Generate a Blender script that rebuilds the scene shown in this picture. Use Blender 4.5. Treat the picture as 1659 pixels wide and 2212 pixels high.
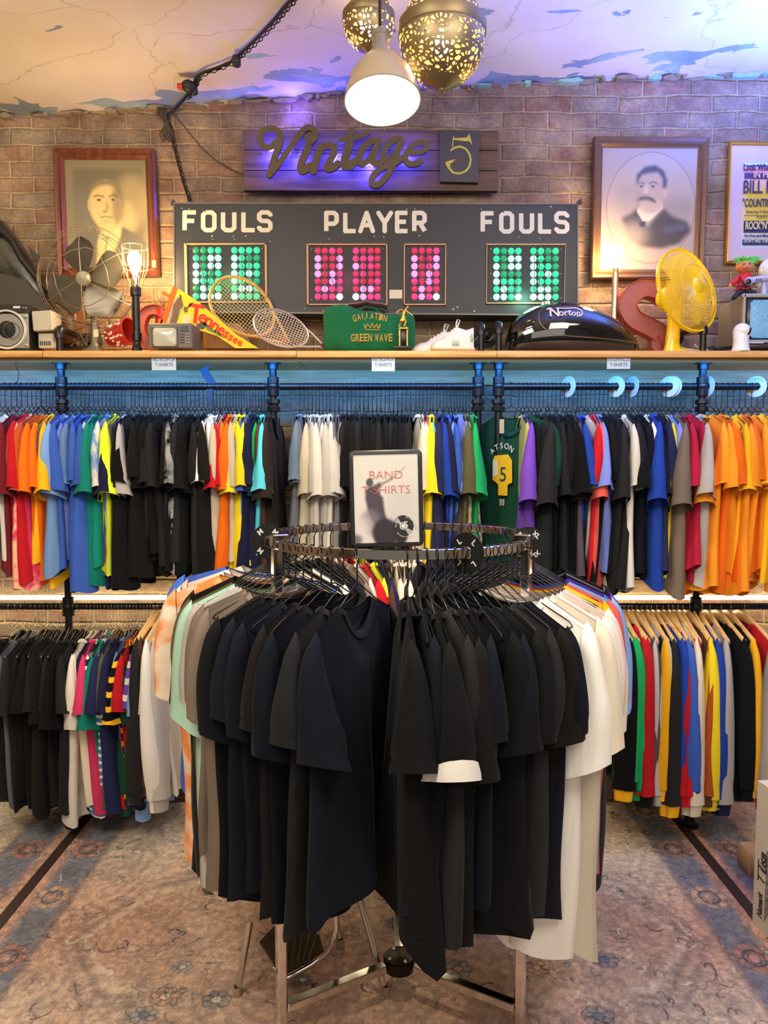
import bpy, math, random
import numpy as np
from mathutils import Vector, Matrix, Euler
random.seed(7)
R = math.radians
for o in list(bpy.data.objects): bpy.data.objects.remove(o)
SC = bpy.context.scene
COL = SC.collection
# ------------------------------------------------------------------ camera
F, PITCH, H = 1600.0, R(4.15), 1.73
cam = bpy.data.cameras.new('camera'); camo = bpy.data.objects.new('camera', cam); COL.objects.link(camo)
camo.location = (0, 0, H); camo.rotation_euler = (R(90) - PITCH, 0, 0)
cam.sensor_fit = 'HORIZONTAL'; cam.sensor_width = 36; cam.lens = F / 1659 * 36
cam.clip_start = .05; SC.camera = camo
SC.view_settings.view_transform = 'Standard'; SC.view_settings.look = 'None'
SC.view_settings.gamma = 1; SC.view_settings.use_curve_mapping = False
SC.view_settings.exposure = -0.08
# ------------------------------------------------------------------ world, room lights and added fills
wd = bpy.data.worlds.new('world'); SC.world = wd; wd.use_nodes = True
bg = wd.node_tree.nodes['Background']; bg.inputs[0].default_value = (1.0, .86, .70, 1); bg.inputs[1].default_value = .20
def area(name, loc, rot, sx, sy, w, col, spread=180):
    l = bpy.data.lights.new(name, 'AREA'); l.shape = 'RECTANGLE'; l.size = sx; l.size_y = sy; l.energy = w; l.color = col
    l.spread = R(spread); o = bpy.data.objects.new(name, l); COL.objects.link(o); o.location = loc
    o.rotation_euler = [R(a) for a in rot]; return o
def point(name, loc, w, col, r=.03):
    l = bpy.data.lights.new(name, 'POINT'); l.energy = w; l.color = col; l.shadow_soft_size = r
    o = bpy.data.objects.new(name, l); COL.objects.link(o); o.location = loc; return o
def spot(name, loc, tgt, w, col, ang=60, blend=.8, r=.1):
    l = bpy.data.lights.new(name, 'SPOT'); l.energy = w; l.color = col; l.spot_size = R(ang); l.spot_blend = blend; l.shadow_soft_size = r
    o = bpy.data.objects.new(name, l); COL.objects.link(o); o.location = loc
    o.rotation_euler = (Vector(tgt) - Vector(loc)).to_track_quat('-Z', 'Y').to_euler(); return o
area('ceiling_lamp_light', (-1.2, .6, 3.2), (22, 0, 8), 1.2, 1.0, 64, (1, .90, .76))
area('ceiling_lamp_light', (1.3, .6, 3.2), (22, 0, -8), 1.2, 1.0, 60, (1, .91, .80))
area('front_fill_light', (0, -1.6, 2.5), (72, 0, 0), 3.5, 1.6, 46, (1, .90, .80))  # broad fill added behind the camera, stands for no known lamp
area('ceiling_fill_light', (-2.3, 1.5, 2.7), (180, -14, 0), 1.4, 1.6, 52, (1, .86, .62))  # uplight added to brighten the ceiling, no fixture there
area('ceiling_fill_light', (.6, 1.2, 2.7), (180, 0, 0), 1.4, 1.2, 10, (1, .88, .78))  # weaker added uplight for the middle of the ceiling
area('neon_sign_light', (1.95, 2.85, 2.85), (180, -14, 0), .6, .5, 75, (.08, .18, 1), 140)
area('neon_sign_light', (.95, 2.35, 2.85), (180, 0, 0), .6, .5, 18, (.14, .20, 1), 140)

def PT(px, py, Y):
    dx, dy = (px - 829.5) / F, (1106 - py) / F
    t = Y / (math.cos(PITCH) + dy * math.sin(PITCH))
    return Vector((dx * t, Y, H + t * (-math.sin(PITCH) + dy * math.cos(PITCH))))
def PZ(px, py, z):
    dx, dy = (px - 829.5) / F, (1106 - py) / F
    vz = -math.sin(PITCH) + dy * math.cos(PITCH); t = (z - H) / vz
    return Vector((dx * t, t * (math.cos(PITCH) + dy * math.sin(PITCH)), z))
def M_PER_PX(Y): return Y / F

# ------------------------------------------------------------------ materials
_m = {}
def nt(name):
    m = bpy.data.materials.new(name); m.use_nodes = True; t = m.node_tree
    return m, t, t.nodes['Principled BSDF']
def lin(c): return tuple((x / 12.92 if x <= .04045 else ((x + .055) / 1.055) ** 2.4) for x in c[:3])
def srgb(r, g, b): return lin((r / 255, g / 255, b / 255))
def mat(name, col, rough=.6, metal=0, emis=None, es=0, coat=0, alpha=1, trans=0, bump=0, bscale=60, spec=.5, vary=0):
    if name in _m: return _m[name]
    m, t, p = nt(name)
    p.inputs['Base Color'].default_value = (*col, 1); p.inputs['Roughness'].default_value = rough
    p.inputs['Metallic'].default_value = metal; p.inputs['Specular IOR Level'].default_value = spec
    if emis: p.inputs['Emission Color'].default_value = (*emis, 1); p.inputs['Emission Strength'].default_value = es
    p.inputs['Coat Weight'].default_value = coat; p.inputs['Alpha'].default_value = alpha; p.inputs['Transmission Weight'].default_value = trans
    if bump or vary:
        tc = t.nodes.new('ShaderNodeTexCoord'); n = t.nodes.new('ShaderNodeTexNoise'); n.inputs['Scale'].default_value = bscale
        n.inputs['Detail'].default_value = 5; t.links.new(tc.outputs['Object'], n.inputs['Vector'])
        if bump:
            b = t.nodes.new('ShaderNodeBump'); b.inputs['Strength'].default_value = bump; b.inputs['Distance'].default_value = .004
            t.links.new(n.outputs['Fac'], b.inputs['Height']); t.links.new(b.outputs['Normal'], p.inputs['Normal'])
        if vary:
            mx = t.nodes.new('ShaderNodeMix'); mx.data_type = 'RGBA'; mx.inputs[6].default_value = (*[c * (1 - vary) for c in col], 1)
            mx.inputs[7].default_value = (*[min(1, c * (1 + vary)) for c in col], 1)
            t.links.new(n.outputs['Fac'], mx.inputs[0]); t.links.new(mx.outputs[2], p.inputs['Base Color'])
    _m[name] = m; return m
def cloth(name, col, kind='plain', col2=(.8, .8, .8), scale=30):
    """jersey fabric: soft vertical wrinkle bump, fine knit, optional stripes / tie-dye / check"""
    key = 'cloth_' + name
    if key in _m: return _m[key]
    m, t, p = nt(key); L = t.links.new; N = t.nodes.new
    p.inputs['Roughness'].default_value = .88; p.inputs['Specular IOR Level'].default_value = .12
    p.inputs['Sheen Weight'].default_value = .03; p.inputs['Sheen Roughness'].default_value = .5
    tc = N('ShaderNodeTexCoord'); mp = N('ShaderNodeMapping'); mp.inputs['Scale'].default_value = (14, 14, 3.2)
    L(tc.outputs['Object'], mp.inputs[0]); n = N('ShaderNodeTexNoise'); n.inputs['Scale'].default_value = 1.6; n.inputs['Detail'].default_value = 3
    L(mp.outputs[0], n.inputs['Vector']); b = N('ShaderNodeBump'); b.inputs['Strength'].default_value = .6; b.inputs['Distance'].default_value = .012
    L(n.outputs['Fac'], b.inputs['Height'])
    n2 = N('ShaderNodeTexNoise'); n2.inputs['Scale'].default_value = 420; L(tc.outputs['Object'], n2.inputs['Vector'])
    b2 = N('ShaderNodeBump'); b2.inputs['Strength'].default_value = .15; b2.inputs['Distance'].default_value = .001
    L(n2.outputs['Fac'], b2.inputs['Height']); L(b.outputs[0], b2.inputs['Normal']); L(b2.outputs[0], p.inputs['Normal'])
    oi = N('ShaderNodeObjectInfo'); hs = N('ShaderNodeHueSaturation'); mr = N('ShaderNodeMapRange')
    mr.inputs[3].default_value = .82; mr.inputs[4].default_value = 1.16; L(oi.outputs['Random'], mr.inputs[0]); L(mr.outputs[0], hs.inputs['Value'])
    hs.inputs['Color'].default_value = (*col, 1); L(hs.outputs[0], p.inputs['Base Color'])
    if kind != 'plain':
        mx = N('ShaderNodeMix'); mx.data_type = 'RGBA'; mx.inputs[6].default_value = (*col, 1); mx.inputs[7].default_value = (*col2, 1)
        L(mx.outputs[2], hs.inputs['Color'])
        if kind in ('stripe', 'check'):
            sx = N('ShaderNodeSeparateXYZ'); L(tc.outputs['Object'], sx.inputs[0])
            def tri(out, sc):
                a = N('ShaderNodeMath'); a.operation = 'MULTIPLY'; a.inputs[1].default_value = sc; L(out, a.inputs[0])
                f = N('ShaderNodeMath'); f.operation = 'FRACT'; L(a.outputs[0], f.inputs[0])
                g = N('ShaderNodeMath'); g.operation = 'GREATER_THAN'; g.inputs[1].default_value = .62 if kind == 'stripe' else .5; L(f.outputs[0], g.inputs[0]); return g.outputs[0]
            a = tri(sx.outputs['Z'], scale)
            if kind == 'check':
                c = tri(sx.outputs['X'], scale); ad = N('ShaderNodeMath'); ad.operation = 'ADD'; L(a, ad.inputs[0]); L(c, ad.inputs[1])
                ml = N('ShaderNodeMath'); ml.operation = 'MULTIPLY'; ml.inputs[1].default_value = .5; L(ad.outputs[0], ml.inputs[0]); a = ml.outputs[0]
            L(a, mx.inputs[0])
        else:
            n3 = N('ShaderNodeTexNoise'); n3.inputs['Scale'].default_value = scale; n3.inputs['Detail'].default_value = 3; n3.inputs['Distortion'].default_value = 1.2
            L(tc.outputs['Object'], n3.inputs['Vector']); cr = N('ShaderNodeValToRGB'); cr.color_ramp.elements[0].position = .42; cr.color_ramp.elements[1].position = .58
            L(n3.outputs['Fac'], cr.inputs[0]); L(cr.outputs[0], mx.inputs[0])
    _m[key] = m; return m
def vcmat(name, rough=.6, detail=None, coat=0):
    if name in _m: return _m[name]
    m, t, p = nt(name); a = t.nodes.new('ShaderNodeAttribute'); a.attribute_name = 'Col'
    p.inputs['Roughness'].default_value = rough; p.inputs['Coat Weight'].default_value = coat
    t.links.new(a.outputs['Color'], p.inputs['Base Color']); _m[name] = m; return m
def wood(name, c1, c2, axis=0, scale=6, rough=.45):
    if name in _m: return _m[name]
    m, t, p = nt(name); N = t.nodes.new; L = t.links.new
    tc = N('ShaderNodeTexCoord'); mp = N('ShaderNodeMapping'); s = [14, 14, 14]; s[axis] = 1.1; mp.inputs['Scale'].default_value = s
    L(tc.outputs['Object'], mp.inputs[0]); n = N('ShaderNodeTexNoise'); n.inputs['Scale'].default_value = scale; n.inputs['Detail'].default_value = 6; n.inputs['Distortion'].default_value = .8
    L(mp.outputs[0], n.inputs['Vector']); cr = N('ShaderNodeValToRGB'); cr.color_ramp.elements[0].position = .32; cr.color_ramp.elements[1].position = .68
    cr.color_ramp.elements[0].color = (*c1, 1); cr.color_ramp.elements[1].color = (*c2, 1)
    L(n.outputs['Fac'], cr.inputs[0]); L(cr.outputs[0], p.inputs['Base Color']); p.inputs['Roughness'].default_value = rough
    b = N('ShaderNodeBump'); b.inputs['Strength'].default_value = .25; b.inputs['Distance'].default_value = .003; L(n.outputs['Fac'], b.inputs['Height']); L(b.outputs[0], p.inputs['Normal'])
    _m[name] = m; return m
def emit(name, col, s):
    if name in _m: return _m[name]
    m = mat(name, (0.02, .02, .02), .5, emis=col, es=s); return m

# ------------------------------------------------------------------ mesh building
class MB:
    def __init__(s): s.v = []; s.f = []; s.c = None; s.uv = None
    def add(s, vs, fs):
        o = len(s.v); s.v += [tuple(v) for v in vs]; s.f += [tuple(i + o for i in f) for f in fs]; return s
    def box(s, c, d, rot=None):
        x, y, z = [k / 2 for k in d]; vs = [Vector((a * x, b * y, e * z)) for a in (-1, 1) for b in (-1, 1) for e in (-1, 1)]
        if rot is not None: vs = [rot @ v for v in vs]
        c = Vector(c); return s.add([v + c for v in vs], [(0, 1, 3, 2), (4, 6, 7, 5), (0, 4, 5, 1), (2, 3, 7, 6), (0, 2, 6, 4), (1, 5, 7, 3)])
    def bbox(s, c, d, b=.004, rot=None):
        """box with bevelled edges (octagon rings in z)"""
        x, y, z = [k / 2 for k in d]; b = min(b, x * .9, y * .9, z * .9); rings = []
        def ring(ix, zz): return [Vector((px, py, zz)) for px, py in ((-x + ix + b, -y + ix), (x - ix - b, -y + ix), (x - ix, -y + ix + b), (x - ix, y - ix - b), (x - ix - b, y - ix), (-x + ix + b, y - ix), (-x + ix, y - ix - b), (-x + ix, -y + ix + b))]
        rs = [ring(b * .7, -z), ring(0, -z + b), ring(0, z - b), ring(b * .7, z)]
        vs = [v for r in rs for v in r]
        if rot is not None: vs = [rot @ v for v in vs]
        c = Vector(c); fs = [tuple(range(7, -1, -1)), tuple(range(24, 32))]
        for k in range(3):
            for i in range(8): fs.append((k * 8 + i, k * 8 + (i + 1) % 8, k * 8 + 8 + (i + 1) % 8, k * 8 + 8 + i))
        return s.add([v + c for v in vs], fs)
    def tube(s, pts, r, n=8, closed=False, cap=True):
        pts = [Vector(p) for p in pts]; m = len(pts); rr = r if hasattr(r, '__len__') else [r] * m
        vs = []; up = None
        for i, p in enumerate(pts):
            if closed: t = (pts[(i + 1) % m] - pts[i - 1])
            else: t = pts[min(i + 1, m - 1)] - pts[max(i - 1, 0)]
            if t.length < 1e-9: t = Vector((0, 0, 1))
            t.normalize()
            if up is None: up = Vector((0, 0, 1)) if abs(t.z) < .9 else Vector((1, 0, 0))
            a = (up - t * up.dot(t))
            if a.length < 1e-6: a = t.orthogonal()
            a.normalize(); up = a; b = t.cross(a)
            for k in range(n):
                w = 2 * math.pi * k / n; vs.append(p + (a * math.cos(w) + b * math.sin(w)) * rr[i])
        fs = []
        for i in range(m if closed else m - 1):
            j = (i + 1) % m
            for k in range(n): fs.append((i * n + k, i * n + (k + 1) % n, j * n + (k + 1) % n, j * n + k))
        if cap and not closed: fs += [tuple(range(n - 1, -1, -1)), tuple((m - 1) * n + k for k in range(n))]
        return s.add(vs, fs)
    def cyl(s, a, b, r, n=16): return s.tube([a, b], r, n)
    def lathe(s, prof, c=(0, 0, 0), n=24, rot=None, sx=1, sy=1):
        vs = []; c = Vector(c)
        for r, z in prof:
            for k in range(n):
                w = 2 * math.pi * k / n; v = Vector((r * math.cos(w) * sx, r * math.sin(w) * sy, z)); vs.append(c + (rot @ v if rot is not None else v))
        fs = [(i * n + k, i * n + (k + 1) % n, i * n + n + (k + 1) % n, i * n + n + k) for i in range(len(prof) - 1) for k in range(n)]
        return s.add(vs, fs)
    def sphere(s, c, r, n=14, m=9, sc=(1, 1, 1), rot=None):
        prof = [(max(1e-5, math.sin(math.pi * i / m)) * r, -math.cos(math.pi * i / m) * r) for i in range(m + 1)]
        vs = []; c = Vector(c)
        for rr, z in prof:
            for k in range(n):
                w = 2 * math.pi * k / n; v = Vector((rr * math.cos(w) * sc[0], rr * math.sin(w) * sc[1], z * sc[2])); vs.append(c + (rot @ v if rot is not None else v))
        return s.add(vs, [(i * n + k, i * n + (k + 1) % n, i * n + n + (k + 1) % n, i * n + n + k) for i in range(m) for k in range(n)])
    def loft(s, secs, cap=True):
        n = len(secs[0]); vs = [v for q in secs for v in q]
        fs = [(i * n + k, i * n + (k + 1) % n, i * n + n + (k + 1) % n, i * n + n + k) for i in range(len(secs) - 1) for k in range(n)]
        if cap: fs += [tuple(range(n - 1, -1, -1)), tuple((len(secs) - 1) * n + k for k in range(n))]
        return s.add(vs, fs)
    def prism(s, pts, off):
        """extrude an ordered planar loop by vector off"""
        n = len(pts); pts = [Vector(p) for p in pts]; off = Vector(off)
        return s.add(pts + [p + off for p in pts], [tuple(range(n)), tuple(range(2 * n - 1, n - 1, -1))] + [(i, i + n, (i + 1) % n + n, (i + 1) % n) for i in range(n)])
    def stroke(s, pts, w, fn, th, cap=True, joint=10):
        """a painted / cut-out stroke: 2-D polyline of width w mapped to 3-D by fn(x,y,k), k=0 front 1 back"""
        for i in range(len(pts) - 1):
            (x0, y0), (x1, y1) = pts[i], pts[i + 1]; dx, dy = x1 - x0, y1 - y0; l = math.hypot(dx, dy) or 1e-9
            nx, ny = -dy / l * w / 2, dx / l * w / 2; q = [(x0 + nx, y0 + ny), (x0 - nx, y0 - ny), (x1 - nx, y1 - ny), (x1 + nx, y1 + ny)]
            s._pr(q, fn)
        rng = range(len(pts)) if cap else range(1, len(pts) - 1)
        if joint:
            for i in rng: s._pr([(pts[i][0] + math.cos(2 * math.pi * k / joint) * w / 2, pts[i][1] - math.sin(2 * math.pi * k / joint) * w / 2) for k in range(joint)], fn)
        return s
    def _pr(s, q, fn):
        s.k = getattr(s, 'k', 0) + 1; n = len(q); a = [fn(x, y, 0) + Vector((0, -.000035 * s.k, 0)) for x, y in q]; b = [fn(x, y, 1) for x, y in q]
        s.add(a + b, [tuple(range(n)), tuple(range(2 * n - 1, n - 1, -1))] + [(i, i + n, (i + 1) % n + n, (i + 1) % n) for i in range(n)])
    def mesh(s, name, smooth=True):
        me = bpy.data.meshes.new(name); me.from_pydata(s.v, [], s.f); me.update()
        if smooth: me.shade_smooth() if hasattr(me, 'shade_smooth') else None
        return me
    def build(s, name, m, parent=None, smooth=True, sharp=40, origin=None):
        org = Vector(origin) if origin is not None else Vector((0, 0, 0))
        if parent is not None: inv = WM(parent).inverted()
        me = bpy.data.meshes.new(name)
        vs = s.v if parent is None else [tuple(inv @ Vector(v)) for v in s.v]
        if parent is None and origin is not None: vs = [tuple(Vector(v) - org) for v in vs]
        me.from_pydata(vs, [], s.f); me.update()
        me.materials.append(m)
        if smooth:
            me.shade_smooth()
            try: me.set_sharp_from_angle(angle=R(sharp))
            except Exception: pass
        o = bpy.data.objects.new(name, me); COL.objects.link(o)
        if parent is not None: o.parent = parent
        elif origin is not None: o.location = org
        return o
def WM(o):
    m = Matrix.LocRotScale(o.location, o.rotation_euler, o.scale)
    return WM(o.parent) @ m if o.parent else m
def tag(o, label=None, cat=None, group=None, kind=None):
    if label: o['label'] = label
    if cat: o['category'] = cat
    if group: o['group'] = group
    if kind: o['kind'] = kind
    return o
def thing(name, label, cat, loc=(0, 0, 0), rot=(0, 0, 0), group=None):
    o = bpy.data.objects.new(name, None); COL.objects.link(o); o.location = loc; o.rotation_euler = rot; o.empty_display_size = .05
    return tag(o, label, cat, group)
def inst(name, me, m, parent=None, loc=(0, 0, 0), rot=(0, 0, 0), scale=(1, 1, 1)):
    o = bpy.data.objects.new(name, me); COL.objects.link(o); o.location = loc; o.rotation_euler = rot; o.scale = scale
    if parent is not None: o.parent = parent
    if m is not None and o.material_slots: o.material_slots[0].link = 'OBJECT'; o.material_slots[0].material = m
    return o
def fit_text(body, size, ext=.001, align='CENTER', bold=0, shear=0, space=1):
    c = bpy.data.curves.new('txt', 'FONT'); c.body = body; c.size = size; c.extrude = ext; c.align_x = align; c.align_y = 'CENTER'
    c.offset = bold; c.shear = shear; c.space_character = space; c.resolution_u = 3
    o = bpy.data.objects.new('txt', c); COL.objects.link(o); dg = bpy.context.evaluated_depsgraph_get(); dg.update()
    me = bpy.data.meshes.new_from_object(o.evaluated_get(dg)); bpy.data.objects.remove(o); return me
def text(body, size, m, parent, M, ext=.001, align='CENTER', bold=0, shear=0, space=1, width=None, name='lettering', fn=None):
    """text in its own local x-y plane, placed by world matrix M (x right, y up, z towards viewer)"""
    me = fit_text(body, size, ext, align, bold, shear, space); me.name = name
    if width:
        xs = [v.co.x for v in me.vertices]; k = width / max(1e-6, max(xs) - min(xs))
        for v in me.vertices: v.co.x *= k
    inv = WM(parent).inverted() if parent is not None else Matrix.Identity(4)
    for v in me.vertices:
        p = M @ v.co
        if fn: p = fn(p)
        v.co = inv @ p
    me.materials.clear(); me.materials.append(m); o = bpy.data.objects.new(name, me); COL.objects.link(o)
    if parent is not None: o.parent = parent
    return o
def facing(loc, roll=0, yaw=0, pitch=0):
    """matrix of a text plane that faces the camera side (-Y)"""
    return Matrix.Translation(loc) @ Matrix.Rotation(yaw, 4, 'Z') @ Matrix.Rotation(R(90) + pitch, 4, 'X') @ Matrix.Rotation(roll, 4, 'Z')

class Canvas:
    """a small painter for pictures, baked to vertex colours of a grid"""
    def __init__(s, w, h, n, bgc, bs=1):
        s.w, s.h = w, h; s.nx = n; s.bs = bs; s.ny = max(2, int(round(n * h / w))); s.a = np.ones((s.ny, s.nx, 3)) * np.array(bgc)
        s.X, s.Y = np.meshgrid(np.linspace(0, w, s.nx), np.linspace(0, h, s.ny))
    def blur(s, m, k):
        k = int(round(k * s.bs))
        if k < 1: return m
        for ax in (0, 1):
            for _ in range(2):
                pad = [(0, 0), (0, 0)]; pad[ax] = (k, k); p = np.pad(m, pad, mode='edge'); c = np.cumsum(p, axis=ax)
                z = np.zeros_like(np.take(c, [0], axis=ax)); c = np.concatenate([z, c], axis=ax); n = m.shape[ax]
                m = (np.take(c, range(2 * k + 1, 2 * k + 1 + n), axis=ax) - np.take(c, range(0, n), axis=ax)) / (2 * k + 1)
        return m
    def mix(s, m, col, op=1):
        m = (m * op)[..., None]; s.a = s.a * (1 - m) + np.array(col) * m
    def poly(s, pts, col, blur=0, op=1):
        m = np.zeros(s.X.shape, bool); n = len(pts)
        for i in range(n):
            x0, y0 = pts[i]; x1, y1 = pts[(i + 1) % n]
            if y0 == y1: continue
            c = ((y0 > s.Y) != (y1 > s.Y)) & (s.X < (x1 - x0) * (s.Y - y0) / (y1 - y0) + x0); m ^= c
        s.mix(s.blur(m.astype(float), blur), col, op)
    def ell(s, cx, cy, rx, ry, col, blur=0, op=1, ang=0, ring=0):
        a = R(ang); dx, dy = s.X - cx, s.Y - cy; u = dx * math.cos(a) + dy * math.sin(a); v = -dx * math.sin(a) + dy * math.cos(a)
        d = np.sqrt((u / rx) ** 2 + (v / ry) ** 2); m = (d < 1) if not ring else (abs(d - 1) < ring)
        s.mix(s.blur(m.astype(float), blur), col, op)
    def line(s, pts, w, col, blur=0, op=1):
        m = np.zeros(s.X.shape, bool)
        for (x0, y0), (x1, y1) in zip(pts[:-1], pts[1:]):
            dx, dy = x1 - x0, y1 - y0; l2 = dx * dx + dy * dy or 1e-9; t = np.clip(((s.X - x0) * dx + (s.Y - y0) * dy) / l2, 0, 1)
            m |= ((s.X - x0 - t * dx) ** 2 + (s.Y - y0 - t * dy) ** 2) < (w / 2) ** 2
        s.mix(s.blur(m.astype(float), blur), col, op)
    def mesh(s, name, fn, m, parent):
        """fn(x array, y array) -> world positions (N,3)"""
        P = fn(s.X.ravel(), s.Y.ravel())
        if parent is not None:
            iv = np.array(WM(parent).inverted()); P = P @ iv[:3, :3].T + iv[:3, 3]
        idx = np.arange(s.nx * s.ny).reshape(s.ny, s.nx); q = np.stack([idx[:-1, :-1], idx[1:, :-1], idx[1:, 1:], idx[:-1, 1:]], -1).reshape(-1, 4)
        me = bpy.data.meshes.new(name); me.from_pydata(P.tolist(), [], q.tolist()); me.update()
        ca = me.color_attributes.new('Col', 'FLOAT_COLOR', 'POINT'); d = np.ones((s.nx * s.ny, 4)); d[:, :3] = np.clip(s.a.reshape(-1, 3), 0, 1)
        ca.data.foreach_set('color', d.ravel()); me.materials.append(m); me.shade_smooth()
        o = bpy.data.objects.new(name, me); COL.objects.link(o)
        if parent is not None: o.parent = parent
        return o
def hashn(i, j, k=0):
    x = math.sin(i * 127.1 + j * 311.7 + k * 74.7) * 43758.5453; return x - math.floor(x)
# ================================================================== THE SETTING
YW = 3.68          # back wall
ROOM_X = 4.3
CEIL = [(0, 250), (170, 245), (350, 232), (480, 222), (620, 213), (760, 200), (900, 192), (1040, 188), (1180, 178), (1300, 170), (1659, 160)]
_cz = [(PT(px, py, YW).x, PT(px, py, YW).z) for px, py in CEIL]
def ceil_z(x):
    if x <= _cz[0][0]: return _cz[0][1] + (x - _cz[0][0]) * .03
    for (x0, z0), (x1, z1) in zip(_cz[:-1], _cz[1:]):
        if x <= x1: return z0 + (z1 - z0) * (x - x0) / (x1 - x0)
    return _cz[-1][1] + (x - _cz[-1][0]) * .03
# brick wall
m, t, p = nt('brick'); N = t.nodes.new; L = t.links.new
tc = N('ShaderNodeTexCoord'); sp = N('ShaderNodeSeparateXYZ'); L(tc.outputs['Object'], sp.inputs[0]); cb = N('ShaderNodeCombineXYZ')
L(sp.outputs['X'], cb.inputs[0]); L(sp.outputs['Z'], cb.inputs[1])
dn = N('ShaderNodeTexNoise'); dn.inputs['Scale'].default_value = 5; dn.inputs['Detail'].default_value = 4; L(cb.outputs[0], dn.inputs['Vector'])
sb = N('ShaderNodeVectorMath'); sb.operation = 'SUBTRACT'; sb.inputs[1].default_value = (.5, .5, .5); L(dn.outputs['Color'], sb.inputs[0])
sc = N('ShaderNodeVectorMath'); sc.operation = 'SCALE'; sc.inputs['Scale'].default_value = .035; L(sb.outputs[0], sc.inputs[0])
ad = N('ShaderNodeVectorMath'); L(cb.outputs[0], ad.inputs[0]); L(sc.outputs[0], ad.inputs[1])
bk = N('ShaderNodeTexBrick'); L(ad.outputs[0], bk.inputs['Vector'])
bk.inputs['Scale'].default_value = 1; bk.inputs['Brick Width'].default_value = .225; bk.inputs['Row Height'].default_value = .0752
bk.inputs['Mortar Size'].default_value = .0095; bk.inputs['Mortar Smooth'].default_value = .85; bk.inputs['Bias'].default_value = .15
bk.inputs['Color1'].default_value = (*srgb(168, 122, 100), 1); bk.inputs['Color2'].default_value = (*srgb(156, 140, 122), 1); bk.inputs['Mortar'].default_value = (*srgb(204, 180, 140), 1)
n1 = N('ShaderNodeTexNoise'); n1.inputs['Scale'].default_value = 11; n1.inputs['Detail'].default_value = 9; n1.inputs['Roughness'].default_value = .68; L(cb.outputs[0], n1.inputs['Vector'])
cr = N('ShaderNodeValToRGB'); cr.color_ramp.elements[0].position = .42; cr.color_ramp.elements[1].position = .60; cr.color_ramp.elements[1].color = (.80, .80, .80, 1); L(n1.outputs['Fac'], cr.inputs[0])
mx = N('ShaderNodeMix'); mx.data_type = 'RGBA'; L(cr.outputs[0], mx.inputs[0]); L(bk.outputs['Color'], mx.inputs[6]); mx.inputs[7].default_value = (*srgb(186, 164, 132), 1)
n2 = N('ShaderNodeTexNoise'); n2.inputs['Scale'].default_value = 3.1; n2.inputs['Detail'].default_value = 7; n2.inputs['Roughness'].default_value = .65; L(cb.outputs[0], n2.inputs['Vector'])
cr2 = N('ShaderNodeValToRGB'); cr2.color_ramp.elements[0].position = .33; cr2.color_ramp.elements[0].color = (.42, .37, .34, 1); cr2.color_ramp.elements[1].position = .62; cr2.color_ramp.elements[1].color = (1.08, 1.04, 1, 1)
L(n2.outputs['Fac'], cr2.inputs[0]); mu = N('ShaderNodeMix'); mu.data_type = 'RGBA'; mu.blend_type = 'MULTIPLY'; mu.inputs[0].default_value = 1
L(mx.outputs[2], mu.inputs[6]); L(cr2.outputs[0], mu.inputs[7])
n3 = N('ShaderNodeTexNoise'); n3.inputs['Scale'].default_value = 60; n3.inputs['Detail'].default_value = 6; n3.inputs['Roughness'].default_value = .75; L(cb.outputs[0], n3.inputs['Vector'])
cr3 = N('ShaderNodeValToRGB'); cr3.color_ramp.elements[0].position = .30; cr3.color_ramp.elements[0].color = (.55, .5, .46, 1); cr3.color_ramp.elements[1].position = .55; cr3.color_ramp.elements[1].color = (1.05, 1.05, 1.05, 1)
L(n3.outputs['Fac'], cr3.inputs[0]); mv = N('ShaderNodeMix'); mv.data_type = 'RGBA'; mv.blend_type = 'MULTIPLY'; mv.inputs[0].default_value = .8
L(mu.outputs[2], mv.inputs[6]); L(cr3.outputs[0], mv.inputs[7]); L(mv.outputs[2], p.inputs['Base Color']); p.inputs['Roughness'].default_value = .9
ht = N('ShaderNodeMath'); ht.operation = 'MULTIPLY_ADD'; ht.inputs[1].default_value = -1.0; L(bk.outputs['Fac'], ht.inputs[0]); L(n1.outputs['Fac'], ht.inputs[2])
h2 = N('ShaderNodeMath'); h2.operation = 'MULTIPLY_ADD'; h2.inputs[1].default_value = .35; L(n3.outputs['Fac'], h2.inputs[0]); L(ht.outputs[0], h2.inputs[2])
b = N('ShaderNodeBump'); b.inputs['Strength'].default_value = .85; b.inputs['Distance'].default_value = .012; L(h2.outputs[0], b.inputs['Height']); L(b.outputs[0], p.inputs['Normal'])
BRICK = m
MB().box((0, YW + .1, 1.9), (2 * ROOM_X, .2, 3.9)).build('wall_back', BRICK, smooth=False)['kind'] = 'structure'
plaster = mat('plaster', srgb(200, 186, 160), .8, bump=.3, bscale=8)
for s, nm in ((-1, 'wall_left'), (1, 'wall_right')):
    MB().box((s * (ROOM_X + .05), .2, 1.9), (.1, 7.2, 3.9)).build(nm, BRICK if s < 0 else plaster, smooth=False)['kind'] = 'structure'
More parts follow.
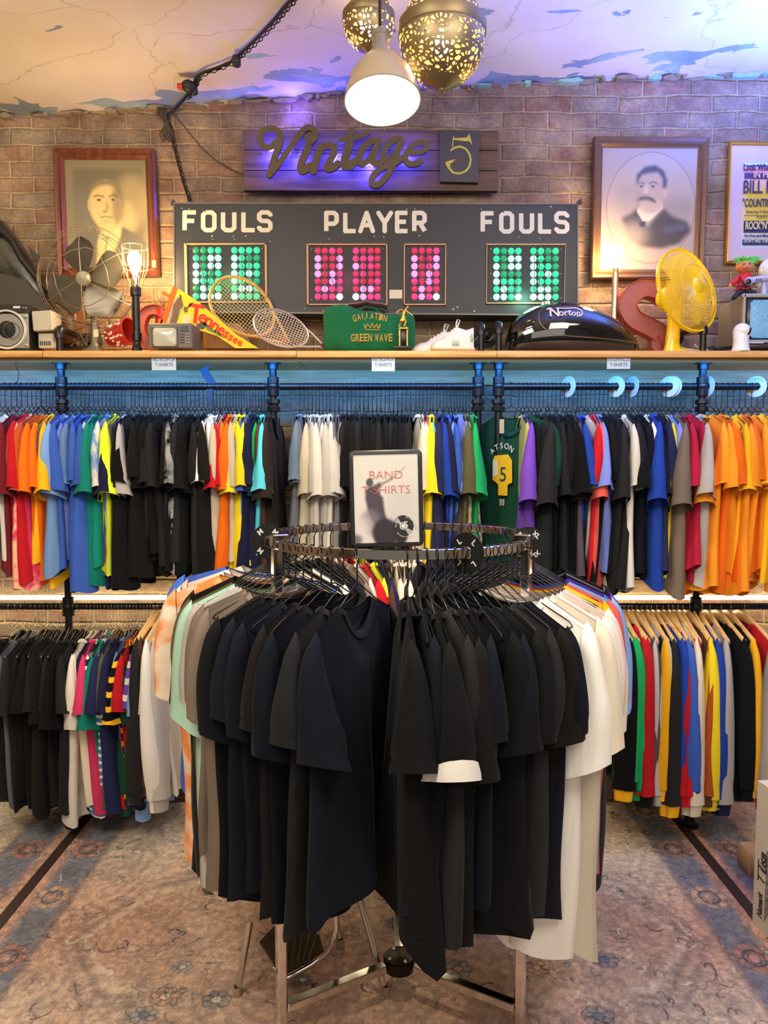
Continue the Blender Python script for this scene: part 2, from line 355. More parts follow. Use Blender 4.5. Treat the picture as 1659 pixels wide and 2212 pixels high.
# ceiling with peeling paint
m, t, p = nt('peeling_ceiling'); N = t.nodes.new; L = t.links.new
tc = N('ShaderNodeTexCoord'); mp = N('ShaderNodeMapping'); mp.inputs['Scale'].default_value = (1, 1.9, 0); mp.inputs['Rotation'].default_value = (0, 0, .45); L(tc.outputs['Object'], mp.inputs[0])
n1 = N('ShaderNodeTexNoise'); n1.inputs['Scale'].default_value = 2.7; n1.inputs['Detail'].default_value = 10; n1.inputs['Roughness'].default_value = .52; n1.inputs['Distortion'].default_value = .7; L(mp.outputs[0], n1.inputs['Vector'])
sp = N('ShaderNodeSeparateXYZ'); L(tc.outputs['Object'], sp.inputs[0])
mr = N('ShaderNodeMapRange'); mr.inputs[1].default_value = 3.38; mr.inputs[2].default_value = 3.72; mr.inputs[3].default_value = 0; mr.inputs[4].default_value = .17; L(sp.outputs['Y'], mr.inputs[0])
ad = N('ShaderNodeMath'); L(n1.outputs['Fac'], ad.inputs[0]); L(mr.outputs[0], ad.inputs[1])
cr = N('ShaderNodeValToRGB'); cr.color_ramp.elements[0].position = .632; cr.color_ramp.elements[1].position = .638; L(ad.outputs[0], cr.inputs[0])
n2 = N('ShaderNodeTexNoise'); n2.inputs['Scale'].default_value = 2.3; n2.inputs['Detail'].default_value = 5; L(tc.outputs['Object'], n2.inputs['Vector'])
c2 = N('ShaderNodeValToRGB'); c2.color_ramp.elements[0].position = .3; c2.color_ramp.elements[0].color = (*srgb(214, 200, 172), 1); c2.color_ramp.elements[1].position = .7; c2.color_ramp.elements[1].color = (*srgb(230, 222, 204), 1); L(n2.outputs['Fac'], c2.inputs[0])
c3 = N('ShaderNodeValToRGB'); c3.color_ramp.elements[0].position = .44; c3.color_ramp.elements[0].color = (*srgb(130, 146, 160), 1); c3.color_ramp.elements[1].position = .6; c3.color_ramp.elements[1].color = (*srgb(168, 196, 176), 1); L(n2.outputs['Fac'], c3.inputs[0])
mx = N('ShaderNodeMix'); mx.data_type = 'RGBA'; L(cr.outputs[0], mx.inputs[0]); L(c2.outputs[0], mx.inputs[6]); L(c3.outputs[0], mx.inputs[7])
vo = N('ShaderNodeTexVoronoi'); vo.feature = 'DISTANCE_TO_EDGE'; vo.inputs['Scale'].default_value = 1.3
sb = N('ShaderNodeVectorMath'); L(tc.outputs['Object'], sb.inputs[0]); sx = N('ShaderNodeVectorMath'); sx.operation = 'SCALE'; sx.inputs['Scale'].default_value = .5; L(n2.outputs['Color'], sx.inputs[0]); L(sx.outputs[0], sb.inputs[1]); L(sb.outputs[0], vo.inputs['Vector'])
c4 = N('ShaderNodeValToRGB'); c4.color_ramp.elements[0].color = (.62, .56, .5, 1); c4.color_ramp.elements[1].position = .006; L(vo.outputs['Distance'], c4.inputs[0])
mu = N('ShaderNodeMix'); mu.data_type = 'RGBA'; mu.blend_type = 'MULTIPLY'; mu.inputs[0].default_value = .7; L(mx.outputs[2], mu.inputs[6]); L(c4.outputs[0], mu.inputs[7]); L(mu.outputs[2], p.inputs['Base Color'])
p.inputs['Roughness'].default_value = .75
b = N('ShaderNodeBump'); b.inputs['Strength'].default_value = .6; b.inputs['Distance'].default_value = .02; b.invert = True; L(cr.outputs[0], b.inputs['Height'])
b2 = N('ShaderNodeBump'); b2.inputs['Strength'].default_value = .35; b2.inputs['Distance'].default_value = .05; L(n2.outputs['Fac'], b2.inputs['Height']); L(b.outputs[0], b2.inputs['Normal']); L(b2.outputs[0], p.inputs['Normal'])
CEILM = m
q = MB(); nx, ny = 120, 60
for j in range(ny + 1):
    for i in range(nx + 1):
        x = -ROOM_X + 2 * ROOM_X * i / nx; y = -3.4 + (YW + .01 + 3.4) * (j / ny)
        e = max(0, (y - 3.4) / .28)
        z = ceil_z(x) + .012 * math.sin(x * 3.1 + y * 1.3) * (1 - e) + (.05 * (1 - e) if e < 1 else 0) * 0 + .03 * e * (hashn(i, j) - .5)
        q.v.append((x, y, z))
for j in range(ny):
    for i in range(nx):
        a = j * (nx + 1) + i; q.f.append((a, a + nx + 1, a + nx + 2, a + 1))
q.build('ceiling', CEILM)['kind'] = 'structure'
# crumbling plaster and mortar edge where ceiling meets brick
crumb = mat('crumbled_plaster', srgb(150, 130, 104), .95, bump=.8, bscale=50, vary=.45)
mint = mat('mint_paint', srgb(150, 190, 160), .8, bump=.5, bscale=30, vary=.2)
q = MB(); q2 = MB(); x = -2.3
while x < 2.3:
    w = .02 + .13 * random.random() ** 2; h = .006 + .024 * random.random() ** 2; d = .006 + .035 * random.random()
    z = ceil_z(x) - h * .45
    pts = [(x + w * (.5 + .5 * math.cos(a + 6.28 * k / 7) * (.7 + .3 * random.random())), YW - d, z + h * .6 * math.sin(a + 6.28 * k / 7) * (.6 + .4 * random.random())) for a in [random.random()] for k in range(7)]
    (q2 if (x > .25 and random.random() < .45) else q).prism(pts, (0, d, 0)); x += w * .55
q.build('trim_1', crumb, smooth=False)['kind'] = 'structure'; q2.build('trim_2', mint, smooth=False)['kind'] = 'structure'
# floor and rugs
MB().box((0, .2, -.06), (2 * ROOM_X, 7.2, .1)).build('floor', wood('dark_floor', srgb(70, 50, 40), srgb(100, 74, 58)), smooth=False)['kind'] = 'structure'
m, t, p = nt('worn_rug'); N = t.nodes.new; L = t.links.new
at = N('ShaderNodeAttribute'); at.attribute_name = 'Col'; tc = N('ShaderNodeTexCoord')
n0 = N('ShaderNodeTexNoise'); n0.inputs['Scale'].default_value = 9; n0.inputs['Detail'].default_value = 3; L(tc.outputs['Object'], n0.inputs['Vector'])
sx = N('ShaderNodeVectorMath'); sx.operation = 'SCALE'; sx.inputs['Scale'].default_value = .10; L(n0.outputs['Color'], sx.inputs[0]); ad = N('ShaderNodeVectorMath'); L(tc.outputs['Object'], ad.inputs[0]); L(sx.outputs[0], ad.inputs[1])
vo = N('ShaderNodeTexVoronoi'); vo.feature = 'DISTANCE_TO_EDGE'; vo.inputs['Scale'].default_value = 26; L(ad.outputs[0], vo.inputs['Vector'])
c1 = N('ShaderNodeValToRGB'); c1.color_ramp.elements[0].position = .02; c1.color_ramp.elements[1].position = .055; c1.color_ramp.elements[0].color = (.45, .45, .48, 1); L(vo.outputs['Distance'], c1.inputs[0])
n5 = N('ShaderNodeTexNoise'); n5.inputs['Scale'].default_value = 6; n5.inputs['Detail'].default_value = 4; L(tc.outputs['Object'], n5.inputs['Vector'])
c5 = N('ShaderNodeValToRGB'); c5.color_ramp.elements[0].position = .48; c5.color_ramp.elements[1].position = .62; c5.color_ramp.elements[1].color = (.8, .8, .8, 1); L(n5.outputs['Fac'], c5.inputs[0])
mu = N('ShaderNodeMix'); mu.data_type = 'RGBA'; mu.blend_type = 'MULTIPLY'; L(c5.outputs[0], mu.inputs[0]); L(at.outputs['Color'], mu.inputs[6]); L(c1.outputs[0], mu.inputs[7])
v2 = N('ShaderNodeTexVoronoi'); v2.feature = 'SMOOTH_F1'; v2.inputs['Scale'].default_value = 38; L(ad.outputs[0], v2.inputs['Vector'])
c6 = N('ShaderNodeValToRGB'); c6.color_ramp.elements[0].position = .25; c6.color_ramp.elements[1].position = .6; c6.color_ramp.elements[0].color = (1.18, 1.12, 1.05, 1); c6.color_ramp.elements[1].color = (.74, .74, .78, 1); L(v2.outputs['Distance'], c6.inputs[0])
m2 = N('ShaderNodeMix'); m2.data_type = 'RGBA'; m2.blend_type = 'MULTIPLY'; m2.inputs[0].default_value = .8; L(mu.outputs[2], m2.inputs[6]); L(c6.outputs[0], m2.inputs[7])
wv = N('ShaderNodeTexWave'); wv.inputs['Scale'].default_value = 62; wv.inputs['Distortion'].default_value = 1.2; wv.inputs['Detail'].default_value = 2; L(tc.outputs['Object'], wv.inputs['Vector'])
c7 = N('ShaderNodeValToRGB'); c7.color_ramp.elements[0].color = (.76, .74, .72, 1); c7.color_ramp.elements[1].color = (1.1, 1.1, 1.1, 1); L(wv.outputs['Fac'], c7.inputs[0])
m3 = N('ShaderNodeMix'); m3.data_type = 'RGBA'; m3.blend_type = 'MULTIPLY'; m3.inputs[0].default_value = .75; L(m2.outputs[2], m3.inputs[6]); L(c7.outputs[0], m3.inputs[7])
n8 = N('ShaderNodeTexNoise'); n8.inputs['Scale'].default_value = 150; n8.inputs['Detail'].default_value = 3; L(tc.outputs['Object'], n8.inputs['Vector'])
c8 = N('ShaderNodeValToRGB'); c8.color_ramp.elements[0].position = .35; c8.color_ramp.elements[0].color = (.72, .7, .7, 1); c8.color_ramp.elements[1].position = .6; c8.color_ramp.elements[1].color = (1.12, 1.12, 1.12, 1); L(n8.outputs['Fac'], c8.inputs[0])
m4 = N('ShaderNodeMix'); m4.data_type = 'RGBA'; m4.blend_type = 'MULTIPLY'; m4.inputs[0].default_value = .7; L(m3.outputs[2], m4.inputs[6]); L(c8.outputs[0], m4.inputs[7]); L(m4.outputs[2], p.inputs['Base Color'])
p.inputs['Roughness'].default_value = .95; p.inputs['Specular IOR Level'].default_value = .1
RUGM = m
XL, XR = -1.435, 1.408
BEI, COR, BLU, ORG, DRK, CRM = srgb(192, 178, 160), srgb(194, 156, 138), srgb(112, 122, 136), srgb(200, 156, 132), srgb(84, 86, 96), srgb(212, 202, 184)
def rug(x0, x1, bl, br, main, label):
    y0, y1 = 1.25, 3.62; w, h = x1 - x0, y1 - y0; c = Canvas(w, h, int(w / .0044), BEI, 1.5); X = lambda x: x - x0; Y = lambda y: y - y0
    rs = np.random.RandomState(int(abs(x0) * 100))
    for _ in range(60): c.ell(rs.rand() * w, rs.rand() * h, .1 + .25 * rs.rand(), .08 + .2 * rs.rand(), [COR, CRM, srgb(168, 150, 138), ORG][rs.randint(4)], 14, .45)
    if main:
        c.ell(X(.0), Y(1.75), 1.0, .62, COR, 30, .75)
        for s in (1, -1):
            hexp = [(s * 1.085, 2.555), (s * .92, 2.83), (s * .35, 3.10), (s * .1, 2.5), (s * .2, 2.2), (s * .82, 2.30), (s * .88, 2.30)]
            P = [(X(a), Y(b_)) for a, b_ in hexp]; c.poly(P, srgb(180, 144, 126), 6, .5)
            for off, col, wd_ in ((0, CRM, .016), (.035, DRK, .012), (.075, DRK, .010)):
                k = 1 + off; c.line([(X(s * 1.085 * k), Y(2.555)), (X(s * .92 * k), Y(2.83 + off)), (X(s * .35), Y(3.10 + off))], wd_, col, 1, .7)
                c.line([(X(s * 1.085 * k), Y(2.555)), (X(s * (.88 + off)), Y(2.30 - off)), (X(s * .80), Y(2.30 - off)), (X(s * .80), Y(2.12 - off)), (X(s * .68), Y(2.12 - off)), (X(s * .68), Y(1.7))], wd_, col, 1, .7)
            for r_ in range(7): c.line([(X(s * (.3 + .1 * r_)), Y(1.6)), (X(s * (.34 + .1 * r_)), Y(2.1 + .03 * r_))], .008, DRK, 1, .35)
            c.line([(X(s * .2), Y(3.2)), (X(s * .95), Y(3.2))], .01, DRK, 1, .5); c.line([(X(s * .98), Y(2.72)), (X(s * 1.15), Y(2.98))], .008, DRK, 1, .4)
        for k in range(40):
            a = rs.rand() * 6.28; q_ = .25 + .8 * rs.rand(); cx, cy = X(q_ * math.cos(a)), Y(2.1 + .55 * math.sin(a) * 1.0); r_ = .018 + .024 * rs.rand()
            
            for j in range(7):
                pa = j * .9 + k; px_, py_ = cx + r_ * .8 * math.cos(pa), cy + r_ * .7 * math.sin(pa); c.ell(px_, py_, r_ * .42, r_ * .36, [srgb(150, 156, 162), CRM, BLU, ORG][k % 4], 0, .55); c.ell(px_, py_, r_ * .44, r_ * .38, DRK, 0, .7, ring=.13)
            c.ell(cx, cy, r_ * .4, r_ * .35, [ORG, BLU, CRM][k % 3], 0, .9); c.ell(cx, cy, r_ * .45, r_ * .4, DRK, 0, .8, ring=.12)
        for s in (-1, 1):
            for k in range(5): c.line([(X(s * (.12 + .05 * k)), Y(1.9 + .05 * k)), (X(s * (.62 - .02 * k)), Y(2.05 + .06 * k)), (X(s * (.3)), Y(2.32))], .008, [DRK, CRM][k % 2], 1, .5)
    for (s, e) in (bl, br):
        if s is None: continue
        d = 1 if e > s else -1
        c.poly([(X(s), 0), (X(e), 0), (X(e), h), (X(s), h)], BLU, 2, .9); c.line([(X(s), 0), (X(s), h)], .035, ORG, 2, .9); c.line([(X(e), 0), (X(e), h)], .012, DRK, 1, .8)
        mid = (s + e) / 2
        for k in range(8):
            cy = .12 + k * .36; f_ = k % 2
            for a in range(7): c.ell(X(mid) + .045 * math.cos(a * .9), cy + .055 * math.sin(a * .9), .026, .026, srgb(198, 164, 136) if f_ == 0 else srgb(176, 128, 108), 1, .85)
            for a in range(7): c.ell(X(mid) + .045 * math.cos(a * .9), cy + .055 * math.sin(a * .9), .026, .026, DRK, 0, .45, ring=.10)
            c.ell(X(mid), cy, .036, .042, DRK, 0, .8, ring=.14); c.ell(X(mid), cy, .016, .02, ORG, 0, .9)
            c.ell(X(mid), cy + .18, .05, .03, srgb(120, 118, 118), 3, .8, ang=30 * k)
    for k in range(430 if main else 130):      # worn scroll and leaf line-work
        cx, cy = rs.rand() * w, rs.rand() * h; a = rs.rand() * 6.28; r_ = .012 + .026 * rs.rand(); cv = (rs.rand() - .5) * 5
        c.line([(cx + r_ * (t_ - .5) * 2 * math.cos(a + cv * (t_ - .5)), cy + r_ * (t_ - .5) * 2 * math.sin(a + cv * (t_ - .5))) for t_ in (0, .25, .5, .75, 1)], .007, [DRK, srgb(58, 56, 62), CRM, BLU][k % 4], 0, .5 + .45 * rs.rand())
        if k % 5 == 0: c.ell(cx, cy, r_ * .8, r_ * .6, DRK, 0, .5, ring=.12)
    n = rs.rand(c.ny // 6 + 2, c.nx // 6 + 2); n = np.kron(n, np.ones((6, 6)))[:c.ny, :c.nx]; n = c.blur(n, 5); n2_ = c.blur(rs.rand(c.ny, c.nx), .7)
    c.a *= (1 + (n[..., None] - .5) * .8) * (1 + (n2_[..., None] - .5) * .9)
    root = thing('rug', label, 'rug', ((x0 + x1) / 2, (y0 + y1) / 2, -.01))
    c.mesh('pile', lambda a, b_: np.stack([a + x0, b_ + y0, np.zeros_like(a)], 1), RUGM, root)
    MB().box(((x0 + x1) / 2, (y0 + y1) / 2, -.0052), (w, h, .0094)).build('backing', mat('rug_backing', srgb(120, 100, 84), .9), root, smooth=False)
rug(XL + .024, XR - .024, (XL + .045, XL + .20), (XR - .045, XR - .20), True, 'wide faded rug with a coral medallion under the round rack')
rug(-2.75, XL - .024, (None, None), (XL - .05, XL - .24), False, 'faded beige rug left of the left dark floor strip')
rug(XR + .024, 2.7, (XR + .04, XR + .24), (None, None), False, 'faded rug with a blue band beneath the jackets, right')
strip = mat('dark_strip', srgb(62, 48, 44), .4, bump=.2)
for x, s in ((XL, 'left'), (XR, 'right')):
    o = MB().bbox((x, 2.43, -.003), (.046, 2.4, .012), .003)
    for k in range(6): o.sphere((x + .004, 1.5 + k * .37, .0035), .0035, 8, 4)
    o.build('floor_strip', strip, origin=(x, 2.43, 0)); tag(COL.objects[-1], 'dark screwed floor strip along the %s edge of the coral rug' % s, 'floor strip')
# ================================================================== CLOTHES
PH = mat('placeholder', (.5, .5, .5))
def mesh_of(mb, name, sharp=55):
    me = bpy.data.meshes.new(name); me.from_pydata(mb.v, [], mb.f); me.update(); me.materials.append(PH); me.shade_smooth()
    return me
NECK = .088
def shirt_meshes(seed, L=.70, W=.215, flat=False, squeeze=.80, long=0, thick=1.0, sleeve_t=1.0):
    """body, two sleeves and collar of a garment on a hanger. x = shoulders, y = thickness, z = 0 at the neck"""
    rd = random.Random(seed); NC, NR = 26, 26
    ph = [rd.uniform(0, 6.28) for _ in range(8)]; k1, k2 = rd.uniform(.9, 1.5), rd.uniform(1.9, 2.9)
    amp = (.008 if flat else rd.uniform(.020, .034)) * thick; sq = .95 if flat else squeeze * rd.uniform(.88, 1.1); lean = rd.uniform(-.02, .02); ly = rd.uniform(-.015, .015)
    def top(u, front):
        a = abs(u)
        if a < NECK:
            d = .075 if front else .018
            return -d * (1 - (a / NECK) ** 2.2)
        return -(a - NECK) * .42
    def P(s, t, front):
        u = math.copysign(abs(s) ** .9, s) * W
        zt = top(u, front); zb = -L + .014 * math.sin(3 * s + ph[0]) + .034 * math.sin(1.3 * s + ph[6]) + .010 * math.sin(7 * s + ph[7]) * (0 if flat else 1) - .012 * (abs(s) ** 3)
        z = zt + (zb - zt) * t
        w = 1 - (1 - sq) * (max(0, t - .12) / .88) ** .8
        g = t ** .9
        com = amp * g * (math.sin(k1 * math.pi * s + ph[1] + .7 * t) + .55 * math.sin(k2 * math.pi * s + ph[2] - .5 * t)) + ly * t
        e = max(0, 1 - abs(s) ** 3.5) ** .5
        th = (.008 + (.010 + .016 * g) * min(1, t * 8) * thick) * e * (1 + .35 * math.sin(5 * s + ph[3]))
        if t == 0 and abs(u) >= NECK * .98: th = .004
        return ((u * w + lean * t + .006 * g * math.sin(9 * t + ph[4]) * (1 if s > 0 else -1)), com + (-th if front else th), z)
    ss = [-1 + 2 * i / NC for i in range(NC + 1)]
    rows = []; ts = [0, .02, .05] + [.05 + .95 * ((i + 1) / (NR - 3)) for i in range(NR - 3)]
    for t in ts: rows.append([P(s, t, True) for s in ss] + [P(s, t, False) for s in reversed(ss[1:-1])])
    body = MB(); n = len(rows[0])
    for r_ in rows: body.v += r_
    body.f = [(i * n + k, i * n + (k + 1) % n, i * n + n + (k + 1) % n, i * n + n + k) for i in range(len(rows) - 1) for k in range(n)]
    # collar rib
    col = MB(); cv = []
    loop = [(NECK * -math.cos(math.pi * k / 12), True) for k in range(13)] + [(NECK * math.cos(math.pi * k / 12), False) for k in range(1, 12)]
    for u, fr in loop:
        z = top(u, fr); e = .0105 + .004 * (1 - abs(u) / NECK)
        y = -e if fr else e
        if abs(u) > NECK * .97: y = 0
        k = 1.0 - .19; zz = z - (.017 if abs(u) < NECK * .97 else .004)
        cv.append([(u * 1.0, y * .5, z + .002), (u * 1.01, y * 1.35 + math.copysign(.0015, y if y else -1), z - .003), (u * 1.14, y * 1.5 + math.copysign(.0022, y if y else -1), z - .018 if abs(u) < NECK * .8 else z - .012)])
    m_ = len(cv)
    for a in cv: col.v += a
    for i in range(m_):
        j = (i + 1) % m_
        for k in range(2): col.f.append((i * 3 + k, i * 3 + k + 1, j * 3 + k + 1, j * 3 + k))
    sl = []
    for sx in (-1, 1):
        rs_ = random.Random(seed * 7 + sx); b1 = rs_.uniform(-.02, .02); T = rs_.uniform(.020, .036) * thick * sleeve_t; dx = rs_.uniform(-.02, .015); dz = rs_.uniform(-.035, .045)
        if long:
            O = [(.205, -.030), (.240, -.085), (.258, -.20), (.262, -.36), (.262, -.50), (.255 + dx, -long + .0)]; U = [(.185, -.24), (.150, -.28), (.135, -.34), (.145, -.44), (.160, -.54), (.175 + dx, -long - .015)]
            q_ = W / .215; O = [(a * q_, c_) for a, c_ in O]; U = [(a * q_, c_) for a, c_ in U]
        else:
            O = [(.205, -.036), (.238, -.075), (.258, -.15), (.268 + dx * .5, -.22), (.272 + dx, -.315 + dz)]; U = [(.19, -.225), (.165, -.262), (.148, -.30), (.138 + dx * .5, -.335), (.128 + dx, -.372 + dz)]
        NV, NQ = (26 if long else 16), 11; s = MB(); p1, p2 = rs_.uniform(0, 6), rs_.uniform(0, 6)
        def cv_(A, v):
            f_ = v * (len(A) - 1); i = min(int(f_), len(A) - 2); w = f_ - i
            p0, p1_, p2_, p3 = A[max(i - 1, 0)], A[i], A[i + 1], A[min(i + 2, len(A) - 1)]
            return [.5 * ((2 * b_) + (-a + c_) * w + (2 * a - 5 * b_ + 4 * c_ - d) * w * w + (-a + 3 * b_ - 3 * c_ + d) * w ** 3) for a, b_, c_, d in zip(p0, p1_, p2_, p3)]
        vs = [v / NV for v in range(NV + 1)]; hem = .90 if not long else .93
        for v in vs:
            o_, u_ = cv_(O, v), cv_(U, v); ring = []
            tt = (.013 + T * .9 * (v ** .8) * (1 if not long else (1.15 - .6 * max(0, v - .75) * 4 * .6)))
            if long: tt = min(tt, .030 * thick)
            if abs(v - hem) < .5 / NV: tt *= .90
            for side in (0, 1):
                for k in range(NQ + (1 if side == 0 else -1)):
                    q_ = k / NQ if side == 0 else 1 - (k + 1) / NQ
                    x = o_[0] + (u_[0] - o_[0]) * q_; z = o_[1] + (u_[1] - o_[1]) * q_
                    y = (-1 if side == 0 else 1) * tt * math.sin(math.pi * min(1, max(0, q_))) ** .45
                    y += (b1 + .010 * math.sin(5 * q_ + p1 + 2 * v)) * v + .006 * math.sin(9 * q_ + p2) * v
                    x += .004 * math.sin(7 * v + p2) * v
                    ring.append((sx * x, y, z))
            s.v += ring
        n = len(ring)
        s.f = [((i * n + k, i * n + (k + 1) % n, i * n + n + (k + 1) % n, i * n + n + k)[::sx]) for i in range(NV) for k in range(n)]
        sl.append(mesh_of(s, 'sleeve'))
        if long:   # ribbed cuff
            c_ = MB(); last = ring; cx = sum(a[0] for a in last) / n; cy = sum(a[1] for a in last) / n
            for k_, (dzz, sc_) in enumerate(((.004, .93), (-.012, .82), (-.030, .78), (-.052, .74))): c_.v += [(cx + (a[0] - cx) * sc_, cy + (a[1] - cy) * sc_, a[2] + dzz) for a in last]
            c_.f = [(i * n + k, i * n + (k + 1) % n, i * n + n + (k + 1) % n, i * n + n + k) for i in range(3) for k in range(n)]
            sl.append(mesh_of(c_, 'cuff'))
        else:
            c_ = MB(); last = s.v[-n * 3:]
            c_.v = []
            for r_ in range(3):
                rr = s.v[(NV - 2 + r_) * n:(NV - 1 + r_) * n]; cx = sum(a[0] for a in rr) / n; cy = sum(a[1] for a in rr) / n
                c_.v += [(cx + (a[0] - cx) * 1.03, cy + (a[1] - cy) * 1.14, a[2]) for a in rr]
            c_.f = [(i * n + k, i * n + (k + 1) % n, i * n + n + (k + 1) % n, i * n + n + k) for i in range(2) for k in range(n)]
            sl.append(mesh_of(c_, 'sleeve_band'))
    return dict(body=mesh_of(body, 'shirt_body'), col=mesh_of(col, 'collar'), sl=[sl[0], sl[2]], band=[sl[1], sl[3]])
V_WALL = [shirt_meshes(10 + i, L=.655 + .011 * i) for i in range(7)]
V_RACK = [shirt_meshes(40 + i, L=.735 + .012 * (i % 5), squeeze=.88, thick=1.25, sleeve_t=1.35) for i in range(9)]
V_SLIM = [shirt_meshes(60 + i, L=.63, W=.19, squeeze=.72) for i in range(4)]
V_LOW = [shirt_meshes(80 + i, L=.76, squeeze=.78) for i in range(6)]
V_FLAT = [shirt_meshes(95, L=.70, flat=True, W=.24), shirt_meshes(96, L=.72, W=.225, squeeze=.95)]
V_JKT = [shirt_meshes(110 + i, L=.70, W=.235, long=.66 + .02 * i, squeeze=.86, thick=1.25) for i in range(4)]
def garment(name, V, cm, parent_loc, rotz, label, cat, group, tilt=(0, 0), scale=1, sleeve=None, band=None, collar=None):
    b = inst(name, V['body'], cm, None, parent_loc, (tilt[0], tilt[1], rotz), scale if isinstance(scale, tuple) else (scale, scale, scale)); tag(b, label, cat, group)
    for s_, bd in zip(V['sl'], V['band']):
        o = inst('sleeve', s_, sleeve or cm, b)
        if band is not None and band is not False: inst('sleeve_band' if V not in V_JKT else 'cuff', bd, band, o)
        elif V in V_JKT: inst('cuff', bd, sleeve or cm, o)
    inst('collar', V['col'], collar or cm, b)
    return b
# ---- hangers
def hanger_mesh(stem=.070, hookr=.017, w=.20, drop=.098, r=.0016, twist=True):
    """origin = top of the rail contact; hook, twisted stem, shoulders"""
    q = MB(); pts = [(hookr * math.sin(a), 0, -hookr + hookr * math.cos(a) + .002) for a in [R(x) for x in range(-115, 91, 20)]]
    c = Vector((0, 0, -hookr)); pts = [Vector((hookr * math.cos(R(a)), 0, -hookr + .002 + hookr * math.sin(R(a)))) for a in range(200, -61, -20)]
    zt = pts[-1].z; pts.append(Vector((0.001, 0, zt - .012)))
    q.tube(pts, r, 6); z0 = pts[-1].z; z1 = -.002 - 2 * hookr - stem
    if twist:
        for s in (0, math.pi): q.tube([(.0015 * math.cos(s + k * 1.25), .0015 * math.sin(s + k * 1.25), z0 + (z1 - z0) * k / 22) for k in range(23)], r * .85, 5)
    else: q.tube([(0.001, 0, z0), (0, 0, z1)], r, 6)
    body = MB()
    body.tube([(0, 0, z1), (.018, 0, z1 - .002), (w * .5, 0, z1 - drop * .5), (w - .012, 0, z1 - drop + .008), (w - .002, 0, z1 - drop - .003), (w - .016, 0, z1 - drop - .013), (0, 0, z1 - drop - .015), (-w + .016, 0, z1 - drop - .013), (-w + .002, 0, z1 - drop - .003), (-w + .012, 0, z1 - drop + .008), (-w * .5, 0, z1 - drop * .5), (-.018, 0, z1 - .002)], r, 6, closed=True)
    a = mesh_of(q, 'hook'); b = mesh_of(body, 'hanger_frame'); return a, b, z1
HK_A = hanger_mesh(); HK_B = hanger_mesh(stem=.062, hookr=.016, r=.0019)
blk = mat('black_hanger', (.008, .008, .009), .28, .2, spec=.6); chrome = mat('chrome', (.72, .70, .66), .12, 1); silver = mat('silver_hanger', (.55, .52, .46), .22, 1)
def hanger(kind, m_, loc, rotz, label, group, name='wire_hanger'):
    a, b, z1 = kind; o = inst(name, b, m_, None, loc, (0, 0, rotz)); tag(o, label, 'hanger', group); inst('hook', a, m_, o); return o
wq = MB()
secs = []
for k in range(-10, 11):
    x = k * .0215; a = abs(x) / .215; z = -.035 - .075 * a ** 1.3; h = .016 + .016 * (1 - a) ** 2; y = .012 * a * a * 1
    secs.append([Vector((x, y + .009 * math.cos(w_), z + h * math.sin(w_))) for w_ in [2 * math.pi * i / 8 for i in range(8)]])
wq.loft(secs); WOODH = mesh_of(wq, 'wood_hanger_body'); hq = MB().tube([(.019 * math.cos(R(a)), 0, -.017 + .019 * math.sin(R(a))) for a in range(200, -61, -20)] + [(0.002, 0, -.05), (0, 0, -.07)], .0018, 6)
# shift body under the hook
for v in WOODH.vertices: v.co.z -= .02
WOODK = mesh_of(hq, 'hook'); pale_wood = wood('pale_hanger_wood', srgb(214, 164, 92), srgb(240, 202, 140), 0, 5, .3)
def wood_hanger(loc, rotz, label, group):
    o = inst('wooden_hanger', WOODH, pale_wood, None, loc, (0, 0, rotz)); tag(o, label, 'hanger', group); inst('hook', WOODK, silver, o); return o
# ---- colours
K = dict(
 black=(.0055, .0055, .0065), black2=(.0085, .007, .0065), navyblack=(.005, .0065, .012), charcoal=(.017, .0165, .0175), darkbrown=(.026, .018, .014), slate=srgb(96, 96, 102), navy=srgb(30, 32, 62), navy2=srgb(40, 44, 84),
 white=srgb(232, 228, 218), cream=srgb(226, 214, 190), offwhite=srgb(214, 208, 196), ltgrey=srgb(176, 172, 166), grey=srgb(140, 136, 132), taupe=srgb(122, 108, 94), maroon=srgb(116, 34, 44), red=srgb(196, 30, 40), dustyred=srgb(184, 66, 72), pink=srgb(222, 62, 110), rust=srgb(176, 84, 34), orange=srgb(240, 112, 24), gold=srgb(246, 182, 30), yellow=srgb(246, 220, 40), royal=srgb(34, 66, 160), blue=srgb(60, 96, 184), ltblue=srgb(124, 162, 214), peri=srgb(116, 132, 206), steel=srgb(92, 122, 164), mint=srgb(176, 214, 192), teal=srgb(20, 128, 112), green=srgb(28, 160, 88), dkgreen=srgb(24, 66, 50), mustard=srgb(176, 152, 72), olive=srgb(84, 82, 54), khaki=srgb(168, 160, 96), lime=srgb(216, 232, 52), plum=srgb(84, 72, 84), purple=srgb(112, 70, 178), turq=srgb(86, 196, 214), brown=srgb(84, 54, 44), coral=srgb(222, 94, 84), crimson=srgb(170, 30, 58), tang=srgb(246, 152, 40), beige=srgb(196, 184, 160), denim=srgb(100, 120, 144), palepink=srgb(232, 204, 190), dkpurple=srgb(72, 40, 132), heather=srgb(112, 112, 112))
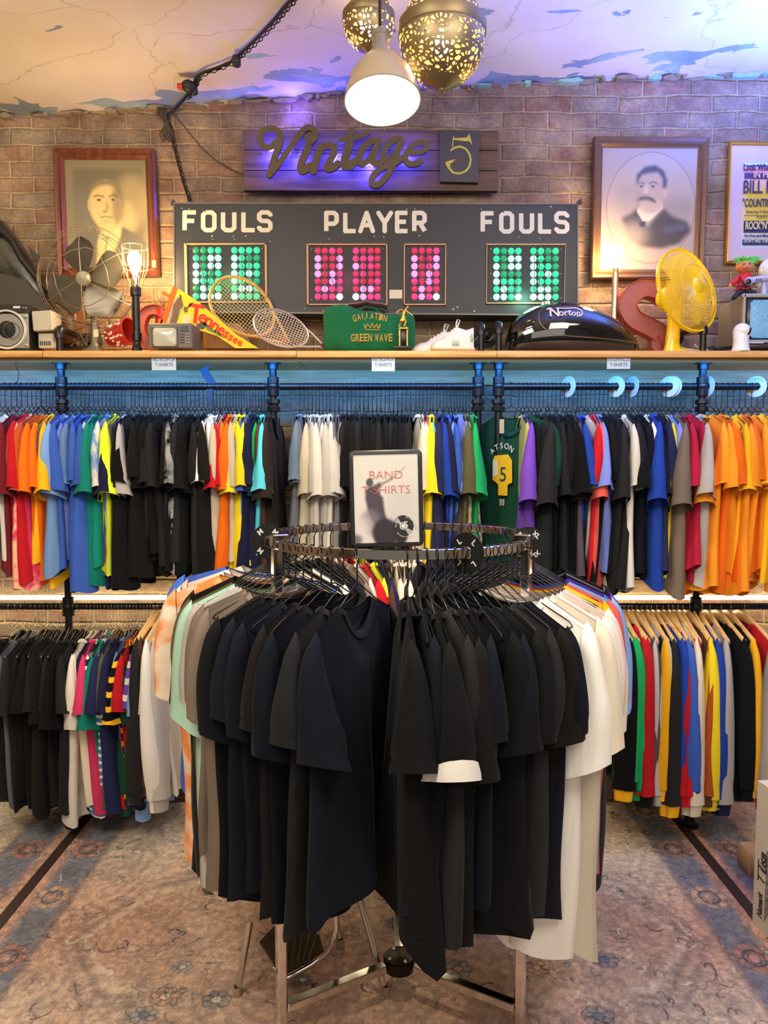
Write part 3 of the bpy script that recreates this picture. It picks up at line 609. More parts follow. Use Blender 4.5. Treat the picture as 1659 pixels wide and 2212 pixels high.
def C(k):
    if k == 'tiedye': return cloth(k, K['white'], 'dye', srgb(90, 140, 210), 9)
    if k == 'orangedye': return cloth(k, srgb(240, 222, 196), 'dye', srgb(240, 150, 80), 8)
    if k == 'pinkdye': return cloth(k, K['pink'], 'dye', srgb(250, 190, 150), 14)
    if k == 'blackdye': return cloth(k, K['black'], 'dye', srgb(150, 150, 150), 12)
    if k == 'camo': return cloth(k, K['olive'], 'dye', srgb(190, 180, 130), 16)
    if k.startswith('st_'): a, b_, s_ = k[3:].split('-'); return cloth(k, K[a], 'stripe', K[b_], float(s_))
    if k.startswith('ck_'): a, b_, s_ = k[3:].split('-'); return cloth(k, K[a], 'check', K[b_], float(s_))
    return cloth(k, K[k])
NM = dict(black='black', black2='black', navyblack='black', charcoal='charcoal', darkbrown='dark brown', slate='slate grey', navy='navy', navy2='navy', white='white', cream='cream', offwhite='off-white', ltgrey='light grey', grey='grey', taupe='taupe', maroon='maroon', red='red', dustyred='dusty red', pink='pink', rust='rust brown', orange='orange', gold='golden yellow', yellow='bright yellow', royal='royal blue', blue='mid blue', ltblue='light blue', peri='periwinkle', steel='steel blue', mint='mint', teal='teal green', green='bright green', dkgreen='dark green', mustard='mustard', olive='olive', khaki='khaki', lime='lime green', plum='plum grey', purple='purple', turq='turquoise', brown='brown', coral='coral', crimson='crimson', tang='tangerine', beige='beige', denim='denim blue', palepink='pale pink', dkpurple='deep purple', heather='heather grey', tiedye='blue and white tie-dye', orangedye='orange tie-dye', pinkdye='pink tie-dye', blackdye='black tie-dye', camo='camouflage')
def nm(k):
    if k.startswith('st_'): a, b_, _ = k[3:].split('-'); return NM[a] + ' and ' + NM[b_] + ' striped'
    if k.startswith('ck_'): a, b_, _ = k[3:].split('-'); return NM[a] + ' and ' + NM[b_] + ' checked'
    return NM[k]
ORD = ['leftmost', 'second', 'third', 'fourth', 'fifth', 'sixth', 'seventh', 'eighth', 'ninth', 'tenth', 'eleventh', 'twelfth']
NUM = ['zero', 'one', 'two', 'three', 'four', 'five', 'six', 'seven', 'eight', 'nine', 'ten', 'eleven', 'twelve']
DARK = {'black', 'charcoal'}
def trim16(s, alt):
    return s if len(s.replace(',', ' ').replace('-', ' ').split()) <= 16 else alt
def run_labels(seq, what, where, runname=None):
    """seq: colour keys in order. returns (label, group-suffix) so that each label singles out one garment; dark runs share"""
    names = [nm(k) for k in seq]; out = []; i = 0; runs = []
    while i < len(names):
        j = i
        if names[i] in DARK:
            while j < len(names) and names[j] in DARK: j += 1
        else:
            while j < len(names) and names[j] == names[i]: j += 1
        runs.append((i, j)); i = j
    keyc = {}
    for r_, (i, j) in enumerate(runs):
        ln = names[runs[r_ - 1][0]] if r_ > 0 else None; rn = names[runs[r_ + 1][0]] if r_ + 1 < len(runs) else None
        if ln and rn: ctx = 'between %s and %s' % (ln, rn)
        elif rn: ctx = 'just left of %s' % rn
        elif ln: ctx = 'just right of %s' % ln
        else: ctx = ''
        keyc.setdefault((names[i], ctx), []).append(r_)
    for r_, (i, j) in enumerate(runs):
        ln = names[runs[r_ - 1][0]] if r_ > 0 else None; rn = names[runs[r_ + 1][0]] if r_ + 1 < len(runs) else None
        if ln and rn: ctx = 'between %s and %s' % (ln, rn)
        elif rn: ctx = 'just left of %s' % rn
        elif ln: ctx = 'just right of %s' % ln
        else: ctx = ''
        n = j - i
        for k in range(i, j):
            short = ('right of %s' % ln) if ln else ctx
            if names[i] in DARK and n > 3: out.append('black %s in dark run %s, %s' % (what, ctx, where))
            elif n == 1: out.append(trim16('%s %s %s, %s' % (names[k], what, ctx, where), '%s %s %s, %s' % (names[k], what, short, where)))
            elif names[i] in DARK: out.append(trim16('%s of %s dark %ss %s, %s' % (ORD[k - i], NUM[n], what, ctx, where), '%s of %s dark %ss %s, %s' % (ORD[k - i], NUM[n], what, short, where)))
            else: out.append(trim16('%s of %s %s %ss %s, %s' % (ORD[k - i] if k < j - 1 else 'rightmost', NUM[n], names[i], what, ctx, where), '%s of %s %s %ss %s, %s' % (ORD[k - i] if k < j - 1 else 'rightmost', NUM[n], names[i], what, short, where)))
    return out
# ================================================================== WALL RAILS (pipe rack, shelf)
YR = 3.385
iron = mat('black_iron_pipe', (.018, .018, .020), .32, .55, spec=.6)
ZU = PT(829, 835, YR).z; ZL = PT(300, 1310, YR).z; ZS = PT(829, 757, 3.20).z; SH_T = .030
def pipe_post(px, segs, label):
    x = PT(px, 835, YR - .0).x
    o = thing('pipe_post', label, 'pipe post', (x, YR, 0), group='black iron pipe posts')
    q = MB().cyl((x, YR + .0, .0), (x, YR, ZS - SH_T), .0165, 14); q.build('pipe', iron, o)
    for z in (ZU, ZL): MB().lathe([(.0165, -.045), (.026, -.042), (.027, -.012), (.022, -.010), (.022, .010), (.027, .012), (.026, .042), (.0165, .045)], (x, YR, z), 14).sphere((x, YR, z), .027, 12, 8).build('tee_fitting', iron, o)
    MB().lathe([(.0165, -.028), (.030, -.026), (.031, -.008), (.022, -.004), (.022, .004), (.031, .008), (.030, .026), (.0165, .028)], (x, YR, ZU - .085), 8).build('union_fitting', iron, o, sharp=25)
    MB().lathe([(.0165, -.03), (.024, -.028), (.024, -.004), (.040, -.004), (.040, 0), (0, 0)], (x, YR, ZS - SH_T), 14).build('flange', iron, o)
    MB().lathe([(.045, 0), (.045, .006), (.024, .008), (.022, .03), (.0165, .03)], (x, YR, .0), 16).build('flange', iron, o)
    return x
PX = [pipe_post(133, 0, 'black iron pipe post behind the blue shirts, leftmost'), pipe_post(590, 0, 'black iron pipe post between brown and grey shirts'), pipe_post(1033, 0, 'black iron pipe post right of the bright green shirt'), pipe_post(1077, 0, 'black iron pipe post crossing the dark green sweatshirt'), pipe_post(1517, 0, 'black iron pipe post behind the crimson shirts, rightmost')]
def rail(x0, x1, z, label):
    o = MB().cyl((x0, YR, z), (x1, YR, z), .0155, 14).build('hanging_rail', iron, origin=((x0 + x1) / 2, YR, z)); tag(o, label, 'rail', 'black pipe hanging rails')
rail(-2.6, PX[0] - .03, ZU, 'upper black pipe rail left of the leftmost post'); rail(PX[0] + .03, PX[1] - .03, ZU, 'upper black pipe rail carrying blue to brown shirts')
rail(PX[1] + .03, PX[2] - .02, ZU, 'upper black pipe rail behind the band sign'); rail(PX[3] + .02, PX[4] - .03, ZU, 'upper black pipe rail carrying the long dark run right')
rail(PX[4] + .03, 2.6, ZU, 'upper black pipe rail carrying tangerine shirts')
rail(-2.6, PX[0] - .03, ZL, 'lower black pipe rail above charcoal clothes'); rail(PX[0] + .03, PX[1] - .03, ZL, 'lower black pipe rail above striped polo shirts'); rail(PX[1] + .03, PX[2] - .02, ZL, 'lower black pipe rail hidden behind the round rack')
rail(PX[3] + .02, PX[4] - .03, ZL, 'lower black pipe rail above jackets on wooden hangers'); rail(PX[4] + .03, 2.6, ZL, 'lower black pipe rail above the rightmost jackets')
# shelf boards
pine = wood('pine_shelf', srgb(196, 138, 70), srgb(232, 184, 112), 0, 4, .35)
cuts = [-2.7, PT(92, 757, 3.2).x, PT(640, 757, 3.2).x, PT(1074, 757, 3.2).x, 2.7]
nms = ['left end', 'under the grey fan and pennant', 'under the green bag and sneakers', 'under the motorcycle tank and yellow fan']
for i in range(4):
    x0, x1 = cuts[i] + .0012, cuts[i + 1] - .0012; q = MB(); y0, y1 = 3.20, 3.655; b_ = .007
    prof = [(y1, ZS), (y0 + b_, ZS), (y0 + .002, ZS - .002), (y0, ZS - b_), (y0, ZS - SH_T + b_), (y0 + .002, ZS - SH_T + .002), (y0 + b_, ZS - SH_T), (y1, ZS - SH_T)]
    q.prism([(x0, a, z) for a, z in prof], (x1 - x0, 0, 0)); o = q.build('pine_shelf', pine, origin=((x0 + x1) / 2, 3.43, ZS)); tag(o, 'long pine shelf board on pipe posts, %s' % nms[i], 'shelf')
o = MB().box((0, 3.667, ZS - SH_T - .035), (5.2, .024, .07)).build('ledger_board', pine, origin=(0, 3.667, ZS - .08)); tag(o, 'pine ledger strip fixed to bricks beneath the shelf', 'board')
# LED strips: blue under the shelf, warm above the lower rail
led = MB(); 
for i in range(170): led.box((-2.5 + i * .0296, 3.235, ZS - SH_T - .004), (.009, .008, .004))
o = led.build('led_strip', emit('blue_led', (.25, .55, 1), 9), origin=(0, 3.235, ZS - .03), smooth=False); tag(o, 'blue LED strip under the front of the pine shelf', 'LED strip')
o = MB().box((0, 3.224, ZS - SH_T - .006), (5.2, .004, .012)).build('led_channel', mat('dull_channel', srgb(120, 96, 60), .5), o, smooth=False)
area('blue_led_light', (0, 3.25, ZS - SH_T - .010), (52, 0, 0), 4.6, .02, 22, (.03, .30, 1), 160)
zl = PT(200, 1290, 3.64).z
o = MB().cyl((-2.6, 3.63, zl), (2.6, 3.63, zl), .011, 10).build('led_tube', emit('warm_led', (1, .84, .52), 11), origin=(0, 3.63, zl)); tag(o, 'glowing warm white LED tube along the brick wall', 'LED strip')
area('warm_led_light', (0, 3.60, zl - .02), (-15, 0, 0), 4.8, .03, 9, (1, .80, .50), 170)
# ---- upper rail garments: (image column of the shoulder in the photo, colour)
def seqx(items, Y=3.30, py=900): return [(PT(px, py, Y).x, k) for px, k in items]
SEC_A = [(-34, 'black'), (-22, 'offwhite'), (-8, 'navy'), (4, 'white'), (15, 'maroon'), (28, 'red'), (38, 'dustyred'), (48, 'red'), (58, 'pinkdye'), (60, 'pink'), (71, 'rust'), (78, 'orange'), (85, 'orange'), (93, 'gold'), (100, 'gold'), (108, 'plum'), (117, 'royal'), (128, 'blue'), (138, 'ltblue'), (148, 'peri'), (158, 'blue'), (167, 'steel'), (177, 'blue'), (187, 'mint'), (196, 'teal'), (205, 'teal'), (214, 'mustard'), (223, 'tiedye'), (232, 'navy'), (240, 'lime'), (247, 'plum'), (262, 'ltgrey')]
blks = ['black', 'charcoal', 'black2', 'navyblack']
SEC_A += [(270 + i * 9.6, blks[(i * 5 + i // 3) % 4] if i not in (11,) else 'blackdye') for i in range(18)]
SEC_A = [x for x in SEC_A]
SEC_A += [(446, 'white'), (453, 'white'), (461, 'cream'), (468, 'red'), (475, 'beige'), (483, 'red'), (490, 'orange'), (496, 'orange'), (503, 'beige'), (509, 'yellow'), (515, 'yellow'), (521, 'yellow'), (528, 'blue'), (534, 'blue'), (541, 'navy'), (548, 'navy'), (554, 'green'), (561, 'turq'), (568, 'brown'), (574, 'brown'), (580, 'darkbrown')]
SEC_B = [(640, 'slate'), (650, 'denim'), (659, 'beige'), (668, 'offwhite'), (676, 'ltgrey'), (684, 'offwhite'), (692, 'offwhite'), (700, 'ltgrey'), (708, 'offwhite'), (719, 'slate'), (728, 'grey')] + [(737 + i * 9.5, blks[(i * 3 + 1) % 4]) for i in range(17)] + [(901, 'cream'), (909, 'cream'), (917, 'offwhite'), (926, 'dustyred'), (933, 'turq'), (940, 'yellow'), (948, 'navy2'), (955, 'navy'), (963, 'royal'), (970, 'blue'), (978, 'royal'), (986, 'ltblue'), (993, 'peri'), (1000, 'ltblue'), (1007, 'plum'), (1014, 'olive'), (1021, 'camo'), (1029, 'green')]
SEC_C = [(1132, 'khaki'), (1141, 'purple')] + [(1150 + i * 9.4, blks[(i * 3) % 4]) for i in range(11)] + [(1254, 'plum'), (1264, 'royal'), (1273, 'ltgrey'), (1283, 'red'), (1293, 'coral'), (1303, 'peri')] + [(1313 + i * 9.6, blks[(i + 2) % 4]) for i in range(4)] + [(1351, 'white')] + [(1361 + i * 9.5, blks[(i * 3 + 1) % 4]) for i in range(4)] + [(1400, 'navy'), (1410, 'white'), (1421, 'royal'), (1432, 'navy'), (1443, 'navy2'), (1454, 'yellow'), (1463, 'peri'), (1474, 'taupe'), (1485, 'crimson'), (1495, 'crimson'), (1505, 'crimson')]
SEC_D = [(1524, 'ltgrey'), (1536, 'tang'), (1549, 'tang'), (1562, 'orange'), (1575, 'tang'), (1588, 'tang'), (1601, 'gold'), (1614, 'tang'), (1628, 'orange'), (1641, 'tang'), (1655, 'gold'), (1668, 'tang'), (1682, 'tang')]
SPECIAL = {}
APEX = -.002 - 2 * .017 - .070
def fill_rail(sec, V, zr, where, group, hk, seed, what='t-shirt', hang_label=None, hang_group=None, hm=blk, name='t_shirt', jig=1.0, scale=1.0, skew=0):
    rd = random.Random(seed); labs = run_labels([k for _, k in sec], what, where)
    for i, (px, k) in enumerate(sec):
        x = PT(px, 860, YR - .13).x; v = rd.choice(V); rz = (R(90) if px < 1090 else R(-90)) + R(rd.uniform(-7, 7)) * jig + skew; s_ = scale * rd.uniform(.92, 1.06)
        if nm(k) in ('white', 'light grey') and rd.random() < .5: s_ *= 1.05
        z = zr + .0155; zneck = z + hk[2] - .040
        garment(name, v, C(k), (x, YR + rd.uniform(-.012, .012), zneck), rz, labs[i], what, group, (R(rd.uniform(-2, 2)), R(rd.uniform(-1.5, 1.5))), s_)
        if hm is not None: hanger(hk, hm, (x, YR, z), rz + R(rd.uniform(-3, 3)), hang_label, hang_group)
HL, HG = 'thin black wire hanger holding a shirt on the upper wall rail', 'black wire hangers on the upper rail'
fill_rail(SEC_A, V_WALL, ZU, 'upper rail left', 't-shirts on the left part of the upper rail', HK_A, 1, hang_label=HL, hang_group=HG)
fill_rail(SEC_B, V_SLIM + V_WALL[:3], ZU, 'upper rail centre', 't-shirts on the middle part of the upper rail', HK_A, 2, hang_label=HL, hang_group=HG)
fill_rail(SEC_C, V_WALL, ZU, 'upper rail right', 't-shirts on the right part of the upper rail', HK_A, 3, hang_label=HL, hang_group=HG, scale=1.04)
fill_rail(SEC_D, V_WALL, ZU, 'far right upper rail', 't-shirts at the far right of the upper rail', HK_A, 4, hang_label=HL, hang_group=HG, scale=1.06, skew=R(-6))
# dark green sweatshirt turned towards the room
gx = PT(1112, 860, YR - .1).x; ggz = ZU + .0155 + HK_A[2] - .038
g = garment('sweatshirt', V_FLAT[1], C('dkgreen'), (gx, YR - .045, ggz), R(-52), 'dark green sweatshirt with gold football print beside the pipe post', 'sweatshirt', None, (0, 0), 1.08)
hanger(HK_A, blk, (gx, YR, ZU + .0155), R(-52), 'black wire hanger holding the dark green sweatshirt', None)
gold_p = mat('gold_print', srgb(232, 182, 30), .7); pale_p = mat('pale_print', srgb(216, 214, 200), .7)
Mg = WM(g) @ Matrix.Translation((-.012, -.043, -.25)) @ Matrix.Rotation(R(90), 4, 'X')
pr = MB(); f_ = lambda x, y, k: Mg @ Vector((x, y, .0015 if k == 0 else 0))
pr._pr([(-.055, .055), (-.045, .08), (.03, .085), (.052, .06), (.055, -.03), (.03, -.04), (.03, -.085), (-.022, -.085), (-.022, -.04), (-.055, -.02)][::-1], f_); pr.build('printed_helmet', gold_p, g, smooth=False)
pr = MB(); pr._pr([(-.052, .058), (-.03, .062), (-.026, .0), (-.05, -.01)][::-1], lambda x, y, k: Mg @ Vector((x, y, .003 if k == 0 else 0))); pr.build('printed_stripe', pale_p, g, smooth=False)
text('5', .085, mat('green_print', K['dkgreen'], .8), g, Mg @ Matrix.Translation((.006, .0, .003)), .0006, name='printed_number'); text('III', .04, pale_p, g, Mg @ Matrix.Translation((0, -.115, .001)), .0006, name='printed_letters')
for i_, ch in enumerate('ATSON'):
    a_ = R(42 - i_ * 19); text(ch, .034, pale_p, g, Mg @ Matrix.Translation((.085 * -math.sin(a_) * 1.0, .035 + .085 * math.cos(a_), .001)) @ Matrix.Rotation(a_, 4, 'Z'), .0006, name='printed_letter')
tagm = mat('kraft_tag', srgb(190, 170, 140), .8)
MB().box(tuple(Mg @ Vector((.012, .20, .02))), (.026, .002, .062), Euler((0, 0, R(-52))).to_matrix()).build('price_tag', tagm, g, smooth=False)
# ---- lower left rail
LOW1 = [(-28, 'charcoal'), (-14, 'black'), (0, 'slate')]; LOW1 += [(24 + i * 9.5, ['charcoal', 'black2', 'black', 'charcoal'][i % 4]) for i in range(12)]
LL, LG = 'small silver metal hanger on the lower left rail', 'silver hangers on the lower left rail'
fill_rail(LOW1, V_LOW, ZL, 'lower rail left', 'dark shirts on the lower left rail', HK_A, 5, what='shirt', hang_label=LL, hang_group=LG, hm=silver, name='shirt')
LOW2 = [(150, 'cream'), (160, 'offwhite'), (168, 'navy'), (175, 'pink'), (183, 'st_navy-white-26'), (191, 'teal'), (199, 'st_steel-white-30'), (207, 'rust'), (215, 'olive'), (223, 'navy2'), (232, 'navy'), (241, 'steel'), (249, 'dkgreen'), (257, 'red'), (265, 'st_black-gold-16'), (273, 'st_purple-white-14'), (281, 'teal'), (289, 'ltblue'), (295, 'ck_red-white-60'), (302, 'st_navy-ltblue-20'), (309, 'maroon')]
fill_rail(LOW2, V_LOW, ZL, 'lower rail left', 'polo shirts on the lower left rail', HK_A, 6, what='polo shirt', hang_label=LL, hang_group=LG, hm=silver, name='polo_shirt')
# ---- long items and jackets on wooden hangers
def jackets(items, where, seed, zr=ZL):
    rd = random.Random(seed)
    for px, body, slv, cuff, colr, label, nme, sc_ in items:
        x = PT(px, 1330, YR - .12).x; rz = R(90 if px < 800 else -90) + R(rd.uniform(-5, 5)); v = rd.choice(V_JKT)
        wood_hanger((x, YR, zr + .0155), rz, 'pale wooden hanger on the lower rail %s' % where, 'wooden hangers on the lower rail %s' % where)
        garment(nme, v, C(body), (x, YR + rd.uniform(-.01, .01), zr + .0155 - .070), rz, label, 'jacket' if nme == 'jacket' else nme.replace('_', ' '), 'jackets on the lower right rail' if where == 'right' else None, (R(rd.uniform(-2, 2)), 0), sc_, sleeve=C(slv), band=C(cuff), collar=C(colr))
jackets([(318, 'charcoal', 'charcoal', 'charcoal', 'charcoal', 'charcoal trousers-dark long shirt right of maroon polo', 'long_shirt', 1.0), (326, 'brown', 'brown', 'brown', 'brown', 'brown long-sleeved shirt left of the white coat', 'long_shirt', 1.0), (337, 'white', 'white', 'white', 'white', 'long white coat with black shoulder left of the round rack', 'coat', 1.12), (350, 'offwhite', 'ltgrey', 'ltgrey', 'offwhite', 'pale grey coat partly hidden behind cream round-rack shirt', 'coat', 1.08)], 'left', 8)
JK = [(1346, 'black', 'black', 'gold', 'gold', 'black jacket with gold collar at left end of jackets'), (1356, 'green', 'green', 'green', 'green', 'bright green jacket with its sleeve hanging near the rug'), (1364, 'dkgreen', 'green', 'dkgreen', 'dkgreen', 'dark green jacket left of the red and black one'), (1373, 'red', 'red', 'black', 'black', 'red jacket with black collar right of green ones'), (1382, 'red', 'red', 'red', 'red', 'plain red jacket left of the plum grey one'), (1392, 'plum', 'plum', 'plum', 'plum', 'plum grey jacket with long plain sleeve'), (1403, 'grey', 'ltgrey', 'ltgrey', 'ltgrey', 'light grey jacket beside the plum grey one'), (1414, 'ltgrey', 'ltgrey', 'gold', 'grey', 'grey and navy windbreaker left of the gold sleeve'), (1425, 'navy', 'gold', 'gold', 'navy', 'navy jacket with golden yellow sleeves'), (1437, 'navyblack', 'charcoal', 'gold', 'st_black-coral-60', 'black jacket with coral striped collar'), (1450, 'royal', 'royal', 'st_royal-white-50', 'st_royal-white-50', 'royal blue varsity jacket with white striped cuffs'), (1462, 'red', 'red', 'red', 'red', 'red jacket between two royal blue jackets'), (1473, 'royal', 'blue', 'royal', 'royal', 'plain blue jacket left of the cream one'), (1484, 'cream', 'cream', 'cream', 'cream', 'cream jacket between blue and red jackets'), (1496, 'red', 'red', 'red', 'red', 'long red jacket right of the cream one'), (1510, 'brown', 'rust', 'brown', 'brown', 'brown jacket between red and yellow ones'), (1521, 'yellow', 'yellow', 'yellow', 'yellow', 'bright yellow jacket behind the shiny blue one'), (1534, 'royal', 'royal', 'st_navy-khaki-50', 'gold', 'shiny royal blue jacket with khaki striped cuffs'), (1556, 'ltgrey', 'ltgrey', 'navy', 'navy', 'grey jacket with navy and maroon band on sleeve'), (1580, 'black', 'black', 'black', 'black', 'plain black jacket behind the gold and white striped one'), (1602, 'black', 'gold', 'gold', 'black', 'black jacket with gold and white striped sleeve'), (1632, 'red', 'ltgrey', 'red', 'red', 'red and grey jacket at the far right edge')]
jackets([(a, b_, c_, d, e, l_, 'jacket', 1.0 + (.05 if a > 1420 else 0)) for a, b_, c_, d, e, l_ in JK], 'right', 9)
# hidden middle of the lower rail glimpsed between racks
MID = [(600 + 24 * i, ['charcoal', 'navy', 'brown', 'offwhite', 'slate', 'maroon'][i % 6]) for i in range(0)]
# ================================================================== ROUND RACK
RC = Vector((.05, 2.30, 0)); RR = .41; ZR = PT(864, 1187, 2.30 - .41).z
root = thing('round_clothes_rack', 'round chrome clothes rack full of shirts on the coral rug', 'clothes rack', (RC.x, RC.y, 0))
q = MB(); secs = []
for k in range(73):
    a = 2 * math.pi * k / 72; d = Vector((math.sin(a), -math.cos(a), 0)); secs.append([RC + d * (RR + dr) + Vector((0, 0, ZR + dz)) for dr, dz in ((-.006, -.026), (.006, -.026), (.0065, -.002), (.004, 0), (-.004, 0), (-.0065, -.002))])
q.loft(secs, cap=False); q.build('ring_rail', chrome, root, sharp=30)
for a in (-60, 60, 180):
    d = Vector((math.sin(R(a)), -math.cos(R(a)), 0)); b_ = RC + d * (RR + .0); rm = Euler((0, 0, R(a))).to_matrix()
    MB().bbox((b_.x, b_.y, (ZR - .04) / 2 + .01), (.028, .028, ZR - .02), .004, rm).build('leg', chrome, root, sharp=30)
    MB().bbox(tuple(RC + d * RR * .98 + Vector((0, 0, ZR + .002))), (.034, .05, .034), .004, rm).build('corner_clamp', chrome, root, sharp=30)
    mid = RC + d * (RR * .5 + .02); MB().bbox((mid.x, mid.y, .095), (.030, RR - .07, .026), .003, rm).build('base_arm', chrome, root, sharp=30)
    MB().lathe([(.0, 0), (.02, 0), (.022, .008), (.012, .02)], (b_.x, b_.y, .0), 12).build('foot', chrome, root)
hub_dark = mat('dark_hub', (.03, .025, .02), .2, .8)
MB().lathe([(0, .075), (.05, .075), (.052, .08), (.052, .112), (.048, .116), (.01, .118), (0, .118)], (RC.x, RC.y, 0), 24).build('hub', hub_dark, root)
q = MB()
for a in range(0, 360, 90): q.sphere((RC.x + .036 * math.cos(R(a + 30)), RC.y + .036 * math.sin(R(a + 30)), .117), .007, 8, 5)
q.build('hub_bolts', chrome, root)
# shirts on the ring, clockwise in plan from the far left round the front to the far right; angle 0 faces the camera
BK4 = ['black', 'navyblack', 'black2', 'charcoal', 'black', 'navyblack']
left = [(-112, 'cream'), (-107, 'blue'), (-102, 'palepink'), (-97, 'cream'), (-92, 'orangedye'), (-87, 'charcoal'), (-82, 'black2'), (-77, 'olive'), (-72, 'mint'), (-67.5, 'ltgrey'), (-63, 'ltgrey'), (-58.5, 'taupe'), (-54.5, 'taupe'), (-50, 'darkbrown'), (-45.5, 'black'), (-41, 'navyblack'), (-36.5, 'navyblack'), (-32, 'black2'), (-27.5, 'navyblack'), (-22.5, 'charcoal'), (-17, 'navyblack')]
right = [(1.5 + i * 3.5, BK4[(i * 5) % 6]) for i in range(12)] + [(44.2, 'white')] + [(48, 'white'), (51.5, 'cream'), (55, 'white'), (58.5, 'palepink'), (62, 'offwhite'), (66, 'cream'), (70, 'gold'), (73.5, 'coral'), (77, 'ltblue'), (81, 'blue'), (85, 'dkpurple'), (89, 'black'), (93, 'navyblack'), (97, 'heather'), (101, 'black'), (105, 'charcoal'), (109, 'black')]
back = [(116, 'black'), (121, 'navyblack'), (126, 'charcoal'), (131, 'black'), (136, 'black2'), (141, 'charcoal'), (146, 'navyblack'), (151, 'black'), (156, 'black'), (161, 'charcoal'), (166, 'darkbrown'), (171, 'cream'), (176, 'beige'), (181, 'cream'), (186, 'brown'), (191, 'navy'), (196, 'lime'), (201, 'red'), (206, 'palepink'), (211, 'taupe'), (216, 'darkbrown'), (221, 'charcoal'), (226, 'black'), (231, 'black2'), (236, 'charcoal'), (241, 'white'), (245, 'black')]
rd = random.Random(21)
hl, hg = 'glossy black twisted wire hanger on the round rack', 'black hangers on the round rack'
def rack_set(lst, where, group):
    labs = run_labels([k for _, k in lst], 't-shirt', where)
    for i, (a, k) in enumerate(lst):
        ar = R(a); d = Vector((math.sin(ar), -math.cos(ar), 0)); pos = RC + d * RR; z = ZR
        oa = a
        if a < 0: oa = float(np.interp(a, [-112, -90, -70, -60, -50, -30, -17], [-110, -98, -88, -76, -58, -38, -23]))
        elif 40 < a < 112: oa = float(np.interp(a, [40, 60, 90, 112], [43, 70, 98, 112]))
        elif a <= 40: oa = a * 1.06
        orr = R(oa); rz = orr + R(-90 if 0 < a < 112 else 90) + R(rd.uniform(-3.5, 3.5)); v = rd.choice(V_RACK); s_ = rd.uniform(.98, 1.06); out_ = .012
        if a < -48: s_ = rd.uniform(.99, 1.01) * float(np.interp(-a, [50, 58, 63, 67, 72, 77, 82, 87, 92, 112], [.97, .95, .95, .97, 1.04, 1.09, 1.07, 1.10, 1.30, 1.32])); out_ = .012 + (.04 if a < -90 else 0); s_ = (s_, s_, s_ * (.92 if a < -88 else 1.18 if a < -60 else 1.1))
        if 43 < a < 68: s_ = (s_ * 1.03, s_ * 1.03, s_ * 1.24)
        elif a > 68 and a < 112: q0 = float(np.interp(a, [70, 73.5, 77, 81, 85, 89, 93, 97, 101, 109], [.94, 1.01, 1.08, 1.0, 1.11, 1.13, 1.15, 1.2, 1.26, 1.28])); s_ = (q0, q0, q0 * 1.12); out_ = .012 + max(0, (a - 88) * .002)
        zneck = z + HK_B[2] - .040; band = None
        if k == 'blue' and a < 0: band = C('white'); out_ = .085; s_ = (s_[0], s_[1], .98)
        if abs(a - 8.5) < .2: band = C('white'); out_ = .040; s_ = 1.04; v = V_RACK[2]
        garment('t_shirt', v, C(k), (pos.x + d.x * out_, pos.y + d.y * out_, zneck), rz, labs[i], 't-shirt', group, (R(rd.uniform(-1.5, 1.5)), R(rd.uniform(-1, 2))), s_, band=band)
        hanger(HK_B, blk, (pos.x, pos.y, z + .001), rz + R(rd.uniform(-4, 4)), hl, hg)
rack_set(left, 'round rack left', 't-shirts on the left of the round rack')
rack_set(right, 'round rack right', 't-shirts on the right of the round rack')
rack_set(back, 'round rack rear', 't-shirts at the rear of the round rack')
# size dividers
blkp = mat('black_plastic', (.010, .011, .011), .35, spec=.5); wht = mat('white_print', srgb(210, 210, 206), .6)
def divider(a, txt, label, yaw, r=.052):
    d = Vector((math.sin(R(a)), -math.cos(R(a)), 0)); c = RC + d * RR + Vector((0, 0, ZR - .013)); o = thing('size_divider', label, 'size divider', tuple(c), (0, 0, yaw), 'black size divider discs')
    W_ = WM(o); q = MB(); n = 40
    f = [(W_ @ Vector((rr * math.sin(t_), y, rr * math.cos(t_)))) for rr, y in ((r, -.0015), (r, .0015), (.017, .0015), (.017, -.0015)) for t_ in [2 * math.pi * k / n for k in range(n)]]
    q.v = [tuple(v) for v in f]
    for j in range(4):
        for k in range(n): q.f.append((j * n + k, j * n + (k + 1) % n, ((j + 1) % 4) * n + (k + 1) % n, ((j + 1) % 4) * n + k))
    q.build('disc', blkp, o, sharp=30)
    for t_ in (-40, 40, 140, 220):
        M_ = W_ @ Matrix.Translation((.036 * math.sin(R(t_)), -.0021, .036 * math.cos(R(t_)))) @ Matrix.Rotation(R(90), 4, 'X') @ Matrix.Rotation(-R(t_), 4, 'Z')
        text(txt, .022 if len(txt) == 1 else .019, wht, o, M_, .0004, bold=.0006, name='size_letter')
divider(-74, 'M', 'black M size disc on the left of the ring', R(-12)); divider(24, 'L', 'black L size disc on the front right of the ring', R(-42), .054); divider(62, 'XL', 'black XL size disc on the right of the ring', R(8))
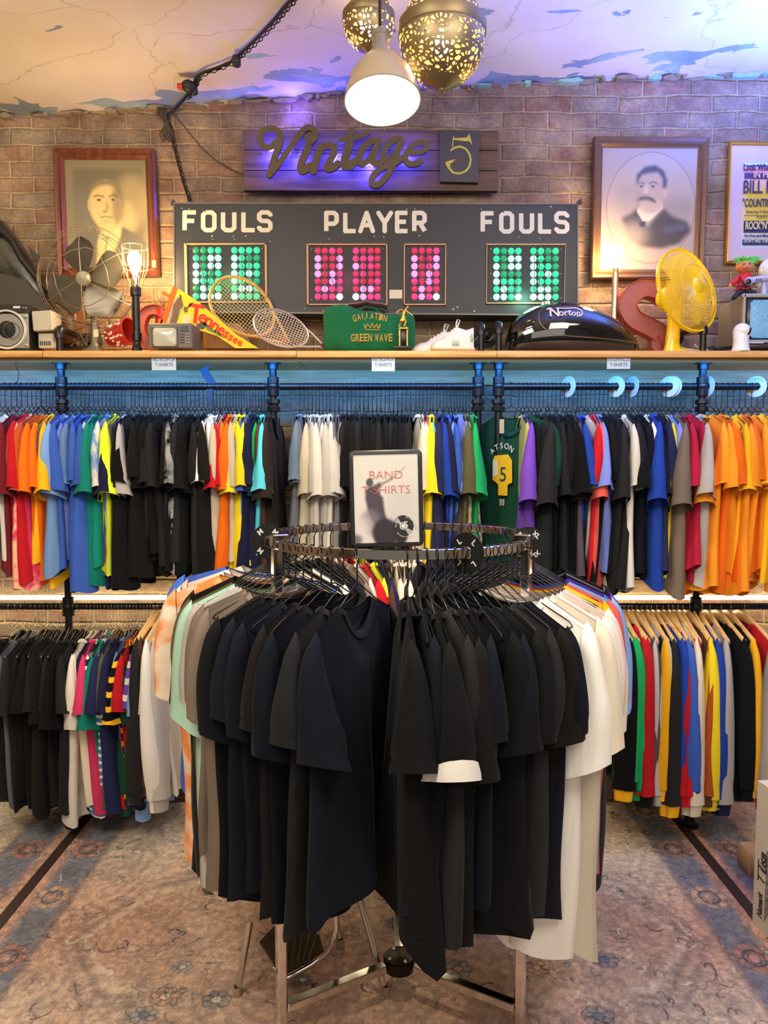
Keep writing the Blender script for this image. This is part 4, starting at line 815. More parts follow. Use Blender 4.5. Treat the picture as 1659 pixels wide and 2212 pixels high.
# framed sign on the ring
Ms = Matrix.Translation(PT(834, 1181, 1.885)) @ Matrix.Rotation(R(1.6), 4, 'Y') @ Matrix.Rotation(R(-2), 4, 'X')
Ms = Matrix.Translation(PT(836, 1181, 1.885)) @ Matrix.Rotation(R(-1.6) * -1, 4, 'Y')
Ms = Matrix.Translation(PT(837, 1181, 1.885)) @ Matrix.Rotation(R(-1.4), 4, 'Y')
sg = thing('framed_sign', 'black framed band T-shirts sign standing on the round rack', 'sign', tuple(Ms.translation), (0, R(-1.4), 0)); Ws = WM(sg)
w_, h_ = .186, .247
def rrect(w, h, r, n=5, cz=0): return [(sx * (w / 2 - r) + r * math.cos(a), cz + sz * (h / 2 - r) + r * math.sin(a)) for sx, sz, a0 in ((1, 1, 0), (-1, 1, 90), (-1, -1, 180), (1, -1, 270)) for a in [R(a0 + 90 * k / n) for k in range(n + 1)]]
q = MB(); secs = []
for (W2, H2, r_, y) in ((w_, h_, .014, .010), (w_, h_, .014, -.004), (w_ - .006, h_ - .006, .012, -.008), (w_ - .018, h_ - .018, .008, -.008), (w_ - .020, h_ - .020, .007, -.003)): secs.append([Ws @ Vector((x, y, z)) for x, z in rrect(W2, H2, r_, 5, h_ / 2)])
q.loft(secs); q.build('frame', mat('sign_frame', (.012, .014, .014), .25, coat=.5), sg, sharp=30)
c = Canvas(210, 280, 150, srgb(214, 210, 200))
c.poly([(120, 110), (210, 90), (210, 280), (60, 280), (90, 200)], srgb(190, 184, 186), 16, .55)
dk = srgb(72, 62, 72); c.poly([(38, 110), (52, 100), (62, 98), (88, 86), (94, 100), (80, 108), (88, 130), (95, 135), (97, 160), (100, 185), (110, 220), (66, 225), (52, 200), (42, 170), (36, 140)], dk, 2); c.ell(52, 88, 12, 14, srgb(84, 74, 80), 1)
c.line([(90, 94), (115, 82), (124, 78)], 8, srgb(150, 142, 140), 1); c.line([(122, 80), (170, 40)], 1.6, srgb(60, 50, 60), 0)
c.ell(52, 215, 34, 42, srgb(120, 108, 118), 5, .8); c.ell(24, 240, 26, 46, srgb(214, 204, 200), 9, .9); c.ell(100, 250, 44, 48, srgb(50, 40, 50), 3); c.ell(150, 262, 22, 24, srgb(40, 34, 40), 2); c.ell(4, 268, 20, 16, srgb(120, 112, 112), 3)
c.ell(158, 228, 34, 34, srgb(36, 36, 38), 0); c.poly([(158, 228), (140, 200), (128, 214)], srgb(170, 168, 164), 0); c.poly([(158, 228), (176, 258), (188, 244)], srgb(170, 168, 164), 0); c.ell(158, 228, 11.5, 11.5, srgb(226, 224, 218), 0); c.ell(158, 228, 7.5, 7.5, srgb(30, 30, 32), 0, ring=.16)
c.mesh('poster', lambda a, b_: (np.array(Ws)[:3, :3] @ np.stack([(a / 210 - .5) * (w_ - .022), np.full_like(a, -.0042), (1 - b_ / 280) * (h_ - .022) + .011])).T + np.array(Ws)[:3, 3], vcmat('poster_print', .35, coat=.6), sg)
redp = mat('red_thin_print', srgb(206, 96, 88), .5)
for s_, zz, ww in (('BAND', .183, .083), ('T-SHIRTS', .145, .122)): text(s_, .030, redp, sg, Ws @ Matrix.Translation((.0, -.0050, zz)) @ Matrix.Rotation(R(90), 4, 'X'), .0002, bold=-.0005, width=ww, name='sign_lettering')
text('5', .024, wht, sg, Ws @ Matrix.Translation((.0485, -.0052, .055)) @ Matrix.Rotation(R(90), 4, 'X'), .0003, bold=.0003, name='logo_number')
for k_, ch in enumerate('VINTAGE'): a_ = R(-8 - 15 * k_); text(ch, .0070, wht, sg, Ws @ Matrix.Translation((.047 + .0255 * -math.sin(a_), -.0050, .049 + .0255 * math.cos(a_))) @ Matrix.Rotation(R(90), 4, 'X') @ Matrix.Rotation(a_, 4, 'Z'), .0003, bold=.0002, name='logo_letter')
for k_, ch in enumerate('NASHVILLE'): a_ = R(125 + 11 * k_); text(ch, .0058, wht, sg, Ws @ Matrix.Translation((.047 + .0245 * -math.sin(a_), -.0050, .049 + .0245 * math.cos(a_))) @ Matrix.Rotation(R(90), 4, 'X') @ Matrix.Rotation(a_ + math.pi, 4, 'Z'), .0003, name='logo_letter')
text('TN', .0070, wht, sg, Ws @ Matrix.Translation((.0235, -.0050, .054)) @ Matrix.Rotation(R(90), 4, 'X') @ Matrix.Rotation(R(80), 4, 'Z'), .0003, name='logo_letter')
# ================================================================== WALL: SIGN, SCOREBOARD, PICTURES
def pxbox(mb, x0, y0, x1, y1, Y, th, bev=.003):
    a, b_ = PT(x0, y1, Y), PT(x1, y0, Y); return mb.bbox(((a.x + b_.x) / 2, Y + th / 2, (a.z + b_.z) / 2), (b_.x - a.x, th, b_.z - a.z), bev)
def pxquad(mb, pts, Y, th): return mb.prism([PT(x, y, Y) for x, y in pts], (0, th, 0))
# scoreboard
YB = 3.52
sb_ = thing('scoreboard', 'black basketball scoreboard reading fouls, player, fouls with lit bulbs', 'scoreboard', tuple(PT(812, 683, YB + .08)))
board = mat('scoreboard_black', srgb(29, 28, 28), .45, bump=.15, bscale=14, vary=.25)
pxquad(MB(), [(374, 438), (1250, 440), (1250, 683), (376, 676)], YB, .13).build('cabinet', board, sb_, smooth=False)
q = MB()
for a, b_ in (((374, 440), (1250, 442)), ((376, 675), (1250, 682))): pxquad(q, [a, b_, (b_[0], b_[1] - 3), (a[0], a[1] - 3)], YB - .004, .006)
for x in (374, 1247): pxquad(q, [(x, 440), (x + 3, 440), (x + 3, 680), (x, 676)], YB - .004, .006)
q.build('edge_trim', mat('edge_metal', srgb(96, 92, 86), .4, .6), sb_, smooth=False)
q = MB()
for x, y in ((374, 436), (1250, 434)): q = MB(); q.prism([PT(x - 6, y + 4, YB + .04), PT(x + 8, y + 4, YB + .04), PT(x + (0 if x < 500 else 5), y - 7, YB + .04)], (0, .03, 0)); q.build('corner_bracket', blkp, sb_, smooth=False)
cream_p = mat('cream_paint', srgb(222, 214, 192), .6)
FS = {'F': [[(1, 0), (0, 0), (0, 2)], [(0, .95), (.85, .95)]], 'O': [[(.25, 0), (.75, 0), (1, .28), (1, 1.72), (.75, 2), (.25, 2), (0, 1.72), (0, .28), (.25, 0)]], 'U': [[(0, 0), (0, 1.72), (.25, 2), (.75, 2), (1, 1.72), (1, 0)]],
      'L': [[(0, 0), (0, 2), (1, 2)]], 'S': [[(1, .42), (1, .25), (.78, 0), (.22, 0), (0, .25), (0, .72), (.22, .95), (.78, .98), (1, 1.25), (1, 1.75), (.78, 2), (.22, 2), (0, 1.75), (0, 1.58)]], 'P': [[(0, 2), (0, 0), (.75, 0), (1, .25), (1, .95), (.75, 1.2), (0, 1.2)]],
      'A': [[(-.1, 2), (.5, 0), (1.1, 2)], [(.16, 1.35), (.84, 1.35)]], 'Y': [[(-.1, 0), (.5, 1.1), (1.1, 0)], [(.5, 1.1), (.5, 2)]], 'E': [[(1, 0), (0, 0), (0, 2), (1, 2)], [(0, .98), (.85, .98)]], 'R': [[(0, 2), (0, 0), (.75, 0), (1, .25), (1, .85), (.75, 1.1), (0, 1.1)], [(.55, 1.1), (1.02, 2)]]}
def word(s, xs, y0, y1, wl, sw):
    for ch, x in zip(s, xs):
        q = MB(); h = (y1 - y0) - sw
        for st in FS[ch]: q.stroke([(x + sw / 2 + px * (wl - sw), y0 + sw / 2 + py * h / 2) for px, py in st], sw, lambda a, b_, k: PT(a, b_, YB - (.0018 if k == 0 else -.001)), 0, cap=False if ch in 'FLEOUSPR' else True, joint=12)
        # square stroke ends
        for st in FS[ch]:
            for (ax, ay), (bx, by) in ((st[0], st[1]), (st[-1], st[-2])):
                pass
        q.build('painted_letter', cream_p, sb_, smooth=False)
word('FOULS', (394, 434, 477, 521, 555), 454, 502, 34, 9.6); word('PLAYER', (700, 741, 776, 815, 853, 890), 455, 504, 32, 9.6); word('FOULS', (1038, 1078, 1121, 1162, 1197), 456, 505, 33, 9.6)
trim_t = mat('tan_trim', srgb(196, 150, 110), .6); gpanel = mat('dark_panel', (.006, .008, .008), .5)
EM = dict(g=[emit('green_low', (0, .50, .17), 1.0), emit('green_mid', (.02, .85, .38), 1.25), emit('green_hot', (.35, 1, .72), 2.2), emit('green_white', (.85, 1, .95), 4)],
          r=[emit('pink_low', (.80, .02, .10), 1.0), emit('pink_mid', (.95, .04, .22), 1.2), emit('pink_hot', (1, .22, .55), 2.2), emit('pink_white', (1, .86, .92), 4)])
HOT = {'g': [(1, 2), (1, 3), (1, 4), (2, 3), (3, 4), (3, 6), (4, 0), (5, 1), (2, 4), (5, 5), (5, 6), (3, 0), (2, 0), (4, 4), (2, 2)], 'r': [(1, 3), (2, 3), (2, 4), (5, 1), (4, 2), (3, 2), (5, 5), (1, 0), (2, 0), (3, 0), (5, 6)]}
rd = random.Random(4); BULB = mesh_of(MB().lathe([(.0152, 0), (.0150, -.004), (.0129, -.009), (.008, -.0120), (.0001, -.0132)], (0, 0, 0), 14, rot=Matrix.Rotation(R(-90), 3, 'X').to_3x3()), 'bulb')
def lamp_window(x0, y0, x1, y1, cols, rows, kind, letters, name):
    o = MB(); pxbox(o, x0 + 3, y0 + 3, x1 - 3, y1 - 3, YB - .0025, .004, .001); w = o.build('lamp_panel', gpanel, sb_, smooth=False)
    q = MB()
    for a in ((x0, y0, x1, y0 + 3), (x0, y1 - 3, x1, y1), (x0, y0, x0 + 3, y1), (x1 - 3, y0, x1, y1)): pxbox(q, *a, YB - .012, .012, .001)
    q.build('window_trim', trim_t, w, smooth=False)
    for r_, y in enumerate(rows):
        for c_, x in enumerate(cols):
            if r_ == 6: lv = 3 if c_ in (3, 4) else (1 if rd.random() < .6 else 2)
            elif (r_, c_) in HOT[kind]: lv = 2
            else: lv = 1 if (2 <= c_ <= 5 and rd.random() < .6) else (0 if rd.random() < .62 else 1)
            p_ = PT(x, y, YB - .002); b_ = inst('green_bulb' if kind == 'g' else 'pink_bulb', BULB, EM[kind][lv], w); b_.location = WM(w).inverted() @ p_
    q = MB(); xs = []
    for ch, cx in letters:
        st = {'V': [[(0, 0), (.5, 2), (1, 0)]], 'I': [[(.3, 0), (.7, 0), (.7, 2), (.3, 2), (.3, 0)]], 'N': [[(0, 2), (0, 0), (1, 2), (1, 0)], [(.22, 2), (.22, .6)]], 'T': [[(0, .25), (0, 0), (1, 0), (1, .25)], [(.4, .25), (.4, 2)], [(.62, .25), (.62, 2)]], 'A': [[(0, 2), (.4, 0), (.6, 0), (1, 2)], [(.3, 1.3), (.7, 1.3)]], 'G': [[(1, .4), (.7, 0), (.3, 0), (0, .5), (0, 1.5), (.3, 2), (1, 1.8), (1, 1.1), (.55, 1.1)]], 'E': [[(1, 0), (0, 0), (0, 2), (1, 2), (1, 1.7), (.3, 1.7), (.3, 1.15), (.9, 1.15), (.9, .85), (.3, .85), (.3, .3), (1, .3), (1, 0)]]}[ch]
        for s_ in st: q.stroke([(cx - 18 + 36 * a, y0 + 24 + (y1 - y0 - 48) / 2 * b_) for a, b_ in s_], 1.6, lambda a, b_, k: PT(a, b_, YB - (.0185 if k == 0 else .0165)), 0, joint=6)
    q.build('acrylic_letter_edges', blkp, w, smooth=False)
    q = MB()
    for x in (x0 + 10, x1 - 10): 
        for y in (y0 + 12, (y0 + y1) / 2, y1 - 12): p_ = PT(x, y, YB - .004); q.sphere(p_, .0022, 6, 4)
    q.build('screws', chrome, w)
rows = [541, 557.7, 574.4, 590.9, 607, 623.4, 640]
lamp_window(400, 525, 576, 654, [423.5, 439.5, 455.3, 471.4, 506.5, 522.3, 538.3, 554.6], rows, 'g', (('V', 447), ('I', 530)), 'left')
lamp_window(663, 526, 837, 659, [686.7, 701.8, 717.8, 733.7, 768.7, 784.7, 800.6, 815.6], [y + 1 for y in rows], 'r', (('N', 712), ('T', 790)), 'mid')
lamp_window(872, 526, 964, 659, [895.3, 911, 927, 942.6], [y + 1 for y in rows], 'r', (('A', 919),), 'mid')
lamp_window(1050, 526, 1222, 656, [1072.3, 1088.2, 1104, 1119.5, 1152, 1168.3, 1184, 1199.8], [y + 1.5 for y in rows], 'g', (('G', 1100), ('E', 1172)), 'right')
q = MB(); pxbox(q, 841, 626, 869, 645, YB - .003, .003, .0005); q.build('maker_plate', mat('ivory_plate', srgb(214, 206, 176), .5), sb_, smooth=False)
q = MB(); rd = random.Random(9)
for _ in range(34): x, y = rd.uniform(385, 1240), rd.choice([rd.uniform(508, 524), rd.uniform(445, 452), rd.uniform(585, 672), rd.uniform(662, 674)]); pxbox(q, x, y, x + rd.uniform(1.5, 4), y + rd.uniform(1, 2.5), YB - .0008, .0012, .0002)
q.build('paint_chips', cream_p, sb_, smooth=False)
point('green_bulb_glow', PT(488, 600, YB - .05), .7, (.05, 1, .45), .05); point('green_bulb_glow', PT(1136, 640, YB - .05), 1.5, (.25, 1, .65), .05)
point('pink_bulb_glow', PT(750, 595, YB - .05), .25, (1, .1, .35), .05); point('pink_bulb_glow', PT(918, 595, YB - .05), .15, (1, .1, .35), .05)
# Vintage 5 sign
YG = 3.60
vs = thing('vintage_sign', 'wooden plank sign with cut-out script letters lit blue from behind', 'sign', tuple(PT(800, 412, YG + .04)))
plank = wood('old_plank', srgb(78, 56, 38), srgb(116, 86, 60), 0, 3, .7)
for k, (ya, yb, sh) in enumerate(((280, 323, 0), (324, 367, 2), (368, 411, 1))): q = MB(); pxquad(q, [(524 + sh, ya + (1 if k else 0)), (1077 - sh, ya + 2), (1076 - sh, yb + 1), (526 + sh, yb)], YG, .035); q.build('plank', plank, vs, smooth=False)
rust_m = mat('rusty_steel', srgb(92, 78, 54), .6, 0, bump=.3, bscale=30, vary=.25)
VG = dict(V=[([(284, 178), (250, 215), (205, 222), (165, 190), (155, 140), (175, 95), (225, 68), (280, 74), (322, 115), (318, 190), (280, 290), (232, 445)], 50), ([(232, 445), (330, 330), (400, 232), (460, 145), (515, 78), (565, 60), (604, 88), (606, 140), (580, 172)], 48)],
 i=[([(566, 140), (568, 142)], 96), ([(552, 205), (520, 280), (492, 350), (488, 405), (520, 405), (560, 370)], 58)],
 n=[([(652, 215), (622, 300), (588, 410)], 60), ([(640, 225), (700, 205), (752, 215), (762, 262), (722, 340), (702, 388), (740, 390), (790, 355)], 56)],
 t=[([(900, 88), (880, 200), (850, 310), (846, 362), (880, 370), (930, 335)], 66), ([(812, 160), (880, 148), (960, 130), (1035, 98)], 46)],
 a=[([(1120, 165), (1060, 170), (985, 245), (968, 330), (1005, 350), (1070, 290), (1112, 200)], 52), ([(1124, 170), (1086, 280), (1078, 345), (1120, 350), (1160, 320)], 52)],
 g=[([(1300, 150), (1240, 160), (1172, 235), (1160, 305), (1196, 322), (1262, 262), (1300, 175)], 52), ([(1316, 170), (1270, 290), (1205, 430), (1125, 520), (1070, 520), (1075, 460), (1140, 395), (1250, 350), (1330, 300)], 48)],
 e=[([(1370, 262), (1450, 258), (1512, 228), (1512, 188), (1450, 182), (1378, 225), (1340, 300), (1370, 352), (1430, 350), (1462, 325)], 48)])
cp = lambda x, y: (520 + x / 3.77, 260 + y / 3.77)
bluem = emit('blue_neon', (.04, .04, 1), 26)
def smooth_path(p, n=5):
    if len(p) < 3: return p
    out = []
    for i in range(len(p) - 1):
        a, b_, c_, d = p[max(i - 1, 0)], p[i], p[i + 1], p[min(i + 2, len(p) - 1)]
        for k in range(n):
            w = k / n; out.append(tuple(.5 * ((2 * b_[j]) + (-a[j] + c_[j]) * w + (2 * a[j] - 5 * b_[j] + 4 * c_[j] - d[j]) * w * w + (-a[j] + 3 * b_[j] - 3 * c_[j] + d[j]) * w ** 3) for j in (0, 1)))
    return out + [p[-1]]
for ch, sts in VG.items():
    q = MB(); g_ = MB()
    for pts, w in sts:
        pp = [cp(*p_) for p_ in smooth_path(pts)]
        q.stroke(pp, w / 3.77, lambda a, b_, k: PT(a, b_, YG - .055) + Vector((0, 0 if k == 0 else .014, 0)), 0, joint=14)
        if len(pp) > 3: g_.tube([PT(a, b_, YG - .032) for a, b_ in pp], .004, 6)
    l_ = q.build('script_letter', rust_m, vs, smooth=False); l_['label'] = 'rusty brown cut-out letter %s' % ch
    g_.build('blue_tube', bluem, vs)
for px, py in ((590, 330), (650, 345), (730, 345), (800, 360), (880, 335)): o = point('sign_blue_light', PT(px, py, YG - .035), 8, (.04, .04, 1), .02)
q = MB()
for x in (566, 642, 700, 772, 846): q.cyl(PT(x, 332, YG - .048), PT(x + 2, 332, YG + .002), .004, 8)
q.cyl(PT(606, 331, YG - .038), PT(770, 333, YG - .038), .004, 8); q.build('letter_brackets', rust_m, vs)
q = MB(); pxquad(q, [(950, 281), (1036, 281), (1033, 394), (951, 392)], YG - .030, .028); o5 = q.build('number_panel', mat('slate_panel', srgb(62, 58, 56), .5, vary=.2, bscale=6), vs, smooth=False)
yp = mat('yellow_worn_paint', srgb(190, 178, 70), .6, vary=.35, bscale=30); q = MB(); f5 = lambda a, b_, k: PT(940 + a / 10.37, 260 + b_ / 10.37, YG - (.0315 if k == 0 else .029))
q._pr([(405, 355), (425, 355), (395, 585), (370, 600)], f5); q._pr([(420, 395), (600, 392), (700, 385), (770, 300), (835, 550), (760, 470), (640, 465), (420, 440)], f5)
q.stroke([(355, 670), (440, 610), (570, 585), (690, 640), (770, 760), (800, 880), (770, 1030), (680, 1140), (540, 1195), (400, 1170), (300, 1060), (250, 960)], 45, f5, 0, joint=8)
q._pr([(240, 930), (340, 900), (460, 868), (380, 950), (330, 970), (350, 1060), (280, 1010)], f5); q.build('painted_five', yp, o5, smooth=False)
# framed pictures
def frame(name, label, c4, bw, Y, fm, th=.035, tilt=.012):
    """c4: outer corners in the picture order TL,TR,BR,BL (pixels)"""
    o = thing(name, label, 'picture', tuple(PT((c4[2][0] + c4[3][0]) / 2, c4[3][1], Y)))
    P4 = [PT(x, y, Y) for x, y in c4]; cen = sum(P4, Vector()) / 4; q = MB()
    prof = [(0, .0), (.0, -th * .8), (.12, -th), (.45, -th * .72), (.7, -th * .85), (.92, -th * .5), (1, -th * .45), (1, 0)]
    secs = []
    for i in range(4):
        a, b_, c_ = P4[i - 1], P4[i], P4[(i + 1) % 4]; d = ((a - b_).normalized() + (c_ - b_).normalized()); s_ = []
        for u, y in prof: s_.append(b_ + d * bw * u + Vector((0, y, 0)))
        secs.append(s_)
    secs.append(secs[0]); q.loft(secs, cap=False); q.build('frame_moulding', fm, o, sharp=25); return o, P4
def quad_map(P4, inset, yo):
    TL, TR, BR, BL = P4; d = lambda a, b_: (b_ - a).normalized()
    tl = TL + (d(TL, TR) + d(TL, BL)) * inset; tr = TR + (d(TR, TL) + d(TR, BR)) * inset; br = BR + (d(BR, BL) + d(BR, TR)) * inset; bl = BL + (d(BL, BR) + d(BL, TL)) * inset
    A = [np.array(v) for v in (tl, tr, br, bl)]
    def f(u, v):
        u = np.asarray(u)[..., None]; v = np.asarray(v)[..., None]; r = (A[0] * (1 - u) + A[1] * u) * (1 - v) + (A[3] * (1 - u) + A[2] * u) * v; r[..., 1] += yo; return r
    return f
mah = wood('mahogany_frame', srgb(84, 44, 30), srgb(120, 66, 44), 2, 4, .3); brz = mat('bronze_frame', srgb(112, 82, 58), .4, .25, bump=.2, bscale=40, vary=.2)
glossy = vcmat('picture_print', .35, coat=.25)
o, P4 = frame('framed_portrait', 'mahogany framed sepia portrait of a clean-shaven man behind the grey fan', [(119, 325), (337, 326), (347, 598), (130, 603)], .048, 3.655, mah)
f_ = quad_map(P4, .046, -.012); S_ = lambda v: tuple(x * 1.0 for x in v)
c = Canvas(172, 235, 300, srgb(126, 116, 88), 1.9); c.poly([(18, 20), (160, 20), (162, 225), (18, 225)], srgb(106, 98, 76), 3)
c.ell(140, 90, 34, 60, srgb(176, 156, 106), 9, .7); c.ell(128, 130, 16, 40, srgb(196, 172, 116), 5, .7); c.poly([(18, 60), (52, 60), (56, 150), (18, 160)], srgb(112, 106, 92), 8, .7)
c.poly([(30, 170), (62, 148), (80, 150), (106, 140), (140, 158), (165, 180), (172, 235), (0, 235), (22, 190)], srgb(96, 90, 74), 2)
c.poly([(68, 160), (118, 130), (112, 168), (92, 212), (64, 190)], srgb(206, 184, 126), 2); c.poly([(66, 170), (92, 215), (60, 225)], srgb(196, 172, 118), 2)
c.ell(84, 96, 35, 52, srgb(206, 182, 122), 2); c.poly([(62, 130), (112, 128), (100, 158), (84, 162), (70, 152)], srgb(200, 176, 118), 3)
c.poly([(100, 60), (118, 70), (120, 118), (106, 150), (96, 120), (98, 90)], srgb(128, 114, 78), 4, .85); c.ell(118, 96, 5, 14, srgb(150, 134, 92), 1); c.ell(50, 98, 4, 13, srgb(190, 168, 112), 1)
c.poly([(48, 80), (56, 52), (74, 42), (98, 44), (116, 60), (120, 90), (110, 78), (104, 60), (90, 54), (72, 56), (58, 66)], srgb(120, 108, 78), 3)
c.line([(60, 80), (68, 77), (80, 80)], 3, srgb(92, 80, 52), 1); c.line([(92, 80), (100, 76), (108, 80)], 3, srgb(92, 80, 52), 1)
for x in (70, 100): c.ell(x, 87, 6, 3, srgb(150, 132, 88), 1); c.ell(x, 87, 2.4, 2.4, srgb(60, 52, 36), 0)
c.poly([(86, 84), (92, 108), (82, 112), (84, 98)], srgb(150, 130, 86), 2, .8); c.ell(82, 112, 6, 2.5, srgb(140, 120, 80), 1); c.line([(72, 125), (84, 123), (97, 126)], 2.4, srgb(96, 82, 54), 1); c.ell(86, 134, 9, 3, srgb(160, 140, 94), 2, .7); c.line([(74, 112), (68, 122)], 1.5, srgb(160, 140, 94), 1)
c.line([(74, 172), (88, 168)], 3, srgb(120, 108, 76), 1); c.line([(84, 170), (80, 200), (86, 214)], 3, srgb(110, 98, 70), 1)
c.mesh('portrait_print', lambda a, b_: f_(a / 172, b_ / 235), glossy, o)
lt = MB(); pxbox(lt, 328, 562, 337, 578, 3.61, .002, .0005); lt.tube([PT(332, 545, 3.612), PT(333, 562, 3.612)], .0006, 5); lt.build('price_tag', mat('tan_tag', srgb(224, 180, 110), .7), o, smooth=False)
o, P4 = frame('framed_portrait', 'bronze framed oval portrait of a moustached man above the black tank', [(1280, 300), (1527, 302), (1514, 604), (1273, 605)], .046, 3.655, brz)
f_ = quad_map(P4, .044, -.012); c = Canvas(200, 262, 320, srgb(168, 152, 136), 1.9); c.ell(105, 128, 92, 118, srgb(174, 158, 138), 2); c.ell(105, 128, 93, 119, srgb(132, 110, 92), 0, .8, ring=.008)
c.ell(52, 110, 24, 34, srgb(150, 142, 130), 9, .6); c.ell(158, 128, 40, 26, srgb(140, 130, 116), 9, .65); c.ell(105, 170, 74, 40, srgb(150, 140, 126), 10, .5)
c.poly([(44, 150), (64, 140), (78, 128), (98, 170), (132, 128), (152, 146), (184, 158), (192, 178), (168, 206), (130, 216), (90, 212), (64, 196)], srgb(74, 66, 60), 3); c.ell(70, 186, 30, 28, srgb(168, 154, 134), 10, .75)
c.poly([(76, 134), (92, 158), (104, 156), (130, 128), (122, 110), (86, 116)], srgb(214, 198, 168), 1); c.line([(78, 136), (92, 158), (130, 126)], 2, srgb(226, 214, 190), 1); c.poly([(80, 158), (96, 156), (94, 170), (84, 168)], srgb(60, 66, 66), 1)
c.ell(103, 90, 30, 46, srgb(176, 156, 134), 2); c.poly([(74, 80), (72, 120), (84, 134), (88, 100)], srgb(150, 134, 118), 4, .7); c.ell(134, 95, 5, 12, srgb(186, 166, 142), 1); c.ell(106, 124, 24, 16, srgb(184, 164, 140), 3)
c.poly([(72, 84), (74, 56), (90, 40), (112, 36), (130, 48), (138, 68), (136, 88), (128, 84), (128, 66), (118, 52), (98, 54), (84, 58), (78, 70)], srgb(72, 68, 76), 2)
c.line([(78, 76), (84, 73), (92, 78)], 2.6, srgb(100, 88, 78), 1); c.line([(100, 76), (108, 72), (118, 77)], 2.6, srgb(100, 88, 78), 1)
for x in (84, 108): c.ell(x, 82, 5, 2.6, srgb(140, 126, 112), 1); c.ell(x, 82, 2.2, 2.2, srgb(60, 56, 56), 0)
c.poly([(92, 80), (96, 78), (100, 98), (90, 98)], srgb(206, 188, 164), 2, .8); c.line([(90, 99), (100, 99)], 2.2, srgb(140, 120, 100), 1); c.poly([(74, 114), (84, 104), (98, 103), (112, 108), (118, 120), (110, 116), (96, 110), (82, 112)], srgb(84, 76, 74), 1.5); c.line([(88, 113), (104, 113)], 1.6, srgb(120, 96, 84), 1)
c.line([(140, 176), (176, 168)], 12, srgb(90, 98, 120), 3, .6)
c.mesh('portrait_print', lambda a, b_: f_(a / 200, b_ / 262), glossy, o)
gold_f = mat('gold_frame', srgb(206, 160, 72), .3, .7)
o, P4 = frame('framed_poster', 'gold framed yellow concert poster at the right edge', [(1573, 309), (1770, 311), (1762, 570), (1565, 570)], .014, 3.655, gold_f, .02)
f_ = quad_map(P4, .013, -.006); c = Canvas(186, 250, 110, srgb(206, 182, 188)); X0 = 24
c.poly([(26, 34), (186, 34), (186, 222), (26, 222)], srgb(186, 200, 216), 0); c.poly([(30, 38), (186, 38), (186, 218), (30, 218)], srgb(232, 226, 206), 0)
c.poly([(30, 46), (186, 46), (186, 76), (30, 76)], srgb(224, 140, 150), 1); c.poly([(30, 76), (186, 76), (186, 96), (30, 96)], srgb(232, 170, 130), 5); c.poly([(30, 92), (186, 92), (186, 192), (30, 192)], srgb(222, 190, 60), 3)
c.poly([(30, 58), (186, 58), (186, 72), (30, 72)], srgb(66, 60, 104), 0); c.poly([(30, 42), (186, 42), (186, 45), (30, 45)], srgb(66, 60, 104), 0); c.poly([(31, 151), (186, 151), (186, 190), (31, 190)], srgb(60, 60, 90), 0); c.poly([(32, 153), (186, 153), (186, 162), (32, 162)], srgb(218, 190, 70), 0); c.poly([(34, 165), (186, 165), (186, 187), (34, 187)], srgb(50, 50, 96), 0)
c.poly([(30, 192), (186, 192), (186, 218), (30, 218)], srgb(190, 196, 180), 1); c.poly([(30, 204), (186, 204), (186, 216), (30, 216)], srgb(60, 66, 84), 0)
c.mesh('poster_print', lambda a, b_: f_(a / 186, b_ / 250), glossy, o)
ink = mat('navy_ink', srgb(50, 48, 92), .6); pinkk = mat('pink_ink', srgb(236, 190, 190), .6); yk = mat('yellow_ink', srgb(230, 214, 130), .6); wk = mat('white_ink', srgb(216, 220, 220), .6)
def ptxt(s, x, y, wd, size, m_, bold=0, shear=0): 
    p_ = PT(x, y, 3.642); return text(s, size, m_, o, Matrix.Translation(p_) @ Matrix.Rotation(R(90), 4, 'X'), .0006, 'LEFT', bold, shear, width=wd * 3.64 / F, name='poster_lettering')
ptxt('Look Who', 1606, 362, 56, .042, ink, .001); ptxt('IN PERS', 1627, 378, 50, .040, pinkk, .0006); ptxt('BILL H', 1605, 405, 62, .085, ink, .001); ptxt('"COUNTRY', 1604, 439, 62, .052, ink, .001); ptxt('Featuring A Host Of', 1612, 457, 56, .020, ink)
ptxt('PLENTY OF', 1634, 469, 34, .014, ink); ptxt('ROCK"N"R', 1610, 488, 56, .050, yk, .0008); ptxt("It's Fun and Music", 1608, 509, 56, .016, ink, .0004); ptxt("DON'T MISS THIS", 1606, 521, 52, .020, wk, 0, .3)
# ================================================================== CEILING LAMPS
def pole(o, top, bot, r, m_, nm_='cord'): MB().cyl(top, bot, r, 8).build(nm_, m_, o)
m, t, p = nt('pierced_brass'); N = t.nodes.new; L = t.links.new
p.inputs['Base Color'].default_value = (.32, .24, .13, 1); p.inputs['Metallic'].default_value = .85; p.inputs['Roughness'].default_value = .42
tc = N('ShaderNodeTexCoord'); vo = N('ShaderNodeTexVoronoi'); vo.feature = 'DISTANCE_TO_EDGE'; vo.inputs['Scale'].default_value = 60; vo.inputs['Randomness'].default_value = .8
nz = N('ShaderNodeTexNoise'); nz.inputs['Scale'].default_value = 22; L(tc.outputs['Object'], nz.inputs['Vector']); sx = N('ShaderNodeVectorMath'); sx.operation = 'SCALE'; sx.inputs['Scale'].default_value = .03; L(nz.outputs['Color'], sx.inputs[0]); ad = N('ShaderNodeVectorMath'); L(tc.outputs['Object'], ad.inputs[0]); L(sx.outputs[0], ad.inputs[1]); L(ad.outputs[0], vo.inputs['Vector'])
g1 = N('ShaderNodeMath'); g1.operation = 'GREATER_THAN'; g1.inputs[1].default_value = .22; L(vo.outputs['Distance'], g1.inputs[0])
sp = N('ShaderNodeSeparateXYZ'); L(tc.outputs['Generated'], sp.inputs[0])
